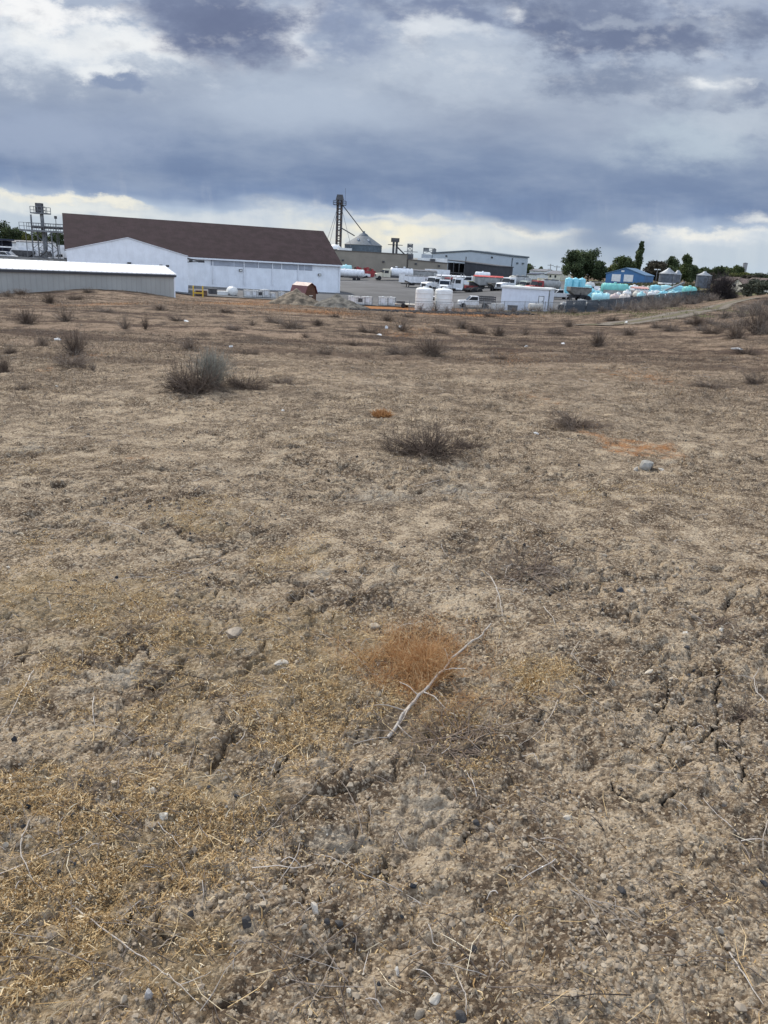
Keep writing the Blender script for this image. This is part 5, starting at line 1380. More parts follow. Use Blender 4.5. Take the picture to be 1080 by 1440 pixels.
def tank_truck(name, label, pos, yaw, col, tcol, L=6.0, r=.98, sc=1.0, z=1.95, ribs=6, group=None):
    t = thing(name, label, 'tank truck', pos, yaw, group, sc)
    truck_front(t, col, 0.0)
    MB().b2((-L - .4, -.45, .65), (1.6, -.25, .9)).b2((-L - .4, .25, .65), (1.6, .45, .9)).b2((-L, -.6, .904), (-.3, .6, z - r + .12)).build('chassis', STEELD, t)
    tk = tank_body(MB(), -L - .2, -.15, z, r).build('tank', tcol, t)
    bands(MB(), [-.6 - (L - .8) * k / (ribs - 1) for k in range(ribs)], z, r).build('band', tcol, tk)
    MB().b2((-L + .3, -.3, z + r - .02), (-.6, .3, z + r + .1)).build('walkway', STEELD, t)
    for x in (-L * .3, -L * .65): MB().lathe([(.3, z + r + .1), (.3, z + r + .25), (.05, z + r + .3)], 12, (x, 0, 0)).build('hatch', tcol, t)
    for s in (-1, 1):
        for x in (-L * .62, -L * .62 - 1.2): wheel(t, x, s * .95, .5, .5)
    MB().b2((-L - .45, -1.0, .5), (-L - .41, 1.0, .7)).build('rear_bumper', STEELD, t)
    return t

def tank_trailer(name, label, pos, yaw, tcol, L=10, r=.95, sc=1.0, z=1.95, ribs=9, cat='tank trailer', wheels=2, frame_m=None, group=None, flat=1.0):
    t = thing(name, label, cat, pos, yaw, group, sc)
    tk = tank_body(MB(), -L / 2, L / 2, z, r).build('tank', tcol, t)
    if flat != 1.0: tk.scale = (1, 1, flat); tk.location = (0, 0, z * (1 - flat))
    if ribs: bands(MB(), [-L / 2 + .6 + (L - 1.2) * k / (ribs - 1) for k in range(ribs)], z, r).build('band', tcol, tk)
    MB().b2((-L / 2 + .2, -.5, .75), (L / 2 - .1, -.32, .95)).b2((-L / 2 + .2, .32, .75), (L / 2 - .1, .5, .95)).build('chassis', frame_m or STEELD, t)
    for x in (-L * .32, L * .3): MB().b2((x - .12, -r * .8, .954), (x + .12, r * .8, z - r * .55)).build('saddle', frame_m or STEELD, t)
    MB().lathe([(.25, z + r * flat - .03), (.25, z + r * flat + .18), (.05, z + r * flat + .22)], 12, (0, 0, 0)).build('hatch', tcol, t)
    for s in (-1, 1):
        for k in range(wheels): wheel(t, -L * .30 - 1.1 * k + .55 * (wheels - 1), s * .92, .48, .4)
        MB().b2((L * .36 - .07, s * .5 - .07, 0), (L * .36 + .07, s * .5 + .07, .746)).build('landing_leg', STEELD, t)
    return t

def hopper_trailer(name, label, pos, yaw, col, tarp, L=9.5, sc=1.0, zb=1.15, zt=2.75, nose=None, group=None, cat='trailer', wid=2.4):
    t = thing(name, label, cat, pos, yaw, group, sc); h = wid / 2
    MB().prism([(-L / 2, zb + .75), (-L * .30, zb + .1), (-.2, zb + .1), (0, zb + .55), (.2, zb + .1), (L * .30, zb + .1), (L / 2, zb + .75), (L / 2, zt), (-L / 2, zt)], 'y', -h, h).build('hopper', col, t)
    if tarp is not None: MB().prism([(-h - .04, zt + .003), (h + .04, zt + .003), (h * .7, zt + .2), (0, zt + .32), (-h * .7, zt + .2)], 'x', -L / 2, L / 2).build('tarp', tarp, t)
    MB().b2((-L / 2, -.5, .75), (L / 2, -.32, .98)).b2((-L / 2, .32, .75), (L / 2, .5, .98)).build('chassis', STEELD, t)
    m_ = MB()
    for s in (-1, 1): m_.b2((-L / 2, s * h - .05, zt - .14), (L / 2, s * h + .05, zt - .004)).b2((-L * .29, s * h - .03, zb + .1), (L * .29, s * h + .03, zb + .22))
    m_.build('side_rail', STEELD, t)
    if nose is not None:
        MB().b2((L / 2 + .004, -h, zb + .2), (L / 2 + .12, h, zt + .35)).build('front_panel', nose, t)
    for x in (-L * .25, L * .22):
        MB().prism([(-.5, .5), (.5, .5), (.8, zb + .095), (-.8, zb + .095)], 'y', -.3, .3).build('chute', STEELD, t).location = (x, 0, 0)
    for s in (-1, 1):
        for k in range(2): wheel(t, -L * .38 + 1.15 * k, s * .95, .5, .5)
        MB().b2((L * .33, s * .5 - .08, 0), (L * .33 + .15, s * .5 + .08, .746)).build('landing_leg', STEELD, t)
        for k in range(5): MB().b2((-L / 2 + L * (k + .5) / 5 - .05, s * h - (0 if s > 0 else .06), zb + .8), (-L / 2 + L * (k + .5) / 5 + .05, s * h + (.06 if s > 0 else 0), zt - .02)).build('side_stake', col, t)
    return t

def pickup(name, label, pos, yaw, col, bed, sc=1.0, stakes=False, group=None, topper=None):
    t = thing(name, label, 'pickup', pos, yaw, group, sc)
    MB().prism([(-.6, .5), (2.4, .5), (2.45, .95), (2.3, 1.08), (1.15, 1.15), (.55, 1.78), (-.5, 1.8), (-.6, 1.15)], 'y', -.95, .95).build('cab', col, t)
    MB().prism([(1.19, 1.16), (.62, 1.72), (.66, 1.74), (1.24, 1.17)], 'y', -.84, .84).build('windshield', WIN, t)
    for s in (-1, 1):
        MB().prism([(-.42, 1.2), (.98, 1.2), (.52, 1.68), (-.38, 1.7)], 'y', s * .95 - (0 if s > 0 else .015), s * .95 + (.015 if s > 0 else 0)).build('side_window', WIN, t)
        wheel(t, 1.72, s * .84, .38, .24); wheel(t, -1.75, s * .84, .38, .24)
        MB().box((2.44, s * .72, .86), (.06, .3, .2)).build('headlight', LAMPM, t)
    MB().b2((2.40, -.95, .38), (2.56, .95, .58)).build('bumper', RIM, t)
    if stakes:
        B_ = MB().b2((-3.1, -1.05, .78), (-.64, 1.05, .92))
        B_.build('flatbed', bed, t)
        B_ = MB()
        for s in (-1, 1):
            for k in range(5): B_.box((-3.05 + .6 * k, s * 1.02, 1.4), (.07, .05, .95))
            for z in (1.15, 1.45, 1.75): B_.b2((-3.1, s * 1.02 - .05, z - .09), (-.66, s * 1.02 + .05 - .055, z + .09))
        for z in (1.15, 1.45, 1.75): B_.b2((-3.13, -1.0, z - .09), (-3.08, 1.0, z + .09))
        B_.build('stake_side', bed, t)
    elif topper is not None:
        MB().b2((-2.75, -.95, .5), (-.62, .95, 1.1)).build('bed', col, t); MB().prism([(-2.75, 1.104), (-.62, 1.104), (-.66, 1.9), (-2.6, 1.9)], 'y', -.93, .93).build('bed_cover', topper, t)
    else:
        MB().b2((-2.75, -.95, .5), (-.62, .95, .62)).b2((-2.75, -.95, .624), (-.62, -.86, 1.1)).b2((-2.75, .86, .624), (-.62, .95, 1.1)).b2((-2.75, -.855, .624), (-2.66, .855, 1.1)).build('bed', bed, t)
    return t

def poly_tank(label, pos, r, h, col, group=None, name='storage_tank', ribs=5, lid=None, rings=True, cat='storage tank'):
    t = thing(name, label, cat, pos, rng.uniform(0, 6), group)
    MB().lathe([(r * .99, -.15), (r, h * .87), (r * .975, h * .91), (r * .88, h * .945), (r * .5, h * .98), (r * .25, h * .985)], 32).build('tank_body', col, t)
    MB().lathe([(r * .24, h * .985), (r * .24, h * 1.02), (r * .15, h * 1.03), (.01, h * 1.032)], 16).build('lid', lid or col, t)
    if rings:
        m_ = MB()
        for k in range(ribs): z = h * (.1 + .65 * k / (ribs - 1)); m_.lathe([(r + .002, z - .06), (r + .03, z - .03), (r + .03, z + .03), (r + .002, z + .06)], 32)
        m_.build('rib', col, t)
    MB().cyl((r * .98, 0, .25), (r + .14, 0, .25), .06, 8).build('outlet', STEELD, t)
    return t

def tote(label, pos, yaw, group=None, cover=False, sc=1.0):
    t = thing('tote_tank', label, 'tote tank', pos, yaw, group, sc)
    MB().b2((-.6, -.5, 0), (.6, -.3, .14)).b2((-.6, .3, 0), (.6, .5, .14)).b2((-.6, -.1, 0), (.6, .1, .14)).b2((-.6, -.5, .143), (.6, .5, .16)).build('pallet', STEEL, t)
    MB().box((0, 0, .68), (1.12, .92, 1.0)).build('bottle', WHITE_P, t)
    B_ = MB()
    for z in (.3, .62, .94, 1.16):
        for y in (-.49, .49): B_.tube([(-.59, y, z), (.59, y, z)], .018, 4)
        for x in (-.59, .59): B_.tube([(x, -.49, z), (x, .49, z)], .018, 4)
    for k in range(5):
        x = -.59 + .295 * k
        for y in (-.49, .49): B_.tube([(x, y, .16), (x, y, 1.16)], .018, 4)
        y = -.49 + .245 * k
        for x in (-.59, .59): B_.tube([(x, y, .16), (x, y, 1.16)], .018, 4)
    B_.build('cage', RIM, t)
    MB().lathe([(.14, 1.18), (.14, 1.24), (.02, 1.25)], 12).build('lid', STEELD if cover else WHITE_P, t)
    MB().b2((-.28, -.52, .45), (.28, -.505, .95)).build('label_plate', STEELD if cover else WHITE_V, t)
    return t

V = spot
# beyond the big warehouse's right corner
tank_trailer('tank_trailer', 'long white ribbed tank trailer standing behind the right end of the brown roofed warehouse', V(484, 398, 212), R(183), WHITE_V, L=10.6, r=.95, z=2.0)
tank_trailer('tank_trailer', 'teal tank on a trailer just right of the brown roofed warehouse', V(486, 386, 228), R(5), AQUAL, L=3.6, r=1.0, z=2.35, ribs=0, wheels=1)
pickup('pickup', 'white pickup between the red spreaders and the ribbed white tank trailer', V(504, 388, 224), R(200), WHITE_V, WHITE_V, 1.15)
t = thing('spreader_bin', 'red steel bin heaped with red machinery against the beige warehouse', 'steel bin', V(511, 388, 229), R(2))
MB().b2((-3.4, -1.1, 0), (3.4, -1.0, 1.9)).b2((-3.4, 1.0, 0), (3.4, 1.1, 1.9)).b2((-3.4, -.996, 0), (-3.3, .996, 1.9)).b2((3.3, -.996, 0), (3.4, .996, 1.9)).build('bin_wall', REDP, t)
for k in range(9): MB().b2((-3.3 + .8 * k, -1.16, 0), (-3.2 + .8 * k, -1.104, 1.9)).build('rib', REDP, t)
for k in range(8): MB().box((-2.4 + .7 * k, rng.uniform(-.5, .3), 1.6 + rng.uniform(.3, .9)), (.7, .7, rng.uniform(.5, 1.1)), rng.uniform(0, 1.5), rng.uniform(.4, .9)).build('machine', RUSTY if k % 3 == 0 else REDP, t)
tank_truck('tank_truck', 'cream bonneted tank truck with a ribbed white tank in front of the beige warehouse', V(547, 393.5, 213), R(196), CREAMC, WHITE_V, L=5.6, r=1.0, sc=1.12)
hopper_trailer('trailer', 'white high sided trailer with a white front end parked in the middle of the yard', V(590, 406, 191), R(212), WHITE_V, None, L=10.2, zb=.95, zt=2.75, nose=WHITE_V)
hopper_trailer('trailer', 'grey low trailer parked behind the white high sided trailer', V(590, 392, 218), R(188), GREYP, GREYR, L=9, zb=.9, zt=2.3)
t = thing('box_truck', 'white box truck behind the white high sided trailer', 'truck', V(604, 392, 222), R(182))
truck_front(t, WHITE_V, 0.0); MB().b2((-5.4, -1.2, .95), (-.1, 1.2, 2.6)).build('cargo_box', WHITE_V, t); MB().b2((-5.2, -.5, .6), (1.2, .5, .9)).build('chassis', STEELD, t)
MB().b2((-5.2, -1.215, 1.5), (-1.4, -1.203, 2.2)).build('faded_panel', CREAMC, t)
for s in (-1, 1): wheel(t, -3.9, s * .9, .5, .45)
semi_tractor('semi_truck', 'white day cab semi truck beside the white high sided trailer', V(614, 412, 183), R(218), WHITE_V, 1.2, False)
semi_tractor('semi_truck', 'red semi truck mostly hidden between two white semi trucks', V(636, 408, 190), R(205), REDP, 1.15, False)
semi_tractor('semi_truck', 'white bonneted semi truck hitched to the hopper trailer with a red tarp', V(648, 412, 179), R(190), WHITE_V, 1.25, False)
semi_tractor('semi_truck', 'white semi truck facing the field behind the right white tank', V(625, 413.5, 178), R(262), WHITE_V, 1.05, False)
hopper_trailer('trailer', 'grey hopper trailer covered with a bright red tarp', V(685, 412, 182), R(184), GREYP, REDT, L=6.6, zb=1.2, zt=3.2)
t = thing('loader', 'dark red farm machine between the white semi and the red tarp trailer', 'machine', V(663, 411, 183), R(185))
MB().b2((-1.6, -1, .7), (1.6, 1, 1.5)).build('body', REDP, t); MB().b2((-1.5, -.8, 1.504), (.6, .8, 2.3)).build('hood', STEELD, t); MB().prism([(-1.8, 2.304), (1.2, 2.304), (.8, 2.5), (-1.4, 2.5)], 'y', -1, 1).build('cover', mat('olive_paint', (.22, .23, .12), .6), t)
for s in (-1, 1): wheel(t, -1, s * 1.0, .55, .4); wheel(t, 1.1, s * 1.0, .55, .4)
pickup('pickup', 'white and blue crew pickup with a canopy behind the red tarp trailer', V(658, 397, 205), R(185), WHITE_V, WHITE_V, 1.5, topper=WHITE_V)
tank_trailer('tank_trailer', 'short white tank standing before the charcoal lean-to', V(678, 394, 216), R(2), WHITE_V, L=4.2, r=.8, z=2.3, ribs=0, wheels=1)
hopper_trailer('trailer', 'long white flat topped trailer behind the red semi truck', V(634, 396, 206), R(184), GREYP, WHITE_V, L=7.5, zb=.9, zt=2.3)
hopper_trailer('trailer', 'low grey trailer between the red tarp trailer and the white shed', V(700, 408, 180), R(200), BROWNG, None, L=4.6, zb=.7, zt=1.7)
poly_tank('upright white poly tank behind the end of the red tarp trailer', V(703, 401, 200), 1.1, 2.6, WHITE_P, rings=False)
tank_truck('tank_truck', 'white bonneted truck with a grey tank behind the left end of the white shed', V(719, 409, 171), R(214), WHITE_V, GREYP, L=4.2, r=.9, ribs=3, sc=1.1)
t = thing('canopy_trailer', 'cream round topped trailer against the pale shop corner', 'trailer', V(724, 398, 205), R(180))
MB().b2((-1.4, -1, .9), (1.4, 1, 2.3)).build('body', CREAMC, t); MB().prism([(-1.6, 2.304), (1.6, 2.304), (1.3, 2.75), (.5, 2.95), (-.5, 2.95), (-1.3, 2.75)], 'y', -1.1, 1.1).build('roof', CREAMH, t)
for s in (-1, 1): wheel(t, 0, s * .9, .4, .25)
for k in (-.75, .35): MB().b2((k, -1.02, 1.4), (k + .6, -1.003, 2.0)).build('window', WIN, t)
semi_tractor('old_truck', 'old pale green white truck parked behind the white shed roof', V(741, 409, 166), R(215), mat('pale_green_paint', (.55, .60, .52), .4, var=.08), .9, False)
tank_truck('tank_truck', 'white nosed red truck with a grey tank behind the white shed roof', V(759, 410, 163), R(207), REDP, GREYP, L=4.6, r=.85, ribs=4)
pickup('pickup', 'white car roof just above the right end of the white shed', V(772, 412, 152), R(190), WHITE_V, WHITE_V, 1.0)
pickup('pickup', 'white pickup half hidden behind the right corner of the white shed', V(785, 415, 146), R(200), WHITE_V, WHITE_V, 1.0)
def container(name, label, pos, yaw, dim, col, cat='container', lid=None):
    t = thing(name, label, cat, pos, yaw); L, W, H = dim
    MB().b2((-L / 2, -W / 2, .12), (L / 2, W / 2, H)).build('body', col, t); MB().b2((-L / 2 - .04, -W / 2 - .04, H + .003), (L / 2 + .04, W / 2 + .04, H + .1)).build('lid', lid or col, t)
    m_ = MB(); n = max(3, int(L / .6))
    for k in range(n + 1): x = -L / 2 + L * k / n; m_.b2((x - .05, -W / 2 - .05, .12), (x + .05, -W / 2 - .003, H - .01))
    m_.build('rib', col, t); MB().b2((-L / 2, -W / 2 + .1, 0), (L / 2, -W / 2 + .3, .117)).b2((-L / 2, W / 2 - .3, 0), (L / 2, W / 2 - .1, .117)).build('skid', STEELD, t)
    return t
container('container', 'cream storage container behind the parked trucks', V(765.5, 397, 205), R(3), (3.3, 2.3, 2.2), CREAMP, lid=CREAMC)
container('container', 'low brown grey bin left of the cream container', V(748, 395, 208), R(3), (3.6, 2.2, 1.7), BROWNG)
container('container', 'dark low flatbed stack between the old truck and the cream container', V(747, 401, 190), R(5), (3.4, 2.2, 1.4), STEELD)

# the two white tanks, totes and the rest along the field's edge
poly_tank('left one of the two white poly tanks at the edge of the field', V(595.5, 435, 108), 1.20, 3.0, WHITE_P, name='poly_tank', ribs=4)
poly_tank('right one of the two white poly tanks at the edge of the field', V(622.5, 436, 108.5), 1.20, 2.95, WHITE_P, name='poly_tank', ribs=4)
tote('white tote partly behind the gravelly dirt pile, leftmost of the three beside it', V(495, 428, 117), R(8), sc=1.08)
tote('white tote with a dark front plate in the middle of the row of three', V(506.5, 428, 117.3), R(4), cover=True, sc=1.08)
tote('white tote at the right end of the row of three beside the gravelly pile', V(517, 428.5, 117.6), R(-3), sc=1.08)
tote('left tote of the pair standing between the dirt pile and the white tanks', V(538, 429, 118), R(4), sc=1.12)
tote('right tote of the pair standing between the dirt pile and the white tanks', V(549.5, 429.5, 118.3), R(-5), sc=1.12)
t = thing('flat_trailer', 'low flat trailer deck with a pale top left of the white tanks', 'trailer', V(571, 434, 114), R(-12))
MB().b2((-1.5, -1, .45), (1.5, 1, .58)).build('deck', CREAMH, t); MB().b2((-1.5, -.6, .3), (2.3, -.5, .446)).b2((-1.5, .5, .3), (2.3, .6, .446)).build('frame', STEELD, t); MB().b2((-1.3, -.8, .583), (-.3, .5, .9)).build('load', STEELD, t)
for s in (-1, 1): wheel(t, -.2, s * 1.12, .33, .2)
pickup('pickup', 'white pickup with dark stake sides parked at the edge of the field', V(666, 433, 119), R(183), WHITE_V, STEELD, .98, stakes=True)
pickup('pickup', 'silver white pickup hidden between the two white poly tanks', V(610, 434, 114), R(190), WHITE_V, WHITE_V, .95)
t = thing('dumpster', 'small black open bin in the brush before the white shed', 'bin', V(720.5, 434.5, 109.5), R(-4))
MB().b2((-.65, -.5, .1), (.65, .5, .72)).build('body', STEELD, t); MB().b2((-.7, -.55, .723), (.7, .55, .79)).build('rim', TRIMD, t)
t = thing('fuel_tank', 'pale horizontal fuel tank lying before the white shed', 'fuel tank', V(753, 435, 109), R(8))
tank_body(MB(), -1.0, 1.0, .62, .45, dish=.06).build('tank', mat('pale_tan_tank', (.56, .53, .47), .5, var=.12, dirt=.25), t); MB().b2((-.7, -.4, 0), (-.58, .4, .35)).b2((.58, -.4, 0), (.7, .4, .35)).build('stand', STEELD, t); MB().cyl((0, 0, 1.06), (0, 0, 1.2), .06, 8).build('cap', STEELD, t)
tote('pale tote among the brush left of the black bin', V(703, 435.5, 110), R(5), sc=.8)
tote('second pale tote among the brush right of the stake bed pickup', V(695, 435.5, 111), R(-8), sc=.8)
# junk along the warehouse wall
t = thing('white_drum', 'round white tank end standing against the big warehouse wall', 'tank', spot(326.5, 416, 121), R(-64))
tank_body(MB(), -1.2, 1.2, .72, .68, dish=.35).build('tank', WHITE_P, t); MB().b2((-.8, -.5, 0), (-.66, .5, .3)).b2((.66, -.5, 0), (.8, .5, .3)).build('saddle', STEEL, t); MB().lathe([(.2, 1.38), (.2, 1.5), (.02, 1.52)], 12).build('hatch', WHITE_P, t)
for k, (px, lb, cv) in enumerate(((348, 'first cream tote in the row against the big warehouse wall', False), (356.5, 'second tote in the row against the big warehouse wall', False), (364.5, 'tote with a dark plate in the row against the big warehouse wall', True), (372, 'end tote on the right of the row against the warehouse wall', False))):
    tote(lb, spot(px, 416.5, 119 + k * .4), R(20 + 6 * k), cover=cv, sc=.95 if k != 3 else 1.08)
tote('low white tote right of the row, nearer the red roofed shed', spot(383, 418, 121), R(28), sc=.7)
tote('white tote behind the left shoulder of the tan dirt pile', spot(396, 418, 122), R(20), sc=.85)
container('container', 'low white crate left of the round white tank end', spot(313, 415, 121), R(18), (1.5, 1.0, .55), WHITE_P, 'crate')
container('container', 'dark low bin against the warehouse foundation', spot(299, 415, 123), R(22), (1.2, 1.0, .75), STEELD, 'bin')
t = thing('barrier', 'yellow steel posts and rail at the corner of the gabled annex', 'barrier', spot(272, 416, 112), R(10))
for x in (0, 1.3): MB().lathe([(.09, -.2), (.09, 1.45), (.05, 1.52), (.01, 1.54)], 12, (x, 0, 0)).build('post', YEL, t)
MB().b2((.1, -.05, .45), (1.2, .05, .62)).build('rail', YEL, t)
container('container', 'rusty brown low box beside the yellow posts', spot(283, 415, 116), R(15), (1.6, 1.0, .7), RUSTY, 'bin')

# left background vehicles
pickup('pickup', 'white pickup at the left edge beyond the tan shed', V(6, 366, 158), R(10), WHITE_V, WHITE_V, 1.0)
t = thing('camper_trailer', 'white camper with a flat awning roof beyond the tan shed', 'camper', V(16, 362, 170), R(8))
MB().b2((-3, -1.1, .6), (3, 1.1, 1.2)).build('body', BROWNG, t); MB().b2((-3.4, -1.4, 2.3), (3.4, 1.4, 2.55)).build('roof', WHITE_V, t)
for x in (-2.8, 2.8): MB().b2((x - .08, -1.05, 1.204), (x + .08, -.9, 2.296)).b2((x - .08, .9, 1.204), (x + .08, 1.05, 2.296)).build('post', STEEL, t)
for s in (-1, 1): wheel(t, -.6, s * .95, .36, .24); wheel(t, .6, s * .95, .36, .24)
def van(label, pos, yaw, L=6.0, H=2.9, col=WHITE_V, name='box_truck', cat='truck'):
    t = thing(name, label, cat, pos, yaw); truck_front(t, col, 0, hoodl=.9, cabl=1.5, roofh=2.3, wid=2.0)
    MB().b2((-L, -1.1, .8), (-.05, 1.1, H)).build('cargo_box', col, t); MB().b2((-L, -.4, .5), (1.5, .4, .78)).build('chassis', STEELD, t)
    for s in (-1, 1): wheel(t, -L * .7, s * .95, .48, .4)
    return t
van('white box truck with a dark trailer beside it behind the left tower', V(28, 364, 165), R(188), 4.2, 2.9)
van('white box truck framed by the legs of the left tower', V(50, 364, 168), R(184), 4.6, 3.0)
van('white truck partly behind the right legs of the left tower', V(78, 367, 165), R(187), 4.2, 2.9)
van('white truck farther back above the other trucks behind the tower', V(84, 358, 190), R(183), 6.5, 3.0)
hopper_trailer('trailer', 'dark trailer parked between white trucks behind the left tower', V(36, 365, 164), R(186), STEELD, None, L=4, zb=.8, zt=2.0)
hopper_trailer('trailer', 'long pale trailer far behind the left tower', V(52, 354, 205), R(184), WHITE_V, GREYR, L=9, zb=.8, zt=2.8)
pickup('pickup', 'dark pickup under the catwalk of the left tower', V(68, 368, 160), R(186), STEELD, STEELD, 1.0)
pickup('pickup', 'white pickup close to the gabled annex behind the left tower', V(88, 370, 158), R(186), WHITE_V, STEELD, 1.0)

# ------------------------------------------------------------------ tank yard on the right
AQ = 'tanks in the fenced tank yard'
def px_r(w, Y): return w / 2 * Y / FPX * 1.02
for i, (px, lb) in enumerate(((797.5, 'leftmost of three tall aqua tanks standing side by side'), (806.5, 'middle one of three tall aqua tanks standing side by side'), (816, 'rightmost of three tall aqua tanks standing side by side'))):
    poly_tank(lb, V(px, 415, 170 + i * .5), px_r(9.6, 170), 21.5 * 170 / FPX, AQUA, lid=AQUAL, ribs=3, name='aqua_tank')
poly_tank('single aqua tank left of the three tall aqua tanks', V(783, 409, 168), px_r(8.8, 168), 13.5 * 168 / FPX, AQUA, lid=AQUAL, ribs=3, name='aqua_tank')
poly_tank('squat pale green tank behind the grey hopper wagon', V(824, 411, 176), px_r(13, 176), 12 * 176 / FPX, AQUAL, ribs=3, name='aqua_tank')
poly_tank('aqua tank behind the right end of the grey hopper wagon', V(830, 418, 155), px_r(12, 155), 11.5 * 155 / FPX, AQUA, lid=AQUAL, ribs=3, name='aqua_tank')
poly_tank('aqua tank close left of the long grey aqua topped trailer', V(840, 418.5, 154), px_r(9, 154), 10 * 154 / FPX, AQUA, lid=AQUAL, ribs=3, name='aqua_tank')
poly_tank('tall aqua tank at the left end of the leaning conveyor', V(920, 417, 165), px_r(14, 165), 15.5 * 165 / FPX, AQUA, lid=AQUAL, ribs=4, name='aqua_tank')
poly_tank('broad aqua tank behind the leaning conveyor', V(934.5, 417, 172), px_r(15, 172), 14 * 172 / FPX, AQUAL, ribs=4, name='aqua_tank')
poly_tank('tall aqua tank at the upper end of the leaning conveyor', V(951, 421, 152), px_r(14.5, 152), 17.5 * 152 / FPX, AQUA, lid=AQUAL, ribs=4, name='aqua_tank')
def lying(label, px, py, Y, wpx, hpx, col, yaw=6, **k):
    r = hpx / 2 * Y / FPX; L = wpx * Y / FPX
    return tank_trailer('nurse_tank', label, V(px, py, Y), R(yaw), col, L=L, r=r, z=r + k.pop('lift', .75), ribs=k.pop('ribs', 3), wheels=1, group=None, **k)
hopper_trailer('trailer', 'big grey open hopper wagon before the three tall aqua tanks', V(812, 425, 142), R(186), BROWNG, None, L=29 * 142 / FPX, zb=.95, zt=2.35)
lying('aqua ribbed tank lying in front behind the fence', 843, 431, 124, 24, 12, AQUAL, 4)
lying('faded pink tank right of the aqua ribbed tank behind the fence', 863, 430, 125, 14, 9, PINKP, 12)
lying('cream pink tank right of the faded pink one behind the fence', 877, 430, 123, 15, 9, mat('cream_poly', (.66, .58, .50), .5, var=.1, dirt=.15), -8)
t = tank_trailer('tank_trailer', 'long grey trailer with a sea green rounded top', V(862, 422, 146), R(4), AQUAG, L=37 * 146 / FPX, r=.95, z=1.95, ribs=5)
MB().b2((-2.3, -1.05, .96), (2.3, -.97, 1.75)).build('side_board', GREYP, t)
lying('white tank lying beyond the long sea green topped trailer', 873, 411, 172, 14, 8, WHITE_P, 10, ribs=0)
lying('pale aqua tank right of the sea green topped trailer', 884, 419, 158, 15, 9, AQUAL, -5)
lying('sea green tank lying at the right end of the yard fence', 967, 423, 138, 19, 12, AQUAG, 10)
lying('white tank lying left of the tall tank at the conveyor', 903, 412, 175, 14, 7, PINKP, 6, ribs=0)
lying('small cream tank lying before the salmon covered trailer', 893, 428, 136, 10, 8, CREAMH, 30, ribs=0)
hopper_trailer('trailer', 'white trailer under a salmon coloured cover in the tank yard', V(897, 420, 152), R(185), WHITE_V, SALMON, L=20 * 152 / FPX, zb=.8, zt=1.9)
hopper_trailer('trailer', 'grey box trailer before the salmon covered trailer', V(886, 427, 140), R(184), GREYP, None, L=14 * 140 / FPX, zb=.6, zt=1.7)
lying('whitish round tank standing beyond the grey hopper wagon', 829, 407, 185, 13, 9, mat('grey_white_poly', (.52, .52, .50), .55, var=.1, dirt=.2), 30, ribs=0)
for px, py, Y, w_, h_, cl, lb in ((856, 409, 180, 14, 7, PINKP, 'pinkish tank in the back row of the tank yard, left end'), (866, 408, 184, 10, 6, AQUAL, 'small pale aqua tank in the back row of the tank yard'), (891, 409, 182, 12, 7, WHITE_P, 'white tank in the back row below the blue barn'), (910, 415, 166, 12, 8, CREAMH, 'cream tank left of the tall aqua tank by the conveyor'), (880, 425, 139, 12, 8, WHITE_P, 'white tank between the grey box trailer and the yard fence'), (900, 428, 130, 13, 8, AQUAL, 'pale aqua tank close behind the slatted fence'), (915, 426, 133, 12, 8, WHITE_P, 'white tank close behind the slatted fence'), (944, 425, 136, 13, 7, AQUAL, 'low pale aqua tank under the tall tank near the fence end')):
    lying(lb, px, py, Y, w_, h_, cl, rng.uniform(-20, 30), ribs=0)
for k, (px, py, Y, cl) in enumerate(((842, 408, 184, WHITE_V), (848, 410, 178, STEELD), (836, 409, 182, WHITE_V))):
    pickup('pickup', ('white vehicle beyond the tank yard nearest the big leafy trees', 'dark vehicle beside the white ones beyond the tank yard', 'white vehicle left of the dark one beyond the tank yard')[k], V(px, py, Y), R(30 + 50 * k), cl, cl, .85)
for k, (px, py, Y, s_, lb) in enumerate(((910, 422, 148, 1.0, 'white tote left of the conveyor foot in the tank yard'), (925, 424, 143, 1.0, 'white tote by the foot of the leaning conveyor'), (933, 424, 143, .9, 'white tote right of the conveyor foot'), (941, 424, 141, 1.0, 'white tote below the tall aqua tank by the conveyor'), (849, 434, 117, .9, 'white tote close behind the fence below the faded pink tank'), (871, 433, 118, .95, 'grey white tote close behind the fence under the cream pink tank'), (900, 425, 142, .9, 'small white tote beside the small cream tank'), (792, 431, 122, .8, 'white tote just right of the white shed corner'), (816, 427, 130, .8, 'left white tote under the grey hopper wagon'), (821, 427, 130, .7, 'right white tote under the grey hopper wagon'))):
    tote(lb, V(px, py, Y), R(20 * k), sc=s_)
GT = 'small tanks crowded in the fenced yard'
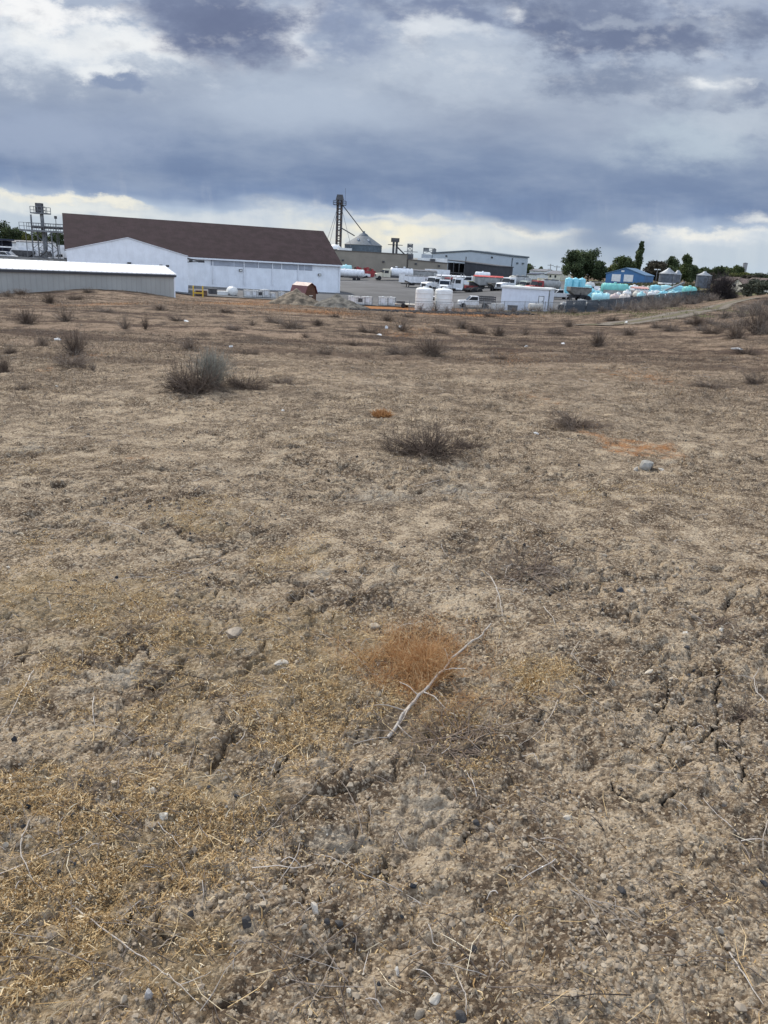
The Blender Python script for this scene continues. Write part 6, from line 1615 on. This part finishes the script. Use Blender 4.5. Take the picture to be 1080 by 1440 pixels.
for k, (px, py, Y, w_, h_, cl) in enumerate(((850, 415, 163, 11, 6, AQUAL), (859, 413, 168, 9, 6, WHITE_P), (868, 414, 166, 10, 6, PINKP), (876, 413, 167, 10, 6, AQUAL), (888, 414, 164, 11, 6, WHITE_P), (898, 413, 168, 9, 5, AQUAL), (905, 418, 158, 11, 7, WHITE_P), (912, 420, 152, 10, 6, AQUA), (884, 423, 146, 11, 7, AQUAL), (868, 424, 143, 10, 6, WHITE_P), (905, 424, 143, 11, 7, PINKP), (922, 421, 150, 11, 7, WHITE_P), (932, 422, 147, 12, 7, AQUA), (957, 420, 152, 12, 8, AQUAL), (852, 425, 141, 10, 6, WHITE_P), (835, 424, 143, 9, 6, AQUAL), (925, 428, 128, 12, 7, AQUAL), (938, 428, 127, 11, 7, WHITE_P), (952, 425, 133, 12, 8, AQUA), (893, 420, 154, 9, 6, WHITE_V), (845, 411, 172, 8, 5, WHITE_P), (830, 412, 170, 9, 6, AQUA))):
    p = spot(px, py, Y); s_ = Y / FPX; r = h_ * s_ / 2; L_ = w_ * s_
    t = thing('nurse_tank', 'one of the many small pale and aqua tanks crowded together in the fenced yard', 'nurse tank', p, rng.uniform(-.5, .6), GT)
    bands(tank_body(MB(), -L_ / 2, L_ / 2, r + .55, r), [-L_ * .2, L_ * .2], r + .55, r, .06).build('tank', cl, t)
    MB().b2((-L_ * .45, -r * .6, .1), (L_ * .45, -r * .45, .55)).b2((-L_ * .45, r * .45, .1), (L_ * .45, r * .6, .55)).build('stand', STEELD, t)
    MB().lathe([(.2, 2 * r + .53), (.2, 2 * r + .7), (.02, 2 * r + .72)], 10).build('hatch', cl, t)
cv = thing('conveyor', 'grey conveyor leaning up to the right between the aqua tanks', 'conveyor', V(924, 424, 148), R(0))
MB().prism([(-1.0, .5), (4.4, 3.1), (4.4, 3.4), (-1.0, .8)], 'y', -.3, .3).build('trough', STEEL, cv); MB().b2((1.4, -.5, 0), (1.6, -.4, 1.6)).b2((1.4, .4, 0), (1.6, .5, 1.6)).build('prop', STEELD, cv); MB().b2((-1.3, -.4, .2), (-.4, .4, .9)).build('hopper', STEELD, cv)
for s in (-1, 1): wheel(cv, 1.5, s * .6, .36, .2)
hp = thing('hoop_rack', 'dark rack of white hoops at the right end of the yard fence', 'rack', V(987, 423, 134), R(4))
MB().b2((-1.1, -.6, 0), (1.1, .6, .25)).build('base', STEELD, hp)
for k in range(5):
    x = -1.0 + .5 * k; MB().tube([(x, -.55 * math.cos(a), .25 + .95 * math.sin(a)) for a in np.linspace(0, math.pi, 10)], .07, 6).build('hoop', WHITE_P, hp)
# implement frames with dark wheels behind the near fence
for k, (px, py, Y, lb) in enumerate(((796, 437, 116, 'pale implement frame with black wheels next to the white shed'), (814, 437, 116.5, 'pale implement frame with black wheels in the middle below the hopper wagon'), (832, 437, 117, 'pale implement frame with black wheels below the aqua ribbed tank'))):
    t = thing('implement', lb, 'implement', V(px, py, Y), R(3))
    MB().b2((-.95, -.6, .75), (.95, -.5, .9)).b2((-.95, .5, .75), (.95, .6, .9)).b2((-.95, -.497, .78), (-.85, .497, .88)).b2((.85, -.497, .78), (.95, .497, .88)).build('frame', GREYP, t)
    MB().prism([(-.9, .904), (.9, .904), (.5, 1.15), (-.7, 1.1)], 'y', -.45, .45).build('deck', mat('pale_grey_paint', (.50, .49, .47), .6, var=.15, dirt=.2), t)
    for x in (-.7, .35): 
        for s in (-1, 1): wheel(t, x, s * .72, .42, .24)
    for x in (-.2, .1): MB().tube([(x, -.62, .75), (x + .25, -.7, .1)], .05, 5).build('tine', STEELD, t)
container('container', 'dark grey bin behind the fence at the right of the implement frames', V(860, 433, 119), R(4), (1.6, 1.2, 1.0), STEELD, 'bin')

# ------------------------------------------------------------------ fences
def mesh_mat(name, col, cell, alpha, slats=0.0):
    """woven wire (and privacy slats): opaque only where the wire runs"""
    mt = bpy.data.materials.new(name); mt.use_nodes = True; T = NT(mt.node_tree)
    uv = T.n('ShaderNodeTexCoord').outputs['Object']
    nz = T.noise(uv, 1.5, 3, .6)
    b = T.n('ShaderNodeBsdfPrincipled'); T.put(b.inputs['Base Color'], T.mix(nz, tuple(c * .6 for c in col), col)); b.inputs['Roughness'].default_value = .5; b.inputs['Metallic'].default_value = .3
    sp = T.n('ShaderNodeSeparateXYZ'); T.put(sp.inputs[0], uv)
    def line(v): return T.smooth(T.math('ABSOLUTE', T.math('SUBTRACT', T.math('FRACT', T.math('DIVIDE', v, cell)), .5)), .5 - alpha, .5 - alpha * .8)
    xy = T.math('ADD', sp.outputs[0], sp.outputs[1])
    f = T.math('MAXIMUM', line(T.math('ADD', xy, sp.outputs[2])), line(T.math('SUBTRACT', xy, sp.outputs[2])))
    if slats:
        fr = T.math('FRACT', T.math('DIVIDE', sp.outputs[0], .10)); on = T.math('LESS_THAN', fr, .86)
        gone = T.smooth(T.noise(T.comb(T.math('MULTIPLY', sp.outputs[0], 2.2), 0, 0), 1.0, 3, .6), .40, .44)
        f = T.math('MAXIMUM', f, T.math('MULTIPLY', on, gone))
    tr = T.n('ShaderNodeBsdfTransparent'); mx = T.n('ShaderNodeMixShader')
    T.put(mx.inputs[0], f); T.t.links.new(tr.outputs[0], mx.inputs[1]); T.t.links.new(b.outputs[0], mx.inputs[2])
    o = T.n('ShaderNodeOutputMaterial'); T.t.links.new(mx.outputs[0], o.inputs[0]); return mt
WIRE = mesh_mat('fence_wire', (.34, .36, .37), .12, .07)
SLAT = mesh_mat('fence_slats', (.075, .095, .115), .12, .10, .45)
def fence(name, label, pts, h, wire, step=2.6, cap=0):
    base = pts[0]; o = thing(name, label, 'fence', base)
    P = [Vector(p) for p in pts]; L = [0]
    for a, b_ in zip(P[:-1], P[1:]): L.append(L[-1] + math.hypot(b_.x - a.x, b_.y - a.y))
    n = max(2, int(L[-1] / step)); q = []
    for k in range(n + 1):
        s_ = L[-1] * k / n; x = float(np.interp(s_, L, [p.x for p in P])); y = float(np.interp(s_, L, [p.y for p in P])); q.append(Vector((x, y, gz(x, y))) - base)
    for p in q[:100]: MB().lathe([(.04, -.2), (.04, h + .06), (.01, h + .1)], 8, p).build('post', STEEL, o)
    MB().tube([p + Vector((0, 0, h)) for p in q], .028, 6).build('top_rail', STEEL, o)
    V_, F_ = [], []
    for k, p in enumerate(q): V_ += [p + Vector((0, -.05, .05)), p + Vector((0, -.05, h - .03))]
    for k in range(n): F_.append((2 * k, 2 * k + 2, 2 * k + 3, 2 * k + 1))
    raw('wire_mesh', V_, F_, wire, o)
    return o
fence('chain_link_fence', 'see through wire fence along the field before the white shed', [spot(652, 436, 107), spot(700, 437, 106), spot(760, 438, 105.5), spot(793, 438, 106)], 1.35, WIRE)
fence('chain_link_fence', 'low wire fence in front of the two white poly tanks', [spot(575, 436, 105), spot(612, 437, 105), spot(648, 437, 106)], 1.2, WIRE)
fence('slatted_fence', 'dark slatted wire fence rising to the right around the tank yard', [spot(795, 438, 107), spot(846, 438, 109), spot(880, 436, 112), spot(930, 430, 117), spot(962, 426, 121), spot(996, 423, 125)], 1.6, SLAT)

# ------------------------------------------------------------------ right background buildings
P0, P1 = frame(851, 397, 240, 905, 399, 234)
bb = Bld('blue_barn', 'bright blue metal barn with two white doors below the poplar', 'barn', P0, P1, 10)
e = (bb.h(851, 385.5) + bb.h(905, 387)) / 2; ap = bb.xz(876.5, 377.2)[1]
bb.walls(e, ap, False, BLUEP); bb.roof(e, ap, False, BLUER, oh=.2, th=.2, ohe=.25)
rect(bb, 861, 385.3, 872, 396, 'door', WHITE_P, .08); rect(bb, 878, 386, 889.5, 396.5, 'door', WHITE_P, .08)
rect(bb, 874, 380, 878, 382.5, 'vent_panel', WHITE_P, .06)
for i, (pl, pr, pe, pa, pb, Y, lb) in enumerate(((925.5, 949, 385.2, 377.8, 400.5, 222, 'left round steel grain bin with a white base band near the blue barn'), (945.5, 956, 386.5, 381, 400, 232, 'narrow grain bin tucked behind the left round steel bin'), (977.5, 998, 387.6, 382.6, 404, 212, 'right round steel grain bin near the dark twiggy thicket'))):
    q0, q1 = spot(pl, pb, Y), spot(pr, pb, Y); r = (q1.x - q0.x) / 2; c = Vector(((q0.x + q1.x) / 2, Y, 0)); c.z = gz(c.x, c.y)
    h_ = zat(c.x, c.y, pe) - c.z; ha = zat(c.x, c.y, pa) - c.z
    t = thing('grain_bin', lb, 'grain bin', c)
    MB().lathe([(r, -.5), (r, h_)], 32).build('bin_wall', mat('dull_galvanised', (.115, .13, .155), .6, .1, var=.2, ribs=('z', .5, .015)), t)
    MB().lathe([(r + .15, h_ + .02), (.5, ha - .12), (.35, ha + .15), (.02, ha + .2)], 32).build('cone_roof', mat('dull_bin_roof', (.27, .29, .31), .5, .2, var=.15), t)
    if i == 0: MB().lathe([(r + .03, 0), (r + .05, h_ * .2), (r + .03, h_ * .2 + .02)], 32).build('base_band', WHITE_P, t)
    MB().b2((r * .3, -r - .05, 0), (r * .3 + .35, -r * .9, h_)).build('ladder', STEEL, t)
def house(label, px0, py0, Y0, px1, py1, Y1, depth, pye, pya, wall, roof, along, name='house', wins=()):
    P0, P1 = frame(px0, py0, Y0, px1, py1, Y1); b = Bld(name, label, 'house', P0, P1, depth)
    e = b.h((px0 + px1) / 2, pye) ; r = (b.xz((px0 + px1) / 2, pya)[1]) if not along else e + (zat(*at((px0 + px1) / 2, pya, (Y0 + Y1) / 2 + depth / 2).xy, pya) - b.z0 - e)
    b.walls(e, r, along, wall); b.roof(e, r, along, roof, oh=.3, th=.16)
    for a, c, d, f in wins: rect(b, a, c, d, f, 'window', WIN, .05)
    return b
hw = house('small cream gabled house above the brush at the right', 1026, 407, 200, 1045.5, 409, 194, 7, 400.5, 392.2, CREAMH, BROWNR, False, wins=((1032, 399.5, 1034.5, 403), (1040, 400.5, 1042.5, 403.5)))
house('brown roofed long house left of the small cream house', 1004, 400, 245, 1028, 402, 240, 8, 395, 389.5, BROWNG, BROWNR, True)
house('reddish brown roofed building right of the small cream house', 1044, 402, 240, 1066, 404, 235, 8, 397, 391, RUSTY, BROWNR, True)
house('white house with a flat dark roof beyond the pale shop', 744, 391, 330, 766, 393, 326, 9, 381.5, 378.5, WHITE, GREYR, True, wins=((749, 383.5, 751.5, 387),))
house('white house with a porch left of the big leafy trees', 768, 394, 310, 787, 395, 306, 8, 385.5, 381.0, CREAMH, GREYR, True, wins=((773, 386.5, 775, 390), (780, 387, 782, 390.5)))
house('pale mobile home behind the yard near the shop corner', 740, 394, 300, 754, 395, 296, 6, 386, 384, WHITE_V, NAVY, True)
house('far white roofed house above the right brush', 1058, 392, 420, 1085, 393, 410, 10, 389, 386, CREAMH, GREYR, True)
for px, py, Y, h_ in ((747, 392, 330, 16), (772, 394, 340, 18), (781, 394, 320, 17)):
    p = spot(px, py, Y); t = thing('power_pole', {747: 'power pole rising behind the pale shop corner', 772: 'power pole left of the pair before the big leafy trees', 781: 'power pole nearest the big leafy trees'}[px], 'power pole', p)
    hh = h_ * Y / FPX * 1.1; MB().tube([(0, 0, -.3), (0, 0, hh)], [.17, .11], 6).build('pole', BROWNG, t); MB().b2((-1.3, -.08, hh - .7), (1.3, .08, hh - .5)).build('crossarm', BROWNG, t)
p = spot(1044.5, 391, 700); zt = zat(p.x, p.y, 370.5) - p.z; wt = thing('water_tower', 'distant cylindrical water tower on the skyline at the right', 'water tower', p)
MB().lathe([(1.4, -.5), (1.4, zt * .3), (1.8, zt * .45), (1.9, zt)], 20).build('tower_body', mat('tower_grey', (.27, .28, .28), .8, var=.1), wt); MB().lathe([(2.0, zt + .02), (2.0, zt + .3), (.1, zt + .8)], 20).build('tower_roof', GREYR, wt)
p = spot(922, 396, 236); t = thing('light_pole', 'thin pole with twin lamps between the blue barn and the grain bins', 'light pole', p); hh = zat(p.x, p.y, 379.5) - p.z
MB().tube([(0, 0, 0), (0, 0, hh)], .08, 6).build('pole', STEEL, t)
for q in (-.5, .5): MB().box((q, 0, hh + .1), (.7, .4, .28)).build('lamp_head', WHITE_P, t)

# ------------------------------------------------------------------ trees
LEAFD = attr_mat('dark_leaf', [(0, (.012, .020, .009)), (.5, (.055, .078, .034)), (1, (.15, .18, .08))], .8, trans=.2)
LEAFM = attr_mat('mid_leaf', [(0, (.020, .030, .012)), (.5, (.07, .096, .034)), (1, (.16, .18, .07))], .8, trans=.2)
LEAFY = attr_mat('yellow_green_leaf', [(0, (.035, .045, .012)), (.5, (.12, .13, .035)), (1, (.22, .21, .07))], .8, trans=.2)
LEAFB = attr_mat('brown_leaf', [(0, (.020, .018, .012)), (.5, (.060, .050, .034)), (1, (.12, .10, .065))], .85)
LEAFO = attr_mat('olive_grey_leaf', [(0, (.030, .034, .022)), (.5, (.085, .092, .062)), (1, (.17, .175, .125))], .85)
BARK = mat('bark', (.07, .055, .045), .95, var=.3)
def tree(label, px, py, Y, wpx, hpx, leaf, shape='round', n=2600, name='leafy_tree', leafpx=1.5, group=None):
    p = spot(px, py, Y); s_ = Y / FPX; W_ = wpx * s_ / 2; H = hpx * s_
    rg = np.random.default_rng(int(px * 13 + py * 7))
    t = thing(name, label, 'tree', p, group=group)
    trunk_h = H * (.85 if shape == 'poplar' else .45); r0 = max(.12, H * .022)
    B_ = MB().tube([(0, 0, -.3), (.1 * W_ * rg.normal() * .3, 0, trunk_h * .5), (0, 0, trunk_h)], [r0, r0 * .75, r0 * .35], 7)
    limbs = []
    for k in range(7):
        a = k * 2.4 + rg.uniform(0, 1); z0 = trunk_h * rg.uniform(.45, .95); e = (math.cos(a) * W_ * .55 * (.4 if shape == 'poplar' else 1), math.sin(a) * W_ * .5 * (.4 if shape == 'poplar' else 1), min(H * .85, z0 + H * .28))
        B_.tube([(0, 0, z0), (e[0] * .5, e[1] * .5, (z0 + e[2]) / 2 - .1), e], [r0 * .4, r0 * .25, r0 * .1], 5)
    B_.build('trunk', BARK, t)
    # crown: clumps spread through the volume
    m_ = 26 if shape != 'poplar' else 30; cs = []
    for k in range(m_):
        if shape == 'poplar':
            z = H * (.08 + .90 * (k + .5) / m_); rr = W_ * math.sin(math.pi * min(1, .12 + .86 * (1 - ((k + .5) / m_)) ** .75)) * .62
            a = rg.uniform(0, 6.28); cs.append((math.cos(a) * rr * .5, math.sin(a) * rr * .5, z, max(.5, rr * .85), H * .075))
        else:
            a = rg.uniform(0, 6.28); q = math.sqrt(rg.random()) * .72; zz = rg.uniform(.16, .88)
            wid = math.sin(math.pi * (zz * .80 + .16)) ** .55
            cs.append((math.cos(a) * W_ * q * wid * 1.1, math.sin(a) * W_ * q * wid, H * zz, W_ * rg.uniform(.28, .46), H * rg.uniform(.11, .18)))
    n = int(n * 1.9); per = n // m_; P = []; tone = []
    for cx, cy, cz, cr, ch in cs:
        d = rg.normal(size=(per, 3)); d /= np.linalg.norm(d, axis=1)[:, None]; d *= (rg.random(per) ** .35)[:, None] * rg.normal(1, .16, per)[:, None]
        P.append(np.stack([cx + d[:, 0] * cr, cy + d[:, 1] * cr, cz + d[:, 2] * ch], -1)); tone.append(np.clip(rg.normal(.5, .16) + rg.normal(0, .16, per), 0, 1))
    P = np.concatenate(P); tone = np.concatenate(tone); P[:, 2] = np.clip(P[:, 2], H * .03, H * 1.02)
    N = len(P); sz = leafpx * s_ * rg.uniform(.45, 1.0, N)
    a = rg.normal(size=(N, 3)); a /= np.linalg.norm(a, axis=1)[:, None]; b_ = np.cross(a, rg.normal(size=(N, 3))); b_ /= np.linalg.norm(b_, axis=1)[:, None]
    a *= sz[:, None]; b_ *= (sz * .6)[:, None]
    V_ = np.stack([P - a, P + b_, P + a, P - b_], 1).reshape(-1, 3); F_ = np.arange(N * 4).reshape(N, 4)
    raw('crown', V_, F_, leaf, t, attrs={'rnd': ('POINT', np.repeat(tone, 4))})
    return t
tree('dark green tree at the far left edge of the photo', 8, 352, 300, 36, 42, LEAFD)
tree('dark green tree right beside the leftmost one behind the white trucks', 26, 352, 305, 26, 34, LEAFD)
tree('yellow green tree just left of the loading tower', 40, 353, 290, 17, 30, LEAFY)
tree('mid green tree seen through the loading tower', 60, 354, 310, 34, 30, LEAFM)
tree('dark green tree between the loading tower and the brown roof', 84, 356, 300, 26, 32, LEAFD)
tree('big dark leafy tree, left of the clump beside the blue barn', 806, 395, 258, 36, 40, LEAFD, n=4200)
tree('big dark leafy tree, tallest of the clump beside the blue barn', 826, 396, 262, 40, 42, LEAFD, n=4600)
tree('lower dark tree at the right end of the clump beside the blue barn', 842, 396, 256, 22, 27, LEAFD, n=2600)
tree('dark green tree behind the ridge of the blue barn', 872, 392, 290, 26, 32, LEAFM)
tree('dark tree close left of the poplar', 884, 391, 286, 18, 31, LEAFD)
tree('tall narrow dark poplar behind the blue barn', 894.5, 394, 275, 13.5, 49, LEAFD, 'poplar', 3400, 'poplar_tree')
tree('brownish tree right of the poplar', 917, 394, 280, 36, 26, LEAFB)
tree('dark tree behind the left round grain bin', 941, 394, 285, 22, 32, LEAFD)
tree('tall green tree between the two grain bins', 962, 396, 262, 26, 36, LEAFM, n=3600)
tree('dark tree left of the right grain bin', 972, 400, 245, 14, 24, LEAFD)
for k, (px, w_, h_, lf, lb) in enumerate(((985, 22, 18, LEAFM, 'mid green tree above the right grain bin'), (1000, 22, 18, LEAFD, 'dark tree right of the one above the right grain bin'), (1014, 24, 20, LEAFD, 'dark rounded tree above the brown roofed house'), (1028, 20, 18, LEAFM, 'mid green tree above the small cream house'), (1036, 14, 21, LEAFM, 'taller tree just left of the water tower'), (1060, 20, 14, LEAFD, 'low dark tree right of the water tower'), (1074, 22, 13, LEAFD, 'low dark tree at the right edge of the skyline'), (1040, 26, 14, LEAFY, 'yellow green tree behind the small cream house'), (1052, 18, 12, LEAFB, 'brown bushy tree behind the reddish roof'))):
    tree(lb, px, 395, 330 - 5 * k, w_ * 1.25, h_ * 1.22, lf, n=2200)
for px, w_, h_, lf, lb in ((925, 22, 20, LEAFB, 'brown bushy tree beside the pole with twin lamps'), (950, 20, 26, LEAFM, 'mid green tree right behind the left round grain bin'), (992, 26, 16, LEAFB, 'brownish tree low behind the right grain bin'), (1020, 26, 13, LEAFO, 'olive tree behind the brown roofed house'), (1068, 26, 17, LEAFO, 'olive tree behind the far white roofed house'), (1084, 24, 19, LEAFM, 'green tree cut off by the right edge of the photo'), (858, 16, 20, LEAFY, 'yellow green tree left of the blue barn')):
    tree(lb, px, 396, 300, w_, h_, lf, n=2000)
tree('green tree behind the right corner of the pale shop', 741, 391, 345, 16, 20, LEAFM, n=1500)
tree('low green tree left of the far power pole', 749, 391, 350, 14, 14, LEAFM, n=1200)
tree('small dark round tree above the flat dark roof', 759, 391, 380, 8, 17, LEAFD, n=900)
tree('low green tree between the two far power poles', 769, 392, 360, 14, 12, LEAFM, n=1200)

# thicket, olive bush, brush along the fence and the slope
def bush(label, px, py, Y, wpx, hpx, mt, n=900, name='bush', tone=.45, cat='bush', group=None):
    p = spot(px, py, Y); s_ = Y / FPX; rg = random.Random(int(px * 17 + py)); W_ = wpx * s_ / 2; H = hpx * s_
    gr = grow(rg, W_, H, n // 9, 8, e0=12, e1=85, droop=.1, thick=max(.012, .00045 * Y), curl=.4, tone=tone)
    ext = np.concatenate([np.asarray(q[0]) for q in gr]); kz = H / np.percentile(ext[:, 2], 98); kx = W_ / np.percentile(np.hypot(ext[:, 0], ext[:, 1]), 96)
    o = twigs(gr, name, mt); o.location = p; o.scale = (kx, kx, kz)
    return tag(o, label, cat, group)
THK = attr_mat('thicket_twig', [(0, (.016, .013, .014)), (.5, (.048, .039, .040)), (1, (.12, .098, .09))], .9)
BRUSH = attr_mat('dry_brush', [(0, (.055, .044, .038)), (.45, (.155, .125, .105)), (.8, (.27, .225, .185)), (1, (.42, .36, .29))], .9, obj_rnd=.3)
bush('large dark leafless thicket below the right grain bin', 1012, 424, 122, 48, 30, THK, 6500, 'thicket', .4, 'thicket')
bush('dark leafless shoulder of brush right of the large thicket', 1030, 421, 124, 22, 8, THK, 900, 'thicket', .4, 'thicket')
def leafy_bush(label, px, py, Y, wpx, hpx, lf, n=1800):
    t = tree(label, px, py, Y, wpx, hpx, lf, n=n, name='bush'); t['category'] = 'bush'; return t
leafy_bush('wide olive grey bush at the right edge above the slope', 1068, 414, 125, 50, 23, LEAFO, 3600)
leafy_bush('olive grey bush between the cream house and the right edge bush', 1052, 413, 140, 16, 12, LEAFO)
GB = 'heaps of dry brush along the slatted fence'
_k = 0
for px, py, Y, w_, h_ in ((806, 438.5, 104, 18, 7), (846, 441, 100, 26, 9), (868, 441, 100, 28, 12), (886, 440, 101, 30, 14), (902, 438, 102, 30, 17), (918, 437, 102, 32, 19), (934, 434, 105, 32, 18), (950, 432, 106, 30, 17), (966, 429, 110, 30, 14), (982, 428, 112, 26, 12), (997, 426, 116, 26, 11), (925, 443, 92, 34, 12), (908, 444, 92, 26, 9), (944, 440, 96, 28, 10), (893, 445, 90, 22, 8), (975, 432, 105, 24, 8), (1003, 425, 118, 24, 9)):
    bush('grey brown heap of dry brush piled along the slatted fence', px, py, Y, w_, h_, BRUSH, 520, 'brush_heap', .55, 'brush', GB)
GS = 'dry brush on the right slope'
for px, py, w_, h_ in ((1020, 448, 44, 12), (1042, 446, 44, 15), (1064, 444, 46, 18), (1078, 452, 40, 22), (1046, 460, 54, 16), (1072, 470, 48, 20), (1018, 462, 40, 11), (1000, 456, 36, 9), (985, 466, 30, 8), (1064, 434, 40, 10), (1046, 436, 32, 8), (970, 456, 30, 8), (1078, 430, 26, 10)):
    Y = hit(px, py).y
    bush('grey brown dry brush covering the slope at the right edge below the track', px, py, Y, w_, h_, BRUSH, 620, 'brush', .5, 'brush', GS)
GF = 'thin dry brush before the wire fences'
for px, py, w_, h_ in ((592, 437, 22, 9), (613, 438, 26, 12), (628, 438, 20, 8), (640, 437, 18, 9), (655, 437, 24, 10), (672, 438, 22, 11), (690, 438, 22, 8), (705, 438, 22, 9), (722, 439, 20, 7), (738, 439, 22, 8), (757, 439, 24, 9), (774, 439, 22, 10), (788, 439, 20, 8)):
    bush('thin grey dry brush standing before the low wire fences at the field edge', px, py, 101, w_, h_, BRUSH, 260, 'brush', .55, 'brush', GF)
# grass bank in front of the blue barn
_gx = []
X = nrg.uniform(0, 1, 9000); pX = 835 + 150 * X; Yg = nrg.uniform(185, 232, 9000); Xg = np.array([at(a, 400, b_).x for a, b_ in zip(pX, Yg)])
o = blades('bank_grass', Xg, Yg, ground_z(Xg, Yg), nrg.uniform(.3, .8, 9000), np.full(9000, .16), nrg.uniform(.4, 1.4, 9000), np.clip(nrg.normal(.45, .25, 9000), 0, 1), attr_mat('bank_weed', [(0, (.035, .038, .018)), (.5, (.10, .095, .05)), (1, (.22, .19, .11))], .9))
tag(o, 'rough green brown grass on the bank before the blue barn', 'grass', kind='stuff')
